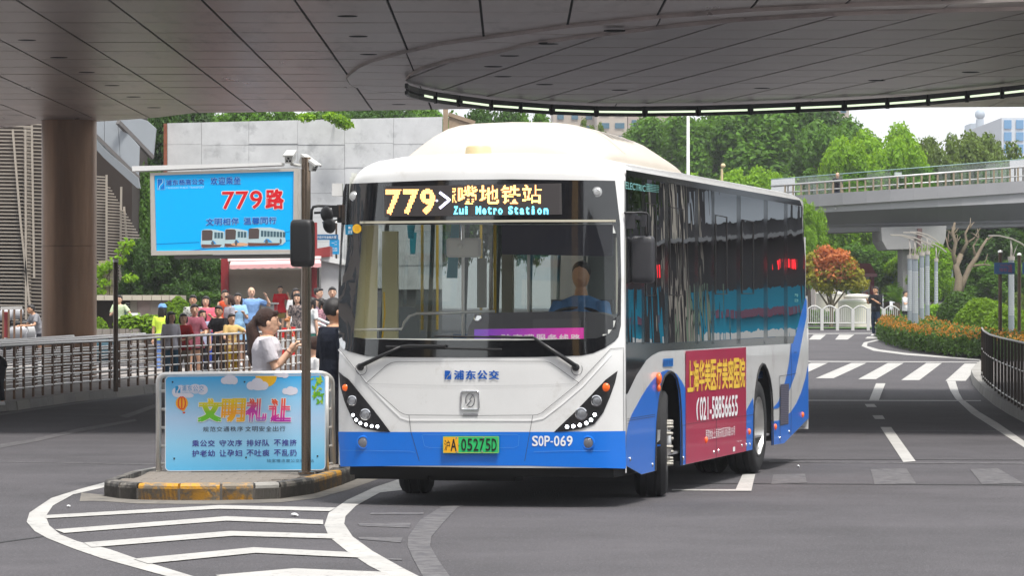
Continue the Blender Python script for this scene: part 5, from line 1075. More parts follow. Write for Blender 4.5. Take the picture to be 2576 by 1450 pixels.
# ================================================================ PEOPLE
skin = mk('skin', (.68, .41, .28), .55, var=.05, vs=6); skin2 = mk('skin_tan', (.56, .31, .19), .55, var=.05, vs=6)
hair_b = mk('hair_black', (.012, .009, .008), .45, var=.2, vs=30, bump=.3, bs=150); hair_br = mk('hair_brown', (.045, .018, .011), .5, var=.5, vs=18, bump=1., bs=30, stretch=(6, 6, .6)); hair_g = mk('hair_grey', (.12, .11, .10), .6)
def cloth(n, c, **k): return mk(n, c, .85, var=.08, vs=8, bump=.9, bs=9, spec=.2, **k)
def V3(*a): return Vector(a)
def figure(name, label, loc, rz, h, top, bottom, hair='short', hairm=None, arms=None, sleeve='short', legs='trousers', vox=.014, skinm=None, shoe=None, lean=0., build_=1., twist=0., extra=None, stance=.055, group=None, fem=False, walk=0., headturn=0., hsz=1.10):
    """a standing figure: x to its left-right, y forward, z up; arms = ((upper dir, fore dir), (..)) for -x and +x sides"""
    t = thing(name, label, 'person', tuple(loc), rz, group); sk = skinm or skin; hairm = hairm or hair_b
    L = radians(lean)
    def W(x, y, z):                                # bend the upper body forward about the hips
        x, y, z = x*h, y*h, z*h; zh = .53*h
        if L and z > zh: dy, dz = y, z-zh; y, z = dy*cos(L)+dz*sin(L), zh+dz*cos(L)-dy*sin(L)
        return (x, y, z)
    sw = (.088 if fem else .101)*build_; wr = (.068 if fem else .080)*build_; hr = .095 if fem else .09
    torso = [(.50, hr*.93, .062), (.54, hr, .068), (.60, wr*1.06, .060), (.65, wr, .056), (.71, wr*1.12, .062), (.76, sw*1.0, .066), (.80, sw*1.05, .058), (.825, sw*.92, .046), (.84, sw*.55, .036), (.85, .034, .032)]
    def tors(m, g=0., z0=0, z1=1):
        secs = [q for q in torso if z0 <= q[0] <= z1]; k = len(m.v); n = 16
        for z, rx, ry in secs:
            for j in range(n): a = 2*pi*j/n; m.v.append(W((rx+g)*cos(a)*1., (ry*build_+g)*sin(a), z))
        for i in range(len(secs)-1):
            for j in range(n): a0 = k+i*n+j; a1 = k+i*n+(j+1) % n; m.f.append((a0, a1, a1+n, a0+n))
        m.f.append(tuple(k+j for j in range(n))[::-1]); m.f.append(tuple(k+(len(secs)-1)*n+j for j in range(n)))
    arms = arms or (((-.18, .02, -1), (-.05, .15, -1)), ((.18, .02, -1), (.05, .15, -1)))
    body = M(); tors(body, 0)
    body.tube([W(0, .0, .83), W(0, .004, .875)], [.030*h, .029*h], 12)
    # head: skull, jaw, nose, ears
    hc = Vector(W(0, .012, .925)); Rm = Matrix.Rotation(radians(headturn), 3, 'Z')
    def hd(x, y, z): return hc+Rm@Vector((x*h, y*h, z*h))*hsz
    hm = M(); hm.ball((0, -.004, .008), (.046, .056, .060), 16, 12); hm.ball((0, .014, -.026), (.033, .036, .036), 12, 8); hm.ball((0, .0, -.01), (.043, .048, .05), 14, 10)
    hm.tube([(0, .050, .006), (0, .060, -.010), (0, .052, -.016)], [.004, .008, .006], 8)
    for s in (-1, 1): hm.ball((s*.047, -.002, -.004), (.006, .011, .015), 8, 6)
    body.add([hd(*v) for v in hm.v], hm.f)
    hands = []
    for s, (ud, fd) in zip((-1, 1), arms):
        sh = Vector(W(s*sw*.98, 0, .805)); ud = Vector(ud).normalized(); fd = Vector(fd).normalized(); el = sh+ud*.165*h; wr_ = el+fd*.14*h
        a = .75+.25*build_
        body.tube([sh-ud*.01*h, sh+ud*.05*h, el, el+fd*.04*h, wr_], [.028*h*a, .027*h*a, .021*h*a, .022*h*a, .0145*h*a], 10)
        pc = wr_+fd*.045*h; sdv = fd.cross(Vector((0, 0, 1))); sdv = sdv.normalized() if sdv.length > .1 else Vector((1, 0, 0)); pn = sdv.cross(fd)
        body.tube([wr_, wr_+fd*.02*h, pc], [.013*h, .019*h, .018*h], 8)
        for k, ln in enumerate((.040, .046, .043, .034)):
            o = sdv*(k-1.5)*.0095*h; q = pc+o; body.tube([q-fd*.01*h, q+fd*ln*.5*h-pn*.004*h, q+fd*ln*.85*h-pn*.018*h], [.0062*h, .0056*h, .0045*h], 6)
        body.tube([wr_+fd*.012*h-sdv*.012*h, wr_+fd*.03*h-sdv*.026*h, wr_+fd*.048*h-sdv*.028*h-pn*.01*h], [.0075*h, .0066*h, .005*h], 6)
        hands.append((pc, fd, sh, el, ud, wr_))
    for s in (-1, 1):
        wk = walk*s
        hp, kn, an = V3(s*.045, 0, .50)*h, V3(s*(.045+stance*.3), .012+wk*.10, .28)*h, V3(s*stance, -.01+wk*.16, .045)*h
        body.tube([hp, hp.lerp(kn, .5), kn, kn.lerp(an, .35), an, an-V3(0, 0, .03*h)], [.052*h, .044*h, .031*h, .031*h, .019*h, .019*h], 12)
    body.build('body', sk, t, vox=vox, local=True)
    # eyes and mouth
    e = M()
    for s in (-1, 1): e.ball(hd(s*.018, .046, .008), (.0065*h, .004*h, .0035*h), 8, 5)
    e.build('eyes', mk('eye_dark', (.02, .012, .01), .3), t, local=True)
    e = M()
    for s in (-1, 1): e.tube([hd(s*.008, .0505, .021), hd(s*.026, .044, .020)], .0022*h, 6)
    e.build('eyebrows', hairm, t, local=True)
    e = M(); e.tube([hd(-.011, .0465, -.030), hd(0, .051, -.0295), hd(.011, .0465, -.030)], [.0015*h, .0032*h, .0015*h], 6); e.build('mouth', mk('lips', (.38, .10, .08), .5), t, local=True)
    # hair
    hm = M(); hm.ball((0, -.012, .020), (.051, .058, .056), 16, 12); hm.tube([(-.035, .030, .045), (0, .042, .050), (.035, .030, .045)], .014, 8)
    for s in (-1, 1): hm.ball((s*.038, -.020, .006), (.013, .026, .03), 8, 6)
    if hair in ('bob', 'long'):
        dn = -.055 if hair == 'bob' else -.13
        for s in (-1, 1): hm.tube([(s*.040, .010, .02), (s*.046, .0, -.03), (s*.043, -.008, dn)], [.016, .017, .011], 8)
        for x in (-.025, 0, .025): hm.tube([(x, -.05, .02), (x*1.1, -.056, -.04), (x, -.05, dn-.01)], [.02, .022, .012], 8)
    if hair == 'pony': hm.ball((0, -.066, .030), (.016, .016, .018), 8, 6); hm.tube([(0, -.066, .03), (0, -.092, -.01), (0, -.088, -.08), (0, -.072, -.14)], [.013, .024, .022, .008], 10)
    if hair == 'bun': hm.ball((0, -.062, .045), (.024, .02, .024), 10, 8)
    if hair == 'bald': hm = M(); 
    if hair == 'bald':
        for s in (-1, 1): hm.ball((s*.044, -.016, .0), (.008, .034, .028), 8, 6)
        hm.ball((0, -.045, .004), (.038, .018, .034), 10, 8); hm.ball((0, -.01, .046), (.030, .034, .020), 10, 6)
    # keep the face clear
    hm.v = [(x, min(y, .052), z) if z > .028 else (x, min(y, .018), z) for x, y, z in hm.v]
    q = M(); q.add([hd(*v) for v in hm.v], hm.f)
    q.build('hair', hairm, t, vox=max(.010, vox*.85), local=True)
    # top
    g = .009; m = M()
    lo = {'crop': .60, 'dress': .36, 'tunic': .44}.get(top[1] if isinstance(top, tuple) else '', .49); topm = top[0] if isinstance(top, tuple) else top
    tors(m, g, .53, .845)
    hw = hr+.012+(.02 if lo < .45 else 0); m2 = M(); k = len(m.v)
    secs = [(lo, hw+(.035 if lo < .4 else .004), .085 if lo < .45 else .078), ((lo+.56)/2, hw+.004, .078), (.57, hr+.004, .073), (.60, wr*1.08+.014, .072)] if lo < .56 else []
    if secs:
        n = 16
        for z, rx, ry in secs:
            for j in range(n): a = 2*pi*j/n; f_ = 1+.035*sin(a*5+z*9); m.v.append(W(rx*f_*cos(a), ry*f_*sin(a), z))
        for i in range(len(secs)-1):
            for j in range(n): a0 = k+i*n+j; a1 = k+i*n+(j+1) % n; m.f.append((a0, a1, a1+n, a0+n))
        m.f.append(tuple(k+j for j in range(n))[::-1]); m.f.append(tuple(k+(len(secs)-1)*n+j for j in range(n)))
    if sleeve != 'none':
        for pc, fd, sh, el, ud, wr_ in hands:
            a = .78+.26*build_
            if sleeve == 'short': m.tube([sh-ud*.03*h, sh+ud*.03*h, sh+ud*.115*h], [.036*h*a, .037*h*a, .036*h*a], 12)
            elif sleeve == 'elbow': m.tube([sh-ud*.03*h, sh+ud*.03*h, sh+ud*.15*h], [.036*h*a, .040*h*a, .040*h*a], 12)
            else: m.tube([sh-ud*.03*h, sh+ud*.03*h, el, el+fd*.05*h, wr_-fd*.01*h], [.036*h*a, .036*h*a, .031*h*a, .030*h*a, .022*h*a], 12)
    m.build('top', topm, t, vox=vox, local=True)
    if legs != 'none' and bottom:
        m = M(); ext = {'shorts': .33, 'short_shorts': .42, 'trousers': .06, 'capri': .16}.get(legs)
        if legs == 'skirt':
            m.ell([(0, 0, .40*h, .115*h, .095*h), (0, 0, .47*h, .105*h, .085*h), (0, 0, .56*h, .088*h, .066*h)], 18)
        else:
            m.ell([(0, 0, .475*h, (hr+.006)*h, .072*h), (0, 0, .53*h, (hr+.006)*h, .072*h), (0, 0, .575*h, .085*h, .066*h)], 16)
            for s in (-1, 1):
                wk = walk*s; hp, kn, an = V3(s*.045, 0, .50)*h, V3(s*(.045+stance*.3), .012+wk*.10, .28)*h, V3(s*stance, -.01+wk*.16, .045)*h
                if ext > .28: k_ = (.50-ext)/.22; m.tube([hp, hp.lerp(kn, k_)], [.058*h, .054*h], 12)
                else: k_ = (.28-ext)/.235; m.tube([hp, hp.lerp(kn, .5), kn, kn.lerp(an, k_)], [.057*h, .051*h, .038*h, .034*h], 12)
        m.build('bottoms', bottom, t, vox=vox, local=True)
    for s in (-1, 1):
        wk = walk*s; c = V3(s*stance, .02+wk*.16, .0)*h; m = M(); m.ell([(c.x, c.y, .002, .026*h, .066*h, .8), (c.x, c.y, .018*h, .027*h, .068*h, .8), (c.x, c.y-.01*h, .036*h, .023*h, .05*h, .8), (c.x, c.y-.03*h, .05*h, .018*h, .024*h)], 14); m.build('shoe', shoe or mk('shoe_white', (.6, .6, .6), .6), t, smooth=True, local=True)
    t['height_m'] = round(h, 2); del t['height_m']
    if extra: extra(t, h, hd, hands, W)
    return t
def bag_m(name, c, half, mat):
    def f(t, h, hd, hands, W): m = M(); m.ell([(c[0]*h, c[1]*h, (c[2]-half[2])*h, half[0]*h*.85, half[1]*h*.85, .6), (c[0]*h, c[1]*h, (c[2]-half[2]*.7)*h, half[0]*h, half[1]*h, .5), (c[0]*h, c[1]*h, (c[2]+half[2]*.6)*h, half[0]*h, half[1]*h, .5), (c[0]*h, c[1]*h, (c[2]+half[2])*h, half[0]*.6*h, half[1]*.6*h, .6)], 16); m.build(name, mat, t, smooth=True, local=True)
    return f
def pr(px, topy, Y, face, label, top, bottom, zoff=0., hmax=1.86, **k):
    g = gz(Y)+zoff; h = P(px, topy, Y).z-g; h = h/(.995); p = P(px, HY, Y)
    return figure('person', label, (p.x, Y, g), radians(180+face), h, top, bottom, **k)
up = ((-.25, .1, -1), (.3, .8, .5)); fold = (((-.2, .15, -1), (.9, .6, .05)), ((.2, .15, -1), (-.9, .6, .1)))
rest = (((-.35, .4, -1), (.1, 1, -.1)), ((.35, .4, -1), (-.1, 1, -.1)))
hang = (((-.2, 0, -1), (-.05, .1, -1)), ((.2, 0, -1), (.05, .1, -1)))
phone = (((-.25, .35, -1), (.45, .8, .55)), ((.25, .35, -1), (-.45, .8, .55)))
c_ = cloth
# front row leaning on or standing by the railing
pr(430, 786, 75.5, 25, 'woman in a pale grey long-sleeved top and jeans behind the railing', (c_('knit_grey', (.62, .60, .66)), ''), c_('denim', (.04, .12, .20)), fem=True, hair='long', sleeve='long', arms=hang, headturn=15)
pr(462, 790, 75.8, -20, 'woman with a black bob in a red t-shirt resting a hand on the railing', c_('tee_red', (.42, .02, .025)), c_('trouser_tan', (.30, .24, .17)), fem=True, hair='bob', arms=(((-.5, .3, -1), (.7, .8, -.2)), ((.4, .3, -1), (-.5, .6, -.5))), headturn=35)
pr(489, 767, 77.5, 10, 'tall woman in a loose mauve t-shirt at the railing', (c_('tee_mauve', (.32, .10, .14)), 'tunic'), c_('short_dark', (.03, .03, .04)), fem=True, hair='bun', sleeve='elbow', legs='short_shorts', arms=rest)
pr(508, 781, 79, 30, 'girl in a pale blue t-shirt half hidden behind the mauve t-shirt', c_('tee_lilac', (.36, .38, .52)), c_('short_dark', (.03, .03, .04)), fem=True, hair='long', arms=hang)
pr(551, 771, 78, -35, 'young man in a plain black t-shirt leaning on the railing', c_('tee_black', (.012, .012, .016)), c_('trouser_black', (.015, .015, .02)), hair='short', arms=rest, headturn=25, skinm=skin2)
pr(582, 791, 77.2, 30, 'girl in a yellow t-shirt and mustard trousers stretching an arm along the rail', c_('tee_yellow', (.72, .50, .20)), c_('trouser_mustard', (.55, .36, .02)), fem=True, hair='pony', arms=(((-.9, .5, -.5), (-.8, .5, -.2)), ((.3, .3, -1), (0, 1, -.2))))
# second row on the plaza
pr(486, 744, 90, -5, 'man in a black and white patterned short-sleeved shirt in the crowd', c_('shirt_pattern', (.60, .60, .55), dirt=((.05, .06, .05), .52), ds=22), c_('trouser_grey', (.1, .1, .11)), arms=hang, skinm=skin2)
pr(518, 747, 89, 0, 'woman in a bright pink t-shirt with short curly hair', c_('tee_pink', (.75, .13, .19)), c_('short_blue', (.02, .05, .35)), fem=True, hair='bob', arms=phone, build_=1.15)
pr(566, 731, 95, 15, 'woman in an orange-red top with a backpack strap behind the black t-shirt', c_('tee_orange', (.55, .08, .03)), c_('short_dark', (.03, .03, .04)), fem=True, hair='bun', sleeve='none', arms=hang, zoff=.1)
pr(577, 744, 89, -60, 'woman in a grey top with brown bobbed hair turned to the left', c_('top_heather', (.36, .34, .38)), c_('short_grey', (.25, .25, .27)), fem=True, hair='bob', hairm=hair_br, arms=hang, headturn=-20)
pr(598, 739, 90, 10, 'girl in a light blue sailor-collar dress looking down', (c_('dress_blue', (.30, .52, .75)), 'dress'), None, fem=True, hair='long', arms=phone, legs='none', headturn=-10)
pr(632, 724, 97, 15, 'older balding man in a light blue polo shirt shading his face with a hand', c_('polo_blue', (.20, .36, .66)), c_('trouser_navy', (.03, .04, .07)), hair='bald', hairm=hair_g, arms=(((-.6, .2, -.25), (.5, .3, 1)), ((.25, 0, -1), (.1, .1, -1))), build_=1.15)
pr(748, 740, 92, -10, 'woman in a dark floral blouse standing right behind the tall pole', c_('blouse_floral', (.30, .24, .22), dirt=((.02, .02, .03), .5), ds=26), c_('trouser_white', (.5, .5, .5)), fem=True, hair='long', arms=hang)
pr(744, 727, 96, 20, 'woman in white with black hair partly hidden by the tall pole', c_('tee_white', (.7, .7, .7)), c_('denim_light', (.2, .25, .35)), fem=True, hair='bob', arms=hang)
pr(801, 726, 96, 40, 'woman in a pale mauve t-shirt between the pole and the bus mirror', c_('tee_pale_mauve', (.48, .34, .45)), c_('skirt_mauve', (.45, .33, .42)), fem=True, hair='bun', legs='skirt', arms=hang, headturn=20)
pr(836, 724, 93, 5, 'man in a black t-shirt drinking from a cup beside the bus corner', c_('tee_charcoal', (.03, .03, .035)), c_('trouser_black', (.015, .015, .02)), arms=(((-.3, .3, -1), (.7, .5, .9)), ((.3, .3, -1), (-.6, .5, .9))), build_=1.1)
pr(786, 750, 88, 120, 'girl with a teal backpack seen from behind beside the pole', c_('tee_white', (.7, .7, .7)), c_('skirt_green', (.02, .14, .11)), fem=True, hair='long', legs='skirt', arms=hang, extra=bag_m('backpack', (0, -.10, .70), (.075, .045, .10), c_('bag_teal', (.01, .22, .26))))
pr(808, 752, 90, -100, 'girl in a pink floral dress with long hair', (c_('dress_floral', (.48, .25, .30), dirt=((.05, .03, .04), .55), ds=24), 'dress'), None, fem=True, hair='long', legs='none', arms=hang)
# boy on the stone block
bk = G(697, 886); blk_z = gz(104)+.001
pY = 104.; blk_t = P(700, 841, pY).z
t = thing('stone_block', 'low white slatted stone block that the boy in red stands on', 'block', (P(697, HY, pY).x, pY, gz(pY)))
bxc = P(697, HY, pY).x; hb2 = blk_t-gz(pY); m = M(); m.box((bxc-.26, pY-.3, gz(pY)), (bxc+.26, pY+.3, blk_t-.06)); m.build('core', mk('block_grey', (.35, .35, .35), .7), t)
for i in range(5): m = M(); z = gz(pY)+.02+i*(hb2-.06)/5; m.box((bxc-.28, pY-.34, z), (bxc+.28, pY+.34, z+(hb2-.06)/5-.03)); m.build('slab', mk('block_white', (.62, .62, .60), .6, var=.05), t)
m = M(); m.box((bxc-.30, pY-.36, blk_t-.06), (bxc+.30, pY+.36, blk_t)); m.build('cap_slab', mk('block_white', (.62, .62, .60), .6), t)
hh = P(705, 720, pY).z-blk_t
figure('person', 'boy in a red t-shirt and khaki shorts standing on the white block', (P(705, HY, pY).x, pY, blk_t), radians(185), hh, (c_('tee_scarlet', (.50, .015, .025)), 'tunic'), c_('shorts_khaki', (.28, .21, .07)), legs='shorts', sleeve='elbow', arms=(((-.5, .2, -.6), (.3, .3, 1)), ((.2, 0, -1), (.05, .1, -1))), stance=.04)
# left side people
pr(300, 744, 97, -15, 'man in a pale green polo and white shorts holding a phone, under the stone canopy', c_('polo_green', (.50, .60, .38)), c_('shorts_white', (.65, .58, .55)), legs='shorts', zoff=.12, arms=(((-.9, .1, -1), (-.7, .1, -1)), ((.3, .3, -1), (-.7, .5, .5))), extra=bag_m('backpack', (0, -.10, .70), (.07, .04, .09), c_('bag_green', (.01, .08, .08))))
pr(408, 769, 84, 170, 'street worker in a high-visibility yellow vest and blue sun hat seen from behind', c_('vest_yellow', (.70, .95, .10)), c_('trouser_sky', (.16, .28, .62)), fem=True, hair='long', arms=hang, build_=1.15,
   extra=lambda t, h, hd, hands, W: (M().ell([(hd(0,0,0).x, hd(0,0,0).y, hd(0,0,.035).z, .075*h, .085*h), (hd(0,0,0).x, hd(0,0,0).y, hd(0,0,.045).z, .06*h, .066*h), (hd(0,0,0).x, hd(0,0,0).y, hd(0,0,.075).z, .052*h, .058*h), (hd(0,0,0).x, hd(0,0,0).y, hd(0,0,.09).z, .03*h, .03*h)], 16).build('sun_hat', c_('hat_blue', (.16, .34, .66)), t, smooth=True, local=True)))
pr(103, 762, 92, -60, 'person in a grey t-shirt bending forward beside the round column', c_('tee_slate', (.28, .28, .30)), c_('short_dark', (.03, .03, .04)), legs='shorts', lean=25, skinm=skin2, arms=rest)
pr(4, 826, 57.8, -80, 'person in black bending over the railing, cut by the left edge of the photo', c_('tee_black', (.012, .012, .016)), c_('trouser_black', (.015, .015, .02)), lean=45, skinm=skin2, arms=rest, hmax=2, zoff=.15)
# right side people
pr(2203, 722, 127, -45, 'man in black with a sling bag looking at his phone by the orange hedge', c_('tee_black', (.012, .012, .016)), c_('denim_dark', (.015, .03, .06)), arms=phone, sleeve='elbow', build_=1.15, skinm=skin2, shoe=mk('shoe_white', (.6, .6, .6), .6), extra=bag_m('sling_bag', (-.03, .09, .56), (.05, .03, .035), c_('bag_navy', (.01, .015, .03))))
pr(2277, 733, 138, 60, 'man in a white t-shirt and black shorts beside the grey light columns', c_('tee_bright_white', (.72, .72, .74)), c_('shorts_black', (.012, .012, .014)), legs='shorts', arms=phone)
yb = 150.; dz = P(0, 487, yb-1.).z
p = P(2107, 434, yb+1.2); zb5 = P(0, 491, yb).z
BRZ = zb5
figure('person', 'bald man in a black t-shirt walking on the distant footbridge', (p.x, yb+1.2, zb5-.55), radians(180), p.z-zb5+.55, c_('tee_black', (.012, .012, .016)), c_('trouser_navy', (.03, .04, .07)), hair='bald')
# ---- the three nearest people
def stick(t, h, hd, hands, W):
    pc, fd = hands[1][0], hands[1][1]
    m = M(); q = pc+Vector((.0, .012, .02))*h; tip = q+Vector((-.01, -.055, .125))*h; m.tube([q-Vector((-.01, -.055, .125))*h*.2, tip], .0035, 6); m.build('skewer', mk('bamboo', (.62, .42, .22), .6), t, local=True)
    m = M(); m.ball(tip, (.018, .03, .02), 10, 6); m.ball(tip+Vector((0, .02, .02)), (.014, .018, .012), 8, 6); m.build('snack', mk('fried_snack', (.55, .22, .08), .6, var=.3, vs=40), t, smooth=True, local=True)
    m = M(); w = hands[1][5]; m.lathe(w-fd*.012*h, [(.0175*h, -.004), (.019*h, 0), (.0175*h, .004)], fd, 16); m.build('bracelet', mk('bracelet_red', (.2, .03, .02), .4), t, local=True)
    m = M()
    for s in (-1, 1): m.tube([hd(s*.020+.014*cos(a), .056, .008+.010*sin(a)) for a in [i*pi/6 for i in range(13)]], .0011, 5)
    m.tube([hd(-.006, .058, .010), hd(.006, .058, .010)], .0011, 5)
    for s in (-1, 1): m.tube([hd(s*.034, .055, .010), hd(s*.050, .0, .008)], .0012, 5)
    m.build('glasses', mk('glasses_wire', (.08, .04, .03), .3, .6), t, local=True)
Yw = 36.7; pw = P(670, HY, Yw); hw_ = P(670, 781, Yw).z
wm = figure('person', 'woman in a white t-shirt with a long ponytail and glasses holding a skewer', (pw.x, Yw, 0), radians(-85), hw_, (c_('tee_offwhite', (.62, .59, .63)), ''), c_('denim_dark', (.015, .03, .06)), fem=True, hair='none', hairm=hair_br, vox=.0075,
            arms=(((-.1, .35, -1), (.1, .80, .80)), ((.05, .34, -1), (-.02, .72, .95))), build_=1.32, hsz=1.2, extra=stick)
# her thick wavy ponytail
h = hw_; m = M()
hx = lambda x, y, z: (x*h, y*h, z*h)
m.ball(hx(0, -.008, .947), (.060*h, .064*h, .056*h), 16, 10); m.v = [(x, min(y, .050*h if z > .955*h else .022*h), z) for x, y, z in m.v]; m.ball(hx(0, -.066, .948), (.022*h, .02*h, .022*h), 10, 8)
for k in range(7):
    a = k*.9; ox = .012*cos(a); oy = .012*sin(a); m.tube([hx(ox*.4, -.064, .948), hx(ox, -.092+oy, .90), hx(ox*1.6, -.080+oy*1.6, .85), hx(ox*2., -.070+oy*2, .79), hx(ox*1.9, -.076+oy*2, .74), hx(ox, -.070+oy*1.5, .69-.012*(k % 3))], [.014*h, .023*h, .024*h, .022*h, .018*h, .005*h], 10)
m.build('ponytail', hair_br, wm, vox=.008, local=True)
Ym = 37.3; pm = P(840, HY, Ym)
figure('person', 'man in a dark navy t-shirt close behind the front corner of the bus', (pm.x, Ym, 0), radians(-62), P(842, 752, Ym).z, c_('tee_navy', (.010, .013, .024)), c_('trouser_black', (.015, .015, .02)), vox=.009, sleeve='elbow', build_=1.2, arms=hang, skinm=skin2, headturn=-10)
Yc = 38.6; pc_ = P(792, HY, Yc)
figure('person', 'child in a white and red shirt between the tall pole and the man in navy', (pc_.x, Yc, 0), radians(-70), P(790, 848, Yc).z, c_('tee_white_child', (.7, .7, .7)), c_('shorts_red', (.55, .02, .03)), hair='bun', hairm=hair_br, vox=.009, legs='shorts',
       extra=lambda t, h, hd, hands, W: M().ell([(0, 0, .60*h, .092*h, .078*h), (0, 0, .68*h, .09*h, .076*h)], 18).build('red_band', c_('band_red', (.6, .02, .03)), t, smooth=True, local=True))
# driver, seated
Yd = 0; pd = IS(1462, 700, 1.25)
dr = thing('person', 'bus driver in a light blue uniform shirt seated behind the windscreen', 'person', (pd.x, pd.y, .6), radians(180)-AL)
def L3(px, py, s): return ROOT[dr.name].inverted() @ IS(px, py, s)
z_sh = L3(1462, 752, 1.2).z
m = M(); z0_ = z_sh
m.ell([(0, 0, z0_-.62, .18, .12), (0, 0, z0_-.35, .17, .12), (0, 0, z0_-.12, .21, .12), (0, 0, z0_-.03, .18, .09), (0, 0, z0_+.02, .06, .05), (0, .01, z0_+.08, .055, .055)], 18)
m.ball((0, .01, z0_+.20), (.078, .092, .115), 16, 12); m.tube([(0, .095, z0_+.20), (0, .115, z0_+.17)], [.008, .014], 6)
for s in (-1, 1): m.tube([(s*.20, 0, z0_-.06), (s*.26, .14, z0_-.26), (s*.18, .36, z0_-.24)], [.055, .045, .03], 10); m.ball((s*.17, .40, z0_-.22), (.04, .05, .03), 8, 6)
for s in (-1, 1): m.tube([(s*.10, 0, z0_-.58), (s*.12, .45, z0_-.55), (s*.12, .5, z0_-.95)], [.09, .07, .05], 10)
m.build('body', skin2, dr, vox=.014, local=True)
m = M(); m.ell([(0, 0, z0_-.60, .19, .135), (0, 0, z0_-.35, .185, .13), (0, 0, z0_-.12, .222, .132), (0, 0, z0_-.02, .19, .10), (0, 0, z0_+.03, .07, .06)], 18)
for s in (-1, 1): m.tube([(s*.19, 0, z0_-.05), (s*.25, .11, z0_-.22)], [.07, .062], 12)
m.build('top', c_('uniform_blue', (.10, .22, .44)), dr, vox=.014, local=True)
m = M(); m.ball((0, -.01, z0_+.24), (.085, .095, .095), 14, 10); m.v = [(x, min(y, .055) if z < z0_+.25 else y, z) for x, y, z in m.v]; m.build('hair', hair_b, dr, vox=.012, local=True)
m = M(); m.ell([(0, 0, z0_-.95, .2, .2, .6), (0, .1, z0_-.62, .24, .25, .6), (0, .1, z0_-.56, .22, .2, .6)], 16); m.build('trousers', c_('trouser_navy', (.03, .04, .07)), dr, smooth=True, local=True)
# ================================================================ BUILDINGS, WALLS, PLANTS BEHIND
# ---- louvred ventilation building on the left
YL = 112.; LS = facing(150, 700, YL, 0)
lv = thing('louvre_building', 'building at the far left clad in thin horizontal metal louvres', 'building', (P(150, HY, YL).x, YL, gz(YL)))
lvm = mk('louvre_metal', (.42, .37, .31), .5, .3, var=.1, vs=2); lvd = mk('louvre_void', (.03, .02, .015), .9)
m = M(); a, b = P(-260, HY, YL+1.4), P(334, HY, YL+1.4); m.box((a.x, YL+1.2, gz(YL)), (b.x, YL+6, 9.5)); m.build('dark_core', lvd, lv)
def slat(x0, x1, y0, y1, Y): p, q = P(x0, y0, Y), P(x1, y1, Y); m = M(); m.bar(p, q, .16, .034); m.build('slat', lvm, lv)
y = 313
while y < 862:
    slat(-120, 78, y+3, y+5.5, YL); slat(60, 112, y-1, y+1, YL+.5); y += 9.2
y = 330
while y < 742:
    x1 = 236+(y-398)*.60 if y < 600 else 336
    if y > 395:
        if x1 > 262: slat(238, min(x1, 268), y, y+1.5, YL+.4)
        if x1 > 275: slat(268, min(x1, 305), y+4, y+6, YL+.1)
        if x1 > 312: slat(303, x1, y+1, y+4, YL-.2)
    y += 7.6
for x0, y0, x1, y1 in ((32,325,52,560),(52,560,85,862),(80,315,86,700),(64,325,66,862),(268,440,268,742),(305,470,302,742),(312,520,330,742),(333,600,331,742)):
    m = M(); m.bar(P(x0, y0, YL-.2), P(x1, y1, YL-.2), .06, .06, (0, 1, 0)); m.build('louvre_post', lvm, lv)
pg = mk('panel_grey', (.34, .37, .40), .5, .2, var=.06, vs=1); pgd = mk('panel_edge', (.13, .12, .115), .6)
t = thing('stair_canopy', 'slanting pale grey panelled canopy reaching down from behind the round column', 'canopy', (P(300, HY, 108).x, 108, gz(108)))
for q in ([(200,270),(262,270),(262,372),(200,312)], [(263,270),(296,306),(303,413),(263,373)], [(297,307),(350,369),(347,449),(304,414)]):
    m = M(); m.poly([P(x, y, 108) for x, y in q], (0, .25, 0)); m.build('panel', pg, t)
for q in ([(262,268),(369,303),(392,323),(385,394),(352,362),(297,306)],):
    m = M(); m.poly([P(x, y, 110) for x, y in q], (0, .25, 0)); m.build('panel', pg, t)
m = M(); m.poly([P(x, y, 107.6) for x, y in [(200,305),(262,374),(347,448),(352,474),(345,473),(262,398),(200,330)]], (0, .3, 0)); m.build('edge_beam', mk('beam_blue_grey', (.20, .22, .24), .5), t)
m = M(); m.bar(P(297,307,107.7), P(383,396,109), .12, .12); m.bar(P(200,300,107.9), P(350,448,107.9), .1, .1); m.build('drip_edge', pgd, t)
# stone canopy below
YQ = 103.; t = thing('stone_canopy', 'low flat stone canopy with a pale marble wall beneath, left of the crowd', 'canopy', (P(340, HY, YQ).x, YQ, gz(YQ)))
st = mk('canopy_stone', (.52, .47, .38), .7, var=.08, vs=2, dirt=((.30, .26, .2), .62))
xs2 = [160, 200, 243, 262, 288, 308, 332, 358, 381, 406, 426, 445]
for a, b in zip(xs2[:-1], xs2[1:]):
    p, q = P(a+.6, 743, YQ), P(b-.6, 756, YQ); m = M(); m.box((p.x, YQ, q.z), (q.x, YQ+3.0, p.z)); m.build('stone', st, t)
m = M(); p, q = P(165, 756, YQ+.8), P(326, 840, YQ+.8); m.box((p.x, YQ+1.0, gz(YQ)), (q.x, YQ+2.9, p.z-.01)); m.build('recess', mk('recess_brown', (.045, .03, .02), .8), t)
for a, b, mt in ((327,345,st),(345,378,mk('marble_pink', (.52, .40, .36), .4, var=.15, vs=3)),(378,405,mk('marble_beige', (.55, .47, .40), .4, var=.15, vs=3)),(405,428,mk('marble_pink', (.52, .40, .36), .4))):
    m = M(); p, q = P(a+.3, 756, YQ+.5), P(b-.3, 825, YQ+.5); m.box((p.x, YQ+.5, gz(YQ)), (q.x, YQ+.9, p.z-.01)); m.build('wall_panel', mt, t)
m = M()
for k in range(9): p, q = P(315, 762+k*6.5, YQ+.3), P(324, 765+k*6.5, YQ+.3); m.box((p.x, YQ+.4, q.z), (q.x, YQ+.5, p.z))
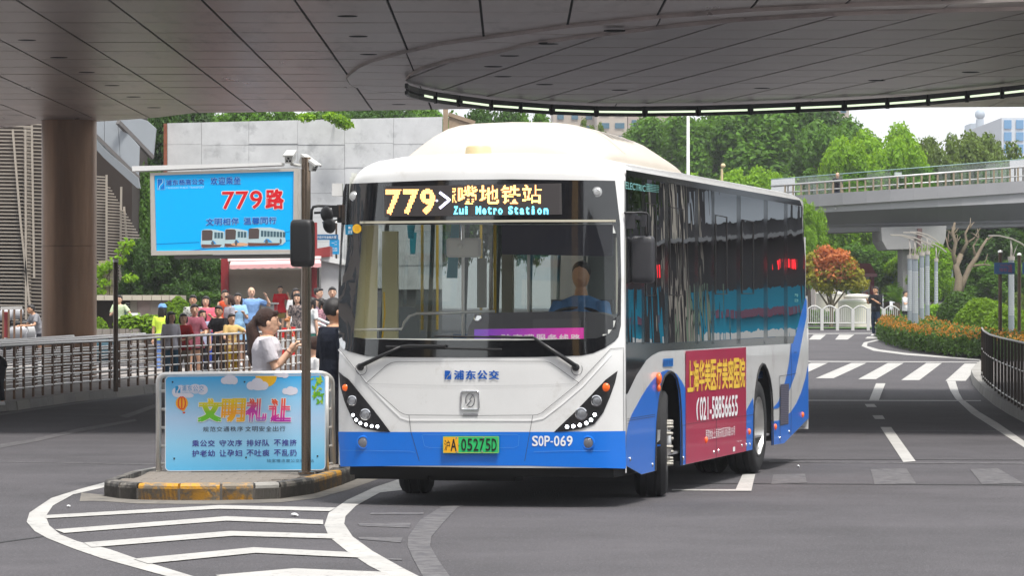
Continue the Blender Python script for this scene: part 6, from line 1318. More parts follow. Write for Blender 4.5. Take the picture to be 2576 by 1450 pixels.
m.build('vent_slots', mk('camera_white', (.55, .55, .53), .5), t, kind='stuff')
t = thing('vine_trellis', 'weathered concrete trellis block standing on the stone canopy', 'trellis', (P(265, HY, YQ).x, YQ, P(0, 743, YQ).z))
for a, b in ((243,254),(256,270),(272,287)):
    for k in range(4): m = M(); p, q = P(a, 655+k*22, YQ), P(b, 675+k*22, YQ); m.box((p.x, YQ+.4, q.z), (q.x, YQ+.7, p.z)); m.build('block', mk('old_concrete', (.36, .31, .22), .85, var=.2, dirt=((.18, .16, .1), .55)), t)
# ---- grey panelled wall
YW = 118.; wl = thing('panel_wall', 'tall pale grey wall of large weathered metal sheets behind the billboard', 'wall', (P(760, HY, YW).x, YW, gz(YW)))
wp = mk('wall_sheet', (.60, .61, .62), .6, 0, var=.12, vs=1.6, dirt=((.42, .43, .44), .60), ds=1.4, bump=.1, bs=3)
cols_ = [421,507,626,749,867,990,1113]; topy = lambda x: 309.5-(x-421)*.0231
for i, (a, b) in enumerate(zip(cols_[:-1], cols_[1:])):
    rows = [(topy(a), topy(b))]+[(363.6+k*61-(a-421)*.006+(3 if i % 2 else 0), 363.6+k*61-(b-421)*.006+(3 if i % 2 else 0)) for k in range(7)]
    for (l0, r0), (l1, r1) in zip(rows[:-1], rows[1:]):
        Y = YW+random.uniform(-.012, .012); m = M(); m.poly([P(a+.3, l0+.3, Y), P(b-.3, r0+.3, Y), P(b-.3, r1-.3, Y), P(a+.3, l1-.3, Y)], (0, .12, 0)); m.build('sheet', wp, wl)
m = M(); p, q = P(422, 313, YW+.2), P(1112, 770, YW+.2); m.box((p.x, YW+.15, gz(YW)), (q.x, YW+.5, p.z)); m.build('backing', mk('wall_back', (.12, .12, .12), .8), wl)
m = M(); m.bar(P(416, 311, YW-.2), P(416, 760, YW-.2), .1, .1, (0, 1, 0)); m.build('rust_pipe', mk('rust_red', (.28, .08, .04), .7, var=.3, vs=6), wl)
m = M(); m.bar(P(1121, 270, YW-1), P(1121, 420, YW-1), .16, .16, (0, 1, 0)); m.bar(P(1128, 287, YW), P(1195, 309, YW), .1, .12); m.poly([P(x, y, YW) for x, y in [(1129,290),(1195,311),(1195,420),(1129,420)]], (0, .1, 0)); m.build('end_post', mk('post_tan', (.34, .25, .17), .7, var=.2), wl)
# ---- kiosk with awning
YK2 = 104.; kk = thing('kiosk', 'shuttered kiosk with dark red posts and a pink scalloped awning', 'kiosk', (P(690, HY, YK2).x, YK2, gz(YK2)))
shm = mk('shutter', (.34, .31, .24), .55, .2, var=.06)
kr_ = mk('kiosk_red', (.26, .02, .025), .45)
y = 679
while y < 790:
    p, q = P(577, y, YK2+.6), P(800, y+3.6, YK2+.6); m = M(); m.box((p.x, YK2+.6, q.z), (q.x, YK2+.64, p.z)); m.build('shutter_slat', shm, kk); y += 4.2
m = M(); p, q = P(575, 665, YK2+.7), P(802, 790, YK2+.7); m.box((p.x, YK2+.7, gz(YK2)), (q.x, YK2+2.6, p.z)); m.build('box', mk('kiosk_grey', (.25, .24, .22), .7), kk)
for x0, x1, y0, y1 in ((556,575,651,850),(784,797,560,800)):
    m = M(); p, q = P(x0, y0, YK2+.3), P(x1, y1, YK2+.3); m.box((p.x, YK2+.3, gz(YK2)), (q.x, YK2+.55, p.z)); m.build('red_post', kr_, kk)
m = M(); n = 44; A_, B_, C_ = [], [], []
for i in range(n+1): x = 578+i*(808-578)/n; A_.append(P(x+4 if i < n else x-6, 652-(x-578)*.03, YK2+.5)); B_.append(P(x, 667-(x-578)*.02, YK2-.9)); C_.append(P(x, 676-(x-578)*.02+2.2*abs(sin(i*pi/4)), YK2-.9))
m.ribbon(A_, B_); m.ribbon(B_, C_); m.build('awning', mk('awning_pink', (.78, .42, .42), .8, var=.1, vs=2, bump=.2, bs=6), kk)
m = M(); m.bar(P(574, 654, YK2), P(808, 648, YK2), .25, .08); m.build('awning_box', white_metal, kk)
m = M(); m.poly([P(x, y, YK2+.1) for x, y in [(783,628),(830,620),(830,646),(783,650)]], (0, 1.5, 0)); m.build('roof_red', mk('kiosk_maroon', (.25, .03, .03), .5), kk)
m = M(); p, q = P(808, 652, YK2+.4), P(870, 757, YK2+.4); m.box((p.x, YK2+.4, gz(YK2)), (q.x, YK2+.8, p.z)); m.build('side_wall', mk('kiosk_white', (.55, .55, .56), .6, var=.06), kk)
m = M(); m.poly([P(x, y, YK2+.2) for x, y in [(800,655),(815,640),(870,660),(870,668)]], (0, .9, 0)); m.build('roof_slab', white_metal, kk)
m = M(); p, q = P(556, 786, YK2-2.), P(690, 800, YK2-2.); 
# counter / planter in the crowd, cabinet, bollards
def blk(name, label, cat, x0, y0, x1, y1, Y, d, mat, zb=None, parts=()):
    p, q = P(x0, y0, Y), P(x1, y1, Y); t = thing(name, label, cat, ((p.x+q.x)/2, Y, gz(Y))); m = M(); m.box((p.x, Y, zb if zb is not None else gz(Y)), (q.x, Y+d, p.z-.04)); m.build('body', mat, t); m = M(); m.box((p.x-.04, Y-.04, p.z-.04), (q.x+.04, Y+d+.04, p.z)); m.build('coping', mk('coping_grey', (.30, .30, .30), .6), t); return t
blk('stone_counter', 'grey stone counter between the man in the polo shirt and the boy in red', 'counter', 657, 762, 686, 850, 99, .6, mk('counter_grey', (.24, .24, .235), .6, var=.08))
blk('red_pillar', 'dark red painted pillar left of the boy on the block', 'pillar', 686, 762, 696, 834, 100.5, .3, kr_)
blk('stone_counter', 'grey stone counter to the right of the boy in red, below the tall pole', 'counter', 697, 766, 757, 835, 106, .6, mk('counter_grey', (.24, .24, .235), .6))
blk('utility_cabinet', 'pale grey utility cabinet behind the red and white bollards', 'cabinet', 719, 842, 760, 905, 92, .6, mk('cabinet_grey', (.44, .44, .43), .5, var=.05))
for x, yt, Y, lab in ((715, 825, 84., 'red and white striped bollard nearer the boy on the block'), (737, 823, 86., 'red and white striped bollard closer to the tall pole')):
    b = P(x, HY, Y); zt = P(x, yt, Y).z; g = gz(Y)+.12; t = thing('bollard', lab, 'bollard', (b.x, Y, g), 0, 'striped bollards behind the railing'); n = 4; hh_ = (zt-g)/n
    for k in range(n): m = M(); m.lathe((b.x, Y, g+k*hh_), [(.06, 0), (.06, hh_)]+([(0, hh_)] if k == n-1 else []), (0, 0, 1), 16); m.build('band', mk('bollard_red', (.75, .02, .02), .4) if k % 2 else mk('bollard_white', (.75, .75, .75), .4), t, smooth=True, edge=40)
# wavy white barrier beside the bus
t = thing('white_barrier', 'curved white plastic barrier near the front corner of the bus', 'barrier', (P(815, HY, 88).x, 88, gz(88)))
for k in range(4): m = M(); m.tube([P(788+i*8, 808+k*11-6*sin(i*.7+1), 88) for i in range(9)], .035, 8); m.build('rail', mk('barrier_white', (.62, .66, .68), .4), t, smooth=True)
# scooters parked at left
def scooter(px, Y, label, colr):
    b = P(px, HY, Y); g = gz(Y)+.13; t = thing('scooter', label, 'scooter', (b.x, Y, g)); 
    for dx in (-.55, .55): m = M(); m.lathe((b.x+dx, Y, g+.24), [(.15, -.04), (.22, -.05), (.25, 0), (.22, .05), (.15, .04)], (0, 1, 0), 20); m.build('wheel', rubber, t, smooth=True); m = M(); m.lathe((b.x+dx, Y, g+.24), [(.15, -.03), (.03, -.04), (.03, .04), (.15, .03)], (0, 1, 0), 16); m.build('rim', steel, t)
    m = M(); m.ell([(b.x-.28, Y, g+.3, .28, .12, .7), (b.x-.25, Y, g+.55, .32, .15, .7), (b.x-.2, Y, g+.68, .22, .12, .7)], 14); m.tube([(b.x, Y, g+.25), (b.x+.3, Y, g+.25), (b.x+.42, Y, g+.75)], [.1, .1, .08], 8); m.build('bodywork', colr, t, smooth=True)
    m = M(); m.ell([(b.x-.2, Y, g+.70, .33, .13, .6), (b.x-.2, Y, g+.80, .30, .12, .6)], 14); m.build('seat', black_plastic, t, smooth=True)
    m = M(); m.tube([(b.x+.42, Y-.3, g+1.0), (b.x+.45, Y, g+1.02), (b.x+.42, Y+.3, g+1.0)], .018, 6); m.tube([(b.x+.52, Y, g+.3), (b.x+.44, Y, g+1.0)], .03, 6); m.build('handlebar', chrome, t)
    m = M(); m.ell([(b.x-.55, Y, g+.82, .17, .17, .5), (b.x-.55, Y, g+1.05, .19, .18, .5), (b.x-.55, Y, g+1.12, .13, .12, .6)], 14); m.build('top_box', mk('topbox_grey', (.42, .42, .44), .3), t, smooth=True)
scooter(66, 101, 'silver scooter with a grey top box parked left of the round column', mk('scooter_silver', (.5, .5, .52), .3, .3)); scooter(92, 104, 'white delivery bicycle-style scooter just behind the silver scooter', mk('scooter_white', (.7, .7, .7), .4))
scooter(392, 94, 'red scooter behind the worker in the yellow vest', mk('scooter_red', (.5, .03, .03), .3))
t = thing('display_stand', 'low metal display frame at the far left beside the scooters', 'display frame', (P(28, HY, 98).x, 98, gz(98)))
for x in (8, 22, 36, 53): m = M(); m.bar(P(x, 776, 98), P(x, 862, 98), .05, .05, (0, 1, 0)); m.build('upright', steel_brown, t)
m = M(); m.bar(P(2, 776, 98), P(56, 775, 98), .06, .08); m.build('top_bar', steel, t)
m = M(); p, q = P(8, 785, 98.1), P(20, 850, 98.1); m.box((p.x, 98.1, q.z), (q.x, 98.14, p.z)); m.build('poster', mk('poster_red', (.35, .04, .05), .5), t)
# curved planter wall with grass bed
pw_ = [P(236, HY, 92), P(300, HY, 93), P(350, HY, 93), P(404, HY, 94)]
t = thing('planter_wall', 'low stone planter wall behind the man in the green polo', 'wall', (pw_[1].x, 93, gz(93)))
for a, b in zip(pw_[:-1], pw_[1:]):
    for i in range(3): q0, q1 = a.lerp(b, i/3), a.lerp(b, (i+1)/3-.02); m = M(); m.add([Vector((v.x, v.y+dy, z)) for z in (gz(93), P(0, 828, 93).z) for v, dy in ((q0, 0), (q1, 0), (q1, .4), (q0, .4))], [(0,3,2,1),(4,5,6,7),(0,1,5,4),(1,2,6,5),(2,3,7,6),(3,0,4,7)]); m.build('stone', mk('planter_stone', (.26, .23, .20), .8, var=.12, vs=2), t)
t = thing('suitcase', 'dark teal travel bag on the ground at the foot of the round column', 'bag', (P(262, HY, 88).x, 88, gz(88)+.15)); m = M(); c = P(262, 860, 88); m.ell([(c.x, 88, gz(88)+.15, .3, .18, .7), (c.x, 88, gz(88)+.35, .36, .2, .7), (c.x-.02, 88, P(262, 848, 88).z, .26, .15, .8)], 14); m.build('bag_body', mk('bag_darkteal', (.01, .06, .09), .7), t, smooth=True)

# ---------------------------------------------------------------- foliage
def leafmat(n, c, tr=.3, var=.35):
    m = mk(n, c, .55, var=.28, vs=.9, island=var, spec=.25); t = m.node_tree; b = t.nodes['Principled BSDF']
    tl_ = t.nodes.new('ShaderNodeBsdfTranslucent'); tl_.inputs[0].default_value = (c[0]*1.9, c[1]*1.7, c[2]*.7, 1); mx = t.nodes.new('ShaderNodeMixShader'); mx.inputs[0].default_value = tr
    o = t.nodes['Material Output']; t.links.new(b.outputs[0], mx.inputs[1]); t.links.new(tl_.outputs[0], mx.inputs[2]); t.links.new(mx.outputs[0], o.inputs[0]); return m
L_dk = leafmat('leaf_dark', (.045, .105, .016)); L_md = leafmat('leaf_mid', (.085, .19, .018)); L_br = leafmat('leaf_bright', (.19, .35, .018), .4); L_ol = leafmat('leaf_olive', (.11, .17, .028)); L_rd = leafmat('leaf_red', (.46, .17, .06), .35); L_rg = leafmat('leaf_redgreen', (.26, .25, .02), .35); L_or = leafmat('leaf_orange', (.40, .18, .03), .35)
L_tp = leafmat('leaf_topiary', (.15, .27, .012), .3); L_hd = leafmat('leaf_hedge', (.06, .13, .016)); bark = mk('bark', (.13, .10, .07), .9, var=.25, vs=4, bump=.6, bs=12); barkp = mk('bark_pale', (.16, .125, .085), .85, var=.25, vs=3, bump=.5, bs=10)
def leafcloud(lobes, n, size, shell=.55, up=.3, amp=1.):
    """leaf blades scattered through ellipsoid lobes: (x,y,z,rx,ry,rz)"""
    lb = np.array(lobes, float); vol = (lb[:, 3]*lb[:, 4]+lb[:, 3]*lb[:, 5]+lb[:, 4]*lb[:, 5]); pick = RNG.choice(len(lb), n, p=vol/vol.sum())
    d = RNG.normal(size=(n, 3)); d /= np.linalg.norm(d, axis=1)[:, None]; r = 1-shell*RNG.random(n)**1.6; r *= 1+amp*(.16*np.sin(d[:, 0]*7+pick)*np.sin(d[:, 2]*6+pick*2)+.07*RNG.normal(size=n))
    c = lb[pick, :3]+d*lb[pick, 3:]*r[:, None]
    nn = d*.6+RNG.normal(size=(n, 3))*.55+np.array([0, 0, up]); nn /= np.linalg.norm(nn, axis=1)[:, None]
    a = np.cross(nn, RNG.normal(size=(n, 3))); a /= np.linalg.norm(a, axis=1)[:, None]; b = np.cross(nn, a); s = size*(.6+.8*RNG.random(n))[:, None]
    v = np.stack([c-a*s*.5, c+b*s*.28+nn*s*.06, c+a*s*.5, c-b*s*.28+nn*s*.06], 1).reshape(-1, 3)
    f = np.arange(n*4).reshape(-1, 4); return v, f
def cloud_obj(name, lobes, n, size, mat, parent=None, shell=.55, up=.3, vf=None, **k):
    v, f = vf or leafcloud(lobes, n, size, shell, up); me = bpy.data.meshes.new(name)
    if parent is None: o0 = np.array([(v[:, 0].min()+v[:, 0].max())/2, (v[:, 1].min()+v[:, 1].max())/2, v[:, 2].min()]); v = v-o0
    else: v = v-np.array(parent.location)
    me.vertices.add(len(v)); me.vertices.foreach_set('co', v.ravel()); me.loops.add(f.size); me.loops.foreach_set('vertex_index', f.ravel()); me.polygons.add(len(f)); me.polygons.foreach_set('loop_start', np.arange(0, f.size, 4)); me.polygons.foreach_set('loop_total', np.full(len(f), 4)); me.update(calc_edges=True)
    me.materials.append(mat); o = bpy.data.objects.new(name, me); COL.objects.link(o)
    if parent is None: o.location = o0
    else: o.parent = parent
    return tag(o, **k)
def crown_lobes(R, Hc, n, seed, zc, spread=.62, rl=.42):
    r = random.Random(seed); L = [(0, 0, zc, R*.6, R*.6, Hc*.42)]
    for i in range(n):
        a = r.uniform(0, 2*pi); e = r.uniform(-.75, 1); q = R*spread*sqrt(max(.05, 1-e*e*.8)); s = r.uniform(.7, 1.25)*rl; L.append((q*cos(a), q*sin(a), zc+e*Hc*.42, R*s, R*s, Hc*s*.55))
    return L
def tree_proto(R, Ht, mat, n, size, seed, trunk=.25, zc=None, Hc=None, lob=16, bk=bark, spread=.62, rl=.42):
    Hc = Hc or Ht*.75; zc = zc or Ht-Hc*.5; t = thing('tree', 'x', 'tree', (0, 0, 0)); r = random.Random(seed); m = M()
    m.tube([(0, 0, -.3), (0, 0, zc*.35), (.1, .05, zc*.8), (.0, .0, zc+Hc*.25)], [trunk, trunk*.8, trunk*.6, trunk*.15], 10)
    for i in range(7): a = r.uniform(0, 2*pi); z = zc*r.uniform(.5, 1.); m.tube([(0, 0, z), (R*.35*cos(a), R*.35*sin(a), z+Hc*.2), (R*.7*cos(a), R*.7*sin(a), z+Hc*.33)], [trunk*.4, trunk*.25, trunk*.06], 7)
    m.build('trunk', bk, t, smooth=True, local=True)
    cloud_obj('crown', crown_lobes(R, Hc, lob, seed, zc, spread, rl), n, size, mat, t); return t
used = {}
def put(proto, px, Y, ztop_y, label, group=None, rz=None, wpx=None):
    """place a tree so that its top is at picture row ztop_y"""
    g = gz(Y); p = P(px, HY, Y); hz = P(px, ztop_y, Y).z-g; key = proto.name
    H0, R0 = proto['h0'], proto['r0']; sz = hz/H0; sx = (wpx*1.45*Y/F/2)/R0 if wpx else sz
    rz = random.uniform(0, 6.28) if rz is None else rz
    if key not in used: used[key] = 1; o = proto; o.location = (p.x, Y, g); o.rotation_euler = (0, 0, rz); o.scale = (sx, sx, sz); o['label'] = label; tag(o, group=group)
    else: o = dup(proto, (p.x, Y, g), rz, label, group, (sx, sx, sz))
    return o
def proto(*a, h0=None, **k): t = tree_proto(*a, **k); t['h0'] = a[1]*1.02; t['r0'] = a[0]; return t
tA = proto(4.5, 14, L_md, 34000, .34, 1, trunk=.28, lob=60, rl=.21, spread=.85); tB = proto(3.6, 10, L_br, 26000, .28, 2, trunk=.2, lob=46, rl=.22, spread=.82); tC = proto(4.2, 11, L_ol, 20000, .32, 3, trunk=.22, lob=46, rl=.19, spread=.9); tD = proto(5, 13, L_dk, 32000, .36, 4, trunk=.3, lob=56, rl=.22, spread=.85)
gA = 'trees beyond the footbridge'
for pr_, x, Y, yt, w, lab in (
    (tC, 1487, 180, 292, 75, 'small tree top in front of the beige tower, just above the roof pod'),
    (tA, 1690, 185, 286, 210, 'leftmost tall green tree of the tree line above the bus roof'),
    (tA, 1780, 190, 268, 260, 'tall feathery green tree right of the white lamp mast'), (tA, 1905, 186, 262, 270, 'tall green tree in the middle of the tree line above the bus tail'),
    (tD, 2030, 188, 270, 260, 'tall dark tree standing left of the pale sky gap'), (tA, 2110, 180, 300, 180, 'conical green tree at the edge of the sky gap'),
    (tB, 2215, 172, 315, 160, 'bright yellow-green tree just above the footbridge'), (tB, 2270, 166, 352, 130, 'low bright green tree in the dip of the skyline'), (tB, 2150, 165, 352, 150, 'bright green young tree behind the man on the footbridge'),
    (tC, 2400, 182, 322, 170, 'olive-green loose tree in front of the distant sphere tower'), (tC, 2490, 184, 330, 150, 'olive tree left of the blue glass building'), (tC, 2360, 176, 348, 110, 'small olive tree at the left of the olive group'),
    (tB, 1860, 158, 432, 150, 'low bright green tree rising over the bus roof near the street lamp'), (tB, 1940, 158, 424, 120, 'bright green tree at the left end of the footbridge'), (tB, 1700, 160, 440, 160, 'low green tree just behind the end of the roof pod'),
    (tA, 2540, 178, 410, 150, 'green tree below the blue glass building')): put(pr_, x, Y, yt, lab, gA, wpx=w)
gB = 'trees under the footbridge'
for pr_, x, Y, yt, w, lab in ((tD, 2110, 175, 540, 240, 'dark tree under the footbridge behind the red maple'), (tD, 2230, 172, 560, 220, 'dark green tree under the footbridge left of its pier'), (tA, 2190, 160, 610, 130, 'green tree behind the small maroon kiosk'),
    (tD, 2350, 176, 545, 240, 'dark tree behind the footbridge pier'), (tB, 2345, 150, 612, 90, 'bright green shrubby tree between the grey light columns'), (tD, 2480, 170, 520, 260, 'dark tree behind the bare twisted trunk'), (tD, 2590, 168, 520, 260, 'dark tree at the right edge under the footbridge'),
    (tA, 2510, 150, 655, 130, 'round green tree behind the navy route plates'), (tD, 2575, 152, 600, 110, 'dark green tree touching the right edge'), (tB, 2035, 150, 505, 70, 'bright green tree sprig just behind the bus tail'), (tB, 2300, 158, 640, 120, 'mid green tree at the foot of the pier')): put(pr_, x, Y, yt, lab, gB, wpx=w)
gC = 'trees behind the plaza'
for pr_, x, Y, yt, w, lab in ((tD, 380, 122, 255, 150, 'dark tree between the slanting canopy and the panelled wall'), (tD, 470, 130, 262, 200, 'dark green tree above the left end of the panelled wall'), (tA, 640, 130, 262, 220, 'green tree rising behind the panelled wall above the billboard'), (tA, 800, 131, 266, 200, 'leafy tree rising behind the middle of the panelled wall'), (tD, 940, 131, 262, 210, 'dark tree behind the right half of the panelled wall'), (tD, 890, 133, 250, 170, 'dark tree behind the panelled wall, above the camera pole'), (tD, 560, 133, 250, 200, 'dark tree behind the panelled wall above the left half of the billboard'), (tD, 1020, 134, 255, 160, 'dark tree behind the last panels of the grey wall'), (tA, 1080, 132, 262, 180, 'tree behind the right end of the panelled wall'), (tD, 1235, 134, 262, 150, 'tree right of the panelled wall above the bus pod'), (tA, 1335, 136, 268, 95, 'green tree just left of the beige tower'),
    (tD, 375, 110, 600, 110, 'dark shrubby tree left of the billboard base'), (tA, 372, 116, 420, 80, 'leafy tree between the louvred building and the billboard'), (tD, 455, 110, 610, 130, 'dark bush tree under the billboard'), (tD, 530, 112, 640, 120, 'dark hedge tree behind the blue route plates')): put(pr_, x, Y, yt, lab, gC, wpx=w)
# clipped shrubs and hedges
def shrub(label, px, Y, yt, yb, w, mat, n=9000, size=.10, cat='shrub', name='topiary_shrub', group=None):
    p = P(px, HY, Y); zt = P(px, yt, Y).z; zb = max(gz(Y), P(px, yb, Y).z-.3); rx = w*Y/F/2; t = thing(name, label, cat, (p.x, Y, gz(Y)), 0, group)
    m = M(); m.ball((p.x, Y, zb), (rx*.93, rx*.8, (zt-zb)*.93), 20, 10); m.build('core', mat, t, smooth=True)
    cloud_obj('leaves', None, n, size, mat, t, vf=leafcloud([(p.x, Y, zb, rx, rx*.85, zt-zb)], n, size, .06, .1, .22)); return t
gT = 'clipped round shrubs on the traffic island'
shrub('rounded clipped shrub right of the light columns, the darkest of the dome shrubs', 2415, 124, 735, 800, 125, L_hd, 9000, .11, group=gT); shrub('broad bright green dome shrub in the middle of the island', 2475, 116, 752, 815, 160, L_tp, 12000, .11, group=gT)
shrub('bright dome shrub in front of the grey light column at the right', 2535, 110, 772, 830, 140, L_tp, 12000, .10, group=gT); shrub('dome shrub cut by the right edge of the photo', 2600, 106, 790, 840, 90, L_tp, 7000, .10, group=gT); shrub('small dome shrub at the upper right behind the others', 2560, 128, 738, 800, 90, L_ol, 5000, .11, group=gT)
shrub('clipped round shrub between the stone canopy and the patterned shirt', 450, 101, 748, 820, 70, L_tp, 5000, .09, group='clipped shrubs on the plaza'); shrub('clipped round shrub right beside the marble wall', 425, 100, 762, 830, 60, L_tp, 4500, .09, group='clipped shrubs on the plaza'); shrub('small round shrub at the foot of the round column', 248, 94, 800, 850, 60, L_tp, 3500, .08, group='clipped shrubs on the plaza')
def side_of(a, b):                                 # unit vector across a run, pointing away from the viewer's side
    d = (b-a); n = V3(-d.y, d.x, 0).normalized(); return n if (n.dot(V3(a.x, a.y, 0)) > 0) else -n
def boxcloud(pts, hgt, dep, n, size, z0=0., face=.5, jit=.05):
    seg = list(zip(pts[:-1], pts[1:])); L_ = np.array([(q[1]-q[0]).length for q in seg]); pick = RNG.choice(len(seg), n, p=L_/L_.sum()); A_ = np.array([tuple(q[0]) for q in seg])[pick]; B_ = np.array([tuple(q[1]) for q in seg])[pick]; N_ = np.array([tuple(side_of(*q)) for q in seg])[pick]
    u = RNG.random(n)[:, None]; c = A_*(1-u)+B_*u; k = RNG.random(n); w = RNG.random(n); front = k < face; back_ = k > .88; q = np.linalg.norm(c-np.array(pts[0]), axis=1)
    wob = .05*np.sin(q*5)+.04*np.sin(q*13+1)+.04*RNG.normal(size=n)
    y = np.where(front, jit*RNG.random(n)*2, np.where(back_, dep-.05*RNG.random(n), dep*w)); z = np.where(front | back_, hgt*w, hgt-jit*RNG.random(n)*2)
    y = y+np.where((front) & (w > .85), (w-.85)*.8, 0)+wob; z = z+z0+wob*.7
    c = c+N_*y[:, None]; c[:, 2] += z; s0 = np.where(front, -1., np.where(back_, 1., 0.))[:, None]; d = N_*s0; d[:, 2] += np.where(front | back_, .25, 1.)
    nn = d*.8+RNG.normal(size=(n, 3))*.5; nn /= np.linalg.norm(nn, axis=1)[:, None]; a = np.cross(nn, RNG.normal(size=(n, 3))); a /= np.linalg.norm(a, axis=1)[:, None]; b = np.cross(nn, a); s_ = size*(.6+.8*RNG.random(n))[:, None]
    return np.stack([c-a*s_*.5, c+b*s_*.28, c+a*s_*.5, c-b*s_*.28], 1).reshape(-1, 3), np.arange(n*4).reshape(-1, 4)
def hedge(label, pts, hgt, dep, mat, n, size, topmat=None, cat='hedge'):
    t = thing('hedge', label, cat, tuple(pts[0])); m = M()
    for a, b in zip(pts[:-1], pts[1:]): o = side_of(a, b)*dep*.5+V3(0, 0, hgt*.44); m.bar(a+o, b+o, dep*.66, hgt*.8)
    m.build('core', mk('hedge_twigs', (.03, .05, .012), .9), t)
    cloud_obj('leaves', None, n, size, mat, t, vf=boxcloud(pts, hgt, dep, n, size))
    if topmat: cloud_obj('new_growth', None, 1, size, topmat, t, vf=boxcloud(pts, .10, dep, int(n*.11), size*.9, hgt*.90, .30, .09))
    return t
hp = [(2212,838),(2225,852),(2260,866),(2320,878),(2400,888),(2463,893),(2540,900),(2640,912)]
HP = [G(*p, .12) for p in hp]; hedge('clipped hedge with orange new growth along the edge of the traffic island', HP, .52, 1.6, L_hd, 60000, .10, L_or)
hedge('hedge running behind the crowd under the trees', [P(470, HY, 108)+V3(0, 0, gz(108)-H), P(560, HY, 108)+V3(0, 0, gz(108)-H)], 1.6, 1.2, L_hd, 5000, .12)
hedge('short green hedge seen between the kiosk and the bus', [P(810, HY, 103)+V3(0, 0, gz(103)-H), P(870, HY, 103)+V3(0, 0, gz(103)-H)], 1.2, 1, L_hd, 3000, .1)
hedge('bright lime hedge behind the light columns', [P(2325, HY, 133)+V3(0, 0, gz(133)-H+.2), P(2385, HY, 133)+V3(0, 0, gz(133)-H+.2)], .75, 1., L_br, 4000, .1)
hedge('low dark hedge around the round white tanks', [P(2035, HY, 150)+V3(0, 0, gz(150)-H), P(2320, HY, 150)+V3(0, 0, gz(150)-H)], .55, 1.4, L_md, 9000, .13)
m = M(); q1 = [G(*p, 0) for p in hp]; n = len(q1); kk_ = mk('kerb_mossy', (.22, .20, .12), .85, var=.2, vs=2)
m = M(); m.ribbon([p+V3(0, 0, .13) for p in q1], [V3(p.x*1.35+1, p.y+32, gz(p.y+32)+.13) for p in q1]); isoil = struct(m, 'island_soil', mk('island_grass', (.045, .08, .02), .95, var=.2, vs=2))
for a, b in zip([G(2206,843), *q1][:-1], [G(2206,843), *q1][1:]):
    a2, b2 = a+V3(0, -.35, 0), b+V3(0, -.35, 0); mm = M(); mm.add([a2, b2, b, a]+[v+V3(0, 0, .15) for v in (a2+V3(0, .02, 0), b2+V3(0, .02, 0), b, a)], [(0,1,5,4),(4,5,6,7),(0,4,7,3),(1,2,6,5)]); mm.build('kerb_stone', kk_, isoil)
m = M(); m.add([P(2000, HY, 140)+V3(0, 0, gz(140)-H+.05), P(2900, HY, 140)+V3(0, 0, gz(140)-H+.05), P(2900, HY, 240)+V3(0, 0, gz(160)-H+.05), P(1500, HY, 240)+V3(0, 0, gz(160)-H+.05)], [(0, 1, 2, 3)]); struct(m, 'lawn', mk('lawn_green', (.06, .13, .025), .95, var=.25, vs=1))
# tufted grass on the planter, shrubs on trellis
v = [(P(x, HY, 93.4).x, 93.4+.3*(x % 3), P(0, 823, 93).z, .35, .35, .28) for x in range(318, 400, 9)]; cloud_obj('ornamental_grass', v, 4500, .14, L_tp, None, shell=.8, up=1., label='tufts of ornamental grass in the planter', cat='plant', kind='stuff')
t = thing('vine', 'bright green vine sprays growing over the trellis beside the round column', 'vine', (P(270, HY, YQ).x, YQ, P(0, 743, YQ).z)); m = M(); m.tube([P(262, 742, YQ+.3), P(268, 700, YQ+.3), P(300, 650, YQ+.2), P(318, 610, YQ+.1)], .02, 6); m.build('stem', bark, t)
cloud_obj('leaves', [(*P(x, y, YQ+.2), .22, .2, .12) for x, y in ((250,690),(258,676),(272,668),(262,712),(300,655),(312,632),(320,612),(326,700),(246,735))], 1100, .11, L_br, t, shell=.9)
t = thing('climbing_branch', 'leafy spray hanging over the top of the panelled wall', 'branch', (P(860, HY, 117).x, 117, P(0, 300, 117).z)); m = M(); m.tube([P(830, 288, 119), P(852, 300, 117.3), P(868, 318, 117.1)], .02, 6); m.build('twig', bark, t)
cloud_obj('leaves', [(*P(x, y, 117.2), .3, .2, .14) for x, y in ((835,294),(850,300),(862,306),(770,296),(868,314))], 800, .14, L_br, t, shell=.9)
# red-leaved maple
t = thing('maple_tree', 'small maple with red and golden leaves beside the round white tanks', 'tree', (*P(2090, HY, 145)[:2], gz(145))); b = t.location.copy(); m = M(); m.tube([(b.x, b.y, b.z-.2), (b.x+.05, b.y, b.z+.9), (b.x-.1, b.y, b.z+1.6)], [.09, .07, .05], 8)
for dx in (-.8, -.3, .4, .9): m.tube([(b.x, b.y, b.z+.7), (b.x+dx*.6, b.y, b.z+1.4), (b.x+dx, b.y, b.z+2)], [.05, .03, .012], 6)
m.build('trunk', bark, t); lob = [(*P(x, y, 145), r, r, r*.75) for x, y, r in ((2090,655,.6),(2060,665,.5),(2110,650,.5),(2075,635,.4),(2125,670,.5),(2050,690,.45),(2095,690,.55),(2135,690,.4),(2070,712,.45),(2120,712,.4),(2045,650,.35),(2080,725,.35),(2140,705,.3))]
cloud_obj('red_crown', lob[:8], 4200, .15, L_rd, t, shell=.6); cloud_obj('golden_crown', lob[4:]+[(*P(x, y, 145), .5, .5, .3) for x, y in ((2040,700),(2145,690),(2155,715),(2030,670))], 6500, .15, L_rg, t, shell=.7)
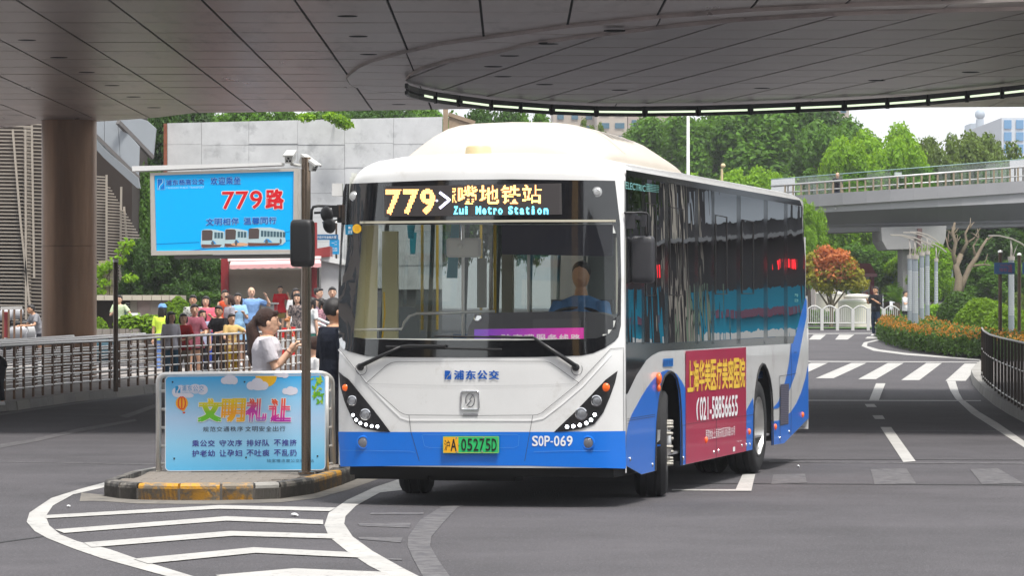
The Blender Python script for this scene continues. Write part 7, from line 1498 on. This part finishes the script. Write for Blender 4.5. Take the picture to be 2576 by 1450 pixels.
# palm (cycad)
def cycad(px, Y, yb, yt, label, n=26):
    p = P(px, HY, Y); g = gz(Y); zc = P(px, yb, Y).z; R = P(px, yt, Y).z-zc; t = thing('cycad_palm', label, 'palm', (p.x, Y, g)); m = M(); m.tube([(p.x, Y, g), (p.x, Y, zc)], [.18, .15], 10); m.build('trunk', bark, t); r = random.Random(5)
    for k in range(n):
        a = k*2.4; e = r.uniform(.3, 1.35); d = V3(cos(a)*cos(e), sin(a)*cos(e), sin(e)); L_ = R*r.uniform(.9, 1.25); sd_ = d.cross(V3(0, 0, 1)).normalized(); mm = M(); pts = [V3(p.x, Y, zc)+d*L_*s-V3(0, 0, .45*L_*s*s*cos(e)) for s in [i/9 for i in range(10)]]
        mm.tube(pts, [.012]*9+[.004], 5)
        for i in range(1, 9):
            for s in (-1, 1): w = .26*R*sin(pi*i/10)+.05; q = pts[i]; f_ = (pts[i]-pts[i-1]).normalized(); mm.add([q-f_*.03, q+f_*.03, q+sd_*s*w+f_*w*.6-V3(0, 0, w*.2)], [(0, 1, 2)])
        mm.build('frond', L_md, t)
cycad(2255, 148, 762, 712, 'cycad palm with arching fronds behind the man in black'); cycad(2155, 152, 750, 715, 'smaller cycad palm half hidden by the maple', 16)
# bare sculptural trunk
t = thing('twisted_tree', 'pale twisted bare tree trunk with forking limbs under the footbridge', 'tree', (*P(2412, HY, 146)[:2], gz(146))); m = M(); r = random.Random(11)
def limb(pts, r0, r1): n = len(pts); m.tube([P(x, y, 146+d) for x, y, d in pts], [.62*(r0+(r1-r0)*i/(n-1))*random.uniform(.9, 1.15) for i in range(n)], 10)
limb([(2404,790,0),(2408,740,0),(2412,700,0),(2405,670,.2),(2418,640,.3)], .30, .17); limb([(2412,745,0),(2425,705,.1),(2440,672,.3),(2455,650,.4),(2470,622,.6),(2484,600,.8)], .22, .07); limb([(2405,670,.2),(2398,640,.2),(2404,612,.2),(2396,585,.3),(2402,560,.4)], .16, .07)
limb([(2418,640,.3),(2432,612,.4),(2428,588,.4),(2440,566,.5)], .13, .05); limb([(2440,672,.3),(2458,668,.3),(2478,666,.4),(2492,668,.5)], .09, .03); limb([(2455,650,.4),(2448,620,.5),(2462,596,.6),(2458,575,.6)], .09, .03); limb([(2398,640,.2),(2385,622,.3),(2380,600,.3)], .08, .03); limb([(2432,612,.4),(2450,600,.5),(2466,574,.6)], .07, .02); limb([(2418,640,.3),(2402,655,.3),(2386,650,.3)], .05, .02)
for k in range(16):
    x, y = r.choice(((2405,612),(2396,590),(2430,600),(2440,575),(2462,600),(2470,620),(2484,605),(2385,610),(2450,640),(2476,664))); a_ = r.uniform(-2.6, -.5); l_ = r.uniform(14, 34); limb([(x, y, .4), (x+l_*.5*cos(a_), y+l_*.5*sin(a_)+r.uniform(-3, 3), .5), (x+l_*cos(a_), y+l_*sin(a_), .6)], .05, .015)
m.build('trunk', barkp, t, smooth=True, kind=None)
# ---------------------------------------------------------------- footbridge at the right
YB2 = 150.; fb = thing('footbridge', 'curving grey footbridge with a glass and steel parapet crossing behind the bus', 'bridge', (*P(2300, HY, YB2)[:2], gz(YB2)))
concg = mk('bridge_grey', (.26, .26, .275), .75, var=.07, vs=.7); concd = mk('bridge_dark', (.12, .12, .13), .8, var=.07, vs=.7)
xs3 = list(range(1940, 2760, 60)); arcY = lambda x: YB2+4*((x-2300)/400)**2
def lay(name, f0, f1, d0, mat, dep=.4): 
    for a, b in zip(xs3[:-1], xs3[1:]):
        pass
    m = M(); A_ = [P(x, f0(x), arcY(x)+d0) for x in xs3]; B_ = [P(x, f1(x), arcY(x)+d0) for x in xs3]; m.ribbon(A_, B_); m.ribbon(A_, [p+V3(0, dep, 0) for p in A_]); m.ribbon(B_, [p+V3(0, dep, 0) for p in B_]); m.build(name, mat, fb)
L1 = lambda x: 491-(x-2018)*.0645; L2 = lambda x: 522-(x-2018)*.067; L3_ = lambda x: 537-(x-2018)*.049; L4 = lambda x: 571-(x-2018)*.020; L5 = lambda x: 588-(x-2018)*.033
lay('upper_fascia', L1, L2, 0, concg, 6.); lay('mid_fascia', L2, L3_, .15, mk('bridge_mid', (.31, .31, .325), .75), .3); lay('soffit', L3_, L4, .9, concd, .2); lay('girder', L4, L5, 1.0, mk('bridge_girder', (.17, .17, .18), .8), 3.)
m = M(); A_ = [P(x, L3_(x), arcY(x)+.15) for x in xs3]; B_ = [P(x, L4(x), arcY(x)+1.0) for x in xs3]; m.ribbon(A_, B_); m.build('splayed_underside', concd, fb)
rt1 = lambda x: 465-(x-1984)*.0765; gt = lambda x: 448-(x-1984)*.080
def rl(name, f, r, mat, d=.1): m = M(); m.tube([P(x, f(x), arcY(x)+d) for x in xs3], r, 6); m.build(name, mat, fb, smooth=True)
rl('handrail', rt1, .045, mk('rail_silver', (.5, .5, .5), .4, .5)); rl('lower_rail', lambda x: (rt1(x)*.35+L1(x)*.65), .03, mk('rail_silver', (.5, .5, .5), .4, .5)); rl('glass_rail', gt, .018, mk('rail_glass_edge', (.25, .38, .36), .3), .2)
for k in range(34):
    x = 1975+k*20.2; m = M(); m.bar(P(x, rt1(x), arcY(x)+.1), P(x, L1(x), arcY(x)+.1), .07, .05, (0, 1, 0)); m.build('parapet_post', mk('parapet_tan', (.28, .22, .15), .6), fb)
bgls = glass('parapet_glass', (.72, .82, .78), .6, .06)
for a, b in zip(xs3[:-1], xs3[1:]): m = M(); m.add([P(a, gt(a), arcY(a)+.2), P(b, gt(b), arcY(b)+.2), P(b, L1(b), arcY(b)+.2), P(a, L1(a), arcY(a)+.2)], [(0, 1, 2, 3)]); m.build('glass_panel', bgls, fb)
for a, b in zip(xs3[:-1], xs3[1:]): m = M(); m.add([P(a, gt(a)+6, arcY(a)+5.5), P(b, gt(b)+6, arcY(b)+5.5), P(b, L1(b)-2, arcY(b)+5.5), P(a, L1(a)-2, arcY(a)+5.5)], [(0, 1, 2, 3)]); m.build('glass_panel', bgls, fb)
m = M(); q = [P(x, y, 150.6) for x, y in [(2217,572),(2381,568),(2379,600),(2370,625),(2232,628),(2219,605)]]; m.poly(q, (0, 4., 0)); m.build('pier_cap', mk('pier_grey', (.30, .295, .30), .8, var=.06), fb)
m = M(); a, b = P(2272, 624, 151), P(2334, 624, 151); m.box((a.x, 151, gz(151)), (b.x, 153.2, a.z+.02)); m.build('pier', mk('pier_grey', (.30, .295, .30), .8), fb)
m = M(); a = P(2314, 575, 150.4); m.box((a.x-.09, 150.35, P(0, 700, 150).z), (a.x+.09, 150.6, a.z)); m.build('drain_pipe', mk('pipe_plum', (.12, .07, .07), .6), fb)
t = thing('bridge_box', 'white equipment box on a stand on the footbridge parapet', 'box', tuple(P(2259, 450, 151))); m = M(); c = P(2259, 440, 151); m.obox(c, (.14, 0, 0), (0, .14, 0), (0, 0, .10)); m.build('case', white_metal, t); m = M(); m.bar(c, P(2259, 470, 151), .08, .08, (0, 1, 0)); m.bar(P(2243, 446, 151), P(2274, 446, 151), .05, .05); m.build('stand', white_metal, t)
# light columns with curved blades
lc_m = mk('lamp_column', (.30, .34, .38), .45, .3, var=.05); blade_m = mk('lamp_blade', (.50, .46, .42), .4, .2)
lamp0 = None
for px, yt, yb, Y, w, lab in ((2302, 645, 812, 112, 14, 'grey perforated light column standing in front of the others by the orange hedge'), (2289, 644, 800, 117, 13, 'grey perforated light column just left of the front one'), (2319, 637, 802, 121, 13, 'grey light column third from the left in the cluster'), (2333, 634, 760, 128, 12, 'grey light column fourth from the left, close behind the third'), (2355, 652, 757, 140, 10, 'shorter grey light column standing apart right of the cluster'), (2394, 672, 750, 150, 9, 'farthest and smallest grey light column in front of the twisted tree'), (2544, 648, 838, 108, 16, 'large grey light column at the right behind the navy route plates')):
    g = gz(Y)+.1; p = P(px, HY, Y); zt = P(px, yt+4, Y).z; hc = zt-g
    if lamp0 is None:
        t = lamp0 = thing('light_column', lab, 'street light', (p.x, Y, g), 0, 'perforated light columns'); h0 = hc; m = M(); m.ell([(0, 0, 0, .105, .105), (0, 0, hc*.985, .095, .095)], 18); m.build('shaft', lc_m, t, smooth=True, edge=40, local=True)
        m = M(); m.ell([(0, 0, hc*.985, .115, .115), (0, 0, hc*1.03, .12, .12)], 18); m.build('collar', blade_m, t, smooth=True, edge=40, local=True)
        dm = mk('column_slot', (.68, .70, .70), .5)
        m = M()
        for r_ in range(21):
            for c_i in range(-2, 3): a = radians(-90+c_i*24); z = hc*.36+r_*hc*.0235; x, y = .101*cos(a), .101*sin(a); m.obox((x, y, z), V3(-sin(a), cos(a), 0)*.012, V3(cos(a), sin(a), 0)*.003, (0, 0, .016))
        m.build('slots', dm, t, kind='stuff', local=True)
        m = M(); m.tube([(0, 0, hc), (0, -.02, hc*1.12), (-.02, -.03, hc*1.22)], [.045, .035, .025], 8); m.tube([(.06, 0, hc*1.02), (.13, 0, hc*1.10), (.22, 0, hc*1.17)], [.02, .015, .01], 6); m.build('arm', blade_m, t, smooth=True, local=True)
        m = M(); pts = [V3(-.75, 0, hc*1.27), V3(-.4, 0, hc*1.268), V3(0, 0, hc*1.235), V3(.3, 0, hc*1.185), V3(.55, 0, hc*1.125)]
        for a, b in zip(pts[:-1], pts[1:]): m.bar(a, b, .22, .035)
        m.build('blade', blade_m, t, local=True); base_w = 14*112/F/.21
    else: k = hc/h0; dup(lamp0, (p.x, Y, g), radians(random.uniform(-6, 6)), lab, None, (w*Y/F/.21,)*2+(k,))
t = thing('lamp_mast', 'slim white lamp mast rising behind the roof pod of the bus', 'mast', (*P(1731, HY, 140)[:2], gz(140))); m = M(); m.tube([P(1731, 760, 140), P(1731, 240, 140)], [.09, .05], 10); m.build('shaft', white_metal, t, smooth=True)
t = thing('street_lamp', 'small cream street lamp rising just above the bus roof', 'street lamp', (*P(1819, HY, 150)[:2], gz(150))); m = M(); m.tube([P(1816, 760, 150), P(1816, 424, 150)], .05, 8); m.build('shaft', mk('aged_cream', (.62, .50, .28), .5), t); m = M(); m.ball(P(1819, 417, 150), (.10, .1, .1), 12, 8); m.build('head', mk('aged_cream', (.62, .50, .28), .5), t, smooth=True)
# round white tanks
for x0, x1, y0, y1, Y, lab in ((2052,2122,731,762,151,'tall round white tank at the left under the maple'), (2124,2190,739,765,151,'round white tank on the right of the group'), (2108,2200,751,779,146,'low wide white tank in front of the other two')):
    p = P((x0+x1)/2, HY, Y); R = (x1-x0)/2*Y/F; zt, zb = P(0, y0, Y).z, gz(Y); zr = zt-(zt-P(0, y1, Y).z)*.28; t = thing('round_tank', lab, 'tank', (p.x, Y, zb), 0, 'round white tanks'); m = M(); m.lathe((p.x, Y, zb), [(R, 0), (R, zr-zb)], (0, 0, 1), 32); m.build('drum', mk('tank_cream', (.66, .62, .54), .5, var=.04), t, smooth=True); m = M(); m.lathe((p.x, Y, zr), [(R*1.03, -.04), (R*1.03, .02), (R*.7, (zt-zr)*.75), (0, zt-zr)], (0, 0, 1), 32); m.build('lid', mk('tank_lid', (.72, .70, .64), .45), t, smooth=True, edge=50)
# arched white fence
def arch_fence(x0, x1, n, Y, yt, yb, lab, mat):
    g = gz(Y)+.1; a, b = P(x0, HY, Y), P(x1, HY, Y); W_a = (b.x-a.x)/n; ht = P(0, yt, Y).z-g; t = thing('garden_fence', lab, 'fence', (a.x, Y, g))
    for i in range(n):
        xl = a.x+i*W_a; m = M(); m.box((xl-.055, Y-.04, g-.1), (xl+.055, Y+.04, g+ht*.88)); m.build('post', mat, t)
        m = M(); m.tube([(xl+W_a*j/8, Y, g+ht*(.80+.20*sin(pi*j/8))) for j in range(9)], .028, 6); m.build('arch', mat, t); m = M(); m.tube([(xl, Y, g+ht*.22), (xl+W_a, Y, g+ht*.22)], .022, 6); m.build('bottom_rail', mat, t)
        for j in range(1, 8): x = xl+W_a*j/8; m = M(); m.tube([(x, Y, g+ht*.22), (x, Y, g+ht*(.79+.20*sin(pi*j/8)))], .012, 5); m.build('picket', mat, t)
arch_fence(1990, 2262, 7, 138, 770, 818, 'white arched garden fence in front of the round tanks', mk('fence_white', (.58, .58, .56), .5))
fence('garden_fence', 'pale blue-grey picket fence to the right of the light columns', [G(2334, 812, .1), G(2372, 812, .1), G(2425, 812, .1)], .75, 3, .2, .03, mk('fence_bluegrey', (.42, .46, .50), .5), fr=[.72, .60, .12], railr=.02, railmat=mk('fence_bluegrey', (.42, .46, .50), .5))
b = G(2390, 812, .1); t = thing('fence_pillar', 'thick pale fence pillar with a ball finial at the round shrubs', 'pillar', tuple(b)); m = M(); m.box((b.x-.08, b.y-.08, b.z), (b.x+.08, b.y+.08, b.z+.82)); m.build('pillar_shaft', mk('fence_bluegrey', (.42, .46, .50), .5), t); m = M(); m.ball((b.x, b.y, b.z+.9), .08, 10, 8); m.build('finial', mk('fence_bluegrey', (.42, .46, .50), .5), t, smooth=True)
# maroon kiosk at right
Yk = 156.; t = thing('kiosk', 'small maroon-roofed kiosk with an advertising panel behind the man in black', 'kiosk', (*P(2185, HY, Yk)[:2], gz(Yk))); mr_ = mk('kiosk_maroon2', (.22, .03, .04), .5)
m = M(); a, b = P(2125, 668, Yk), P(2203, 694, Yk); m.poly([P(x, y, Yk-.5) for x, y in [(2125,662),(2190,663),(2203,688),(2125,686)]], (0, 2.5, 0)); m.build('roof', mr_, t); m = M(); m.box((a.x, Yk-.6, P(0, 697, Yk).z), (b.x, Yk+2, P(0, 689, Yk).z)); m.build('eave', mk('eave_pink', (.45, .20, .22), .5), t)
m = M(); a, b = P(2189, 696, Yk), P(2198, 780, Yk); m.box((a.x, Yk-.2, gz(Yk)), (b.x, Yk+.1, a.z)); m.build('post', mr_, t); m = M(); a, b = P(2140, 697, Yk+.1), P(2188, 780, Yk+.1); m.box((a.x, Yk+.2, gz(Yk)), (b.x, Yk+1.8, a.z)); bx_ = m.build('panel', mk('kiosk_panel', (.45, .46, .45), .5), t)
S_ = facing(2170, 730, Yk+.18); m = M(); text(m, S_, '文明上海', (2152,735,2184,742), .01); m.build('lettering', red, bx_); m = M(); disc(m, S_, 2178, 727, 5, 3, .01); disc(m, S_, 2168, 758, 12, 6, .01); m.build('printed_leaf', L_br, bx_, kind='stuff')
signpost2(2254, 690, 800, [(2214,694,2262,705,[('东方明珠', (2222,697,2250,702), tb_)], nav), (2214,708,2290,714,[('陆家嘴', (2222,709,2262,713), tb_)], nav)], 'dark fingerpost with navy arms behind the maroon kiosk')
# people and car far off to the right
pr(2402, 755, 150, 90, 'distant person in a blue cap and white top above the round shrubs', c_('tee_white', (.7, .7, .7)), c_('trouser_navy', (.03, .04, .07)), hair='short', hairm=mk('cap_blue', (.05, .22, .55), .6), vox=.03)
pr(2493, 758, 150, -60, 'distant person in white seen over the broad dome shrub', c_('tee_palegrey', (.55, .6, .66)), c_('trouser_navy', (.03, .04, .07)), vox=.03)
pr(2541, 757, 152, 10, 'distant person in a yellow coat at the right', c_('coat_yellow', (.75, .50, .02)), c_('trouser_navy', (.03, .04, .07)), vox=.03, sleeve='long')
t = thing('parked_car', 'white car roof showing above the clipped shrubs', 'car', (*P(2375, HY, 152)[:2], gz(152))); c = t.location; m = M(); k = len(m.v)
m.poly([(c.x+x, c.y, c.z+z) for x, z in ((-1.9,.35),(-1.85,.75),(-1.1,.9),(-.6,1.4),(.7,1.42),(1.3,.95),(2.0,.85),(2.05,.35))], (0, 1.6, 0)); m.build('body', mk('car_white', (.7, .7, .7), .25, coat=.6), t); m = M(); m.poly([(c.x+x, c.y-.01, c.z+z) for x, z in ((-1.0,.92),(-.55,1.34),(.66,1.36),(1.15,.95))], (0, -.01, 0)); m.build('side_windows', b_black, t)
for dx in (-1.2, 1.3): m = M(); m.lathe((c.x+dx, c.y-.02, c.z+.33), [(0, 0), (.33, 0), (.33, .2)], (0, 1, 0), 20); m.build('wheel', rubber, t)
# ---------------------------------------------------------------- towers in the haze
def tower(label, x0, x1, yt, Y, dep, wall, win, cols, rows, wf=.6, hf=.5, y_bot=500, name='tower', rnd=False, cat='building'):
    a, b = P(x0, yt, Y), P(x1, yt, Y); t = thing(name, label, cat, ((a.x+b.x)/2, Y, 0)); m = M(); m.box((a.x, Y, 0), (b.x, Y+dep, a.z)); w = m.build('wall', wall, t); H1 = a.z-P(0, y_bot, Y).z; cw = (b.x-a.x)/cols; rh = H1/rows
    for i in range(cols):
        for j in range(rows): x = a.x+cw*(i+.5); z = a.z-rh*(j+.55); m = M(); m.box((x-cw*wf/2, Y-.12, z-rh*hf/2), (x+cw*wf/2, Y+.05, z+rh*hf/2)); m.build('window', win, t)
    return t
beige = mk('tower_beige', (.42, .36, .30), .7, var=.05, vs=.05); bglass = mk('tower_glass', (.05, .14, .20), .15, .3); pale = mk('tower_pale', (.55, .58, .62), .6); pglass = mk('tower_paleglass', (.14, .30, .50), .2, .2)
tower('beige and blue-glass office tower seen between the walkway and the bus roof', 1392, 1500, 180, 420, 30, beige, bglass, 3, 12, .45, .5, 560); tower('round-fronted beige tower bay beside the beige office tower', 1502, 1578, 200, 405, 30, beige, bglass, 2, 11, .62, .42, 560); tower('beige tower wing with narrow windows right of the round-fronted bay', 1580, 1700, 190, 425, 30, mk('tower_beige2', (.40, .33, .29), .7), bglass, 4, 11, .4, .45, 560)
tower('brownish tower top rising above the trees left of the sky gap', 2050, 2136, 200, 450, 30, beige, bglass, 3, 10, .5, .45, 500)
tower('pale blue-glass building at the right edge above the footbridge', 2520, 2640, 296, 380, 30, pale, pglass, 4, 6, .62, .72, 480)
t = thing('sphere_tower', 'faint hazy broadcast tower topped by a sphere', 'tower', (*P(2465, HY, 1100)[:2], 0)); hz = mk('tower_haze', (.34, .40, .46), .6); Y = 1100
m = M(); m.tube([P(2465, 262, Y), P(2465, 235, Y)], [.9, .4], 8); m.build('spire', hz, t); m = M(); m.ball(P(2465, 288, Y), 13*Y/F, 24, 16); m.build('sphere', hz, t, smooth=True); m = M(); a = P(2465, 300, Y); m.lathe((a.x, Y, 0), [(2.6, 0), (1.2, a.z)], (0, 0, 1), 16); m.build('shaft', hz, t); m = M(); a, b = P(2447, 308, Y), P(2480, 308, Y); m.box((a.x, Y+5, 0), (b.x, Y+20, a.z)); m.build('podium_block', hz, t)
for x, yt, lab in ((2500, 330, 'faint slab tower right of the sphere tower in the haze'),): a = P(x, yt, 1000); t = thing('hazy_tower', lab, 'building', (a.x, 1000, 0)); m = M(); m.box((a.x-2.4, 1000, 0), (a.x+2.4, 1015, a.z)); m.build('wall', hz, t); 
# haze in the air
m = M(); m.box((-700, -70, -2), (700, 1300, 130)); hzm = bpy.data.materials.new('air_haze'); hzm.use_nodes = True; q = hzm.node_tree; q.nodes.clear(); o = q.nodes.new('ShaderNodeOutputMaterial'); pv = q.nodes.new('ShaderNodeVolumePrincipled'); pv.inputs['Color'].default_value = (.92, .95, 1, 1); pv.inputs['Density'].default_value = .00035; pv.inputs['Anisotropy'].default_value = .2; q.links.new(pv.outputs[0], o.inputs['Volume']); SC.cycles.volume_bounces = 1
m.build('haze', hzm, None, kind='stuff')

# ---------------------------------------------------------------- unseen surroundings added for what the bus windows mirror
def slab(name, label, cx, cy, w, d, h, rz, mat, win=None, nx=6, nz=8, cat='building', wf=.7):
    t = thing(name, label, cat, (cx, cy, 0), rz); m = M(); m.box((-w/2, -d/2, 0), (w/2, d/2, h)); m.build('wall', mat, t, local=True)
    if win:
        for i in range(nx):
            for j in range(nz): x = -w/2+w*(i+.5)/nx; z = h*(j+.6)/nz; m = M(); m.box((x-w/nx*wf/2, -d/2-.08, z-h/nz*.32), (x+w/nx*wf/2, -d/2+.02, z+h/nz*.32)); m.build('window', win, t, local=True)
    return t
dkw = mk('block_dark', (.07, .06, .055), .6, var=.2, vs=.1); dkg = mk('block_glass', (.01, .015, .02), .08, .2); tan = mk('block_tan', (.52, .38, .20), .7, var=.1, vs=.2)
slab('added_block', 'added unseen dark office block, mirrored in the bus windscreen', -52, -26, 46, 16, 44, radians(180+55), dkw, dkg, 8, 10)
slab('added_block', 'second added unseen dark office block, behind the camera', -18, -58, 44, 14, 40, radians(180+14), dkw, dkg, 8, 9)
slab('added_block', 'third added unseen dark office block, behind the camera to the right', 28, -66, 40, 14, 34, radians(180-16), dkw, dkg, 7, 8)
slab('added_pylon', 'added unseen tall sand coloured pylon, mirrored in the windscreen', -2.5, -32, 3.6, 2, 32, radians(180), mk('pylon_gold', (.95, .58, .22), .6))  # added pylon, coloured bright to stand in for a sunlit reflection
slab('added_pylon', 'second added unseen sand coloured pylon, further round', -31, -8, 1.0, 1.0, 24, radians(240), tan)
slab('added_block', 'added unseen dark block to the far left', -70, 20, 40, 14, 30, radians(90), dkw, dkg, 6, 6)
sh = slab('added_shop_row', 'added unseen dark glazed shop row at the right, mirrored in the side windows', 34, 88, 40, 8, 11, radians(-24), mk('shop_dark', (.035, .035, .04), .4), None)  # added unseen shops, coloured for the side window reflections
pb_ = mk('shop_poster', (.0, .20, .32), .4); led_r = mk('shop_led_red', (.5, .01, .02), .5, emit=(1, .02, .03), es=.9)
def shl(x): return x
for k in range(9):
    x = -18.5+k*4.2; w_ = (2.1, 1.3, 2.7)[k % 3]; m = M(); m.box((x, -4.14, 1.0), (x+w_, -4.02, (3.0, 2.4, 2.8)[k % 3])); m.build('poster_panel', pb_, sh, local=True)
    m = M(); m.box((x+.15, -4.18, 1.1), (x+w_-.15, -4.15, 1.75)); m.build('poster_strip', mk('poster_strip_white', (.50, .52, .52), .5), sh, local=True)
    m = M(); m.box((x+.3, -4.2, 2.1), (x+w_-.4, -4.17, 2.3)); m.build('poster_text_band', mk('poster_red_band', (.12, .05, .09), .5), sh, local=True)
    m = M(); m.box((x+w_+.1, -4.1, .2), (min(x+3.1, x+w_+.9), -4.03, 3.0)); m.build('shop_door', mk('door_pale_green', (.16, .24, .17), .5), sh, local=True)
    m = M(); m.box((x+.2, -4.1, 4.5), (x+2.6, -4.03, 5.3)); m.build('upper_window', mk('sky_tone_pane', (.30, .34, .38), .3), sh, local=True)  # pale panes give the reflection a sky-like tone
    m = M()
    for j in range(5):
        if (j*7+k*3) % 4 and (k > 2 or j == 1): m.box((x+j*.42, -4.2, 3.25), (x+j*.42+.3, -4.1, 3.25+(.35, .22, .3)[j % 3]))
    if m.v: m.build('led_sign', led_r, sh, kind='stuff', local=True)
    m = M(); m.box((x+3.2, -4.25, 0), (x+3.45, -4.02, 6.5)); m.build('pilaster', mk('shop_pilaster', (.30, .28, .24), .6), sh, local=True)
m = M(); m.box((-20, -4.6, 4.05), (20, -4.0, 4.15)); m.build('canopy_edge', mk('shop_pale', (.13, .14, .15), .6), sh, local=True); m = M(); m.box((-20, -4.3, 5.6), (20, -4.0, 7.2)); m.build('upper_band', mk('shop_band', (.06, .065, .08), .5), sh, local=True)
tE = dup(tD, (24, 70, 0), 1., 'added unseen dark tree beyond the right edge', None, (1, 1, .8)); tE = dup(tD, (52, 64, 0), 2., 'second added unseen dark tree beyond the right edge', None, (1.2, 1.2, .9))  # unseen trees added to be mirrored in the bus side
bpy.data.objects.remove(_fo)
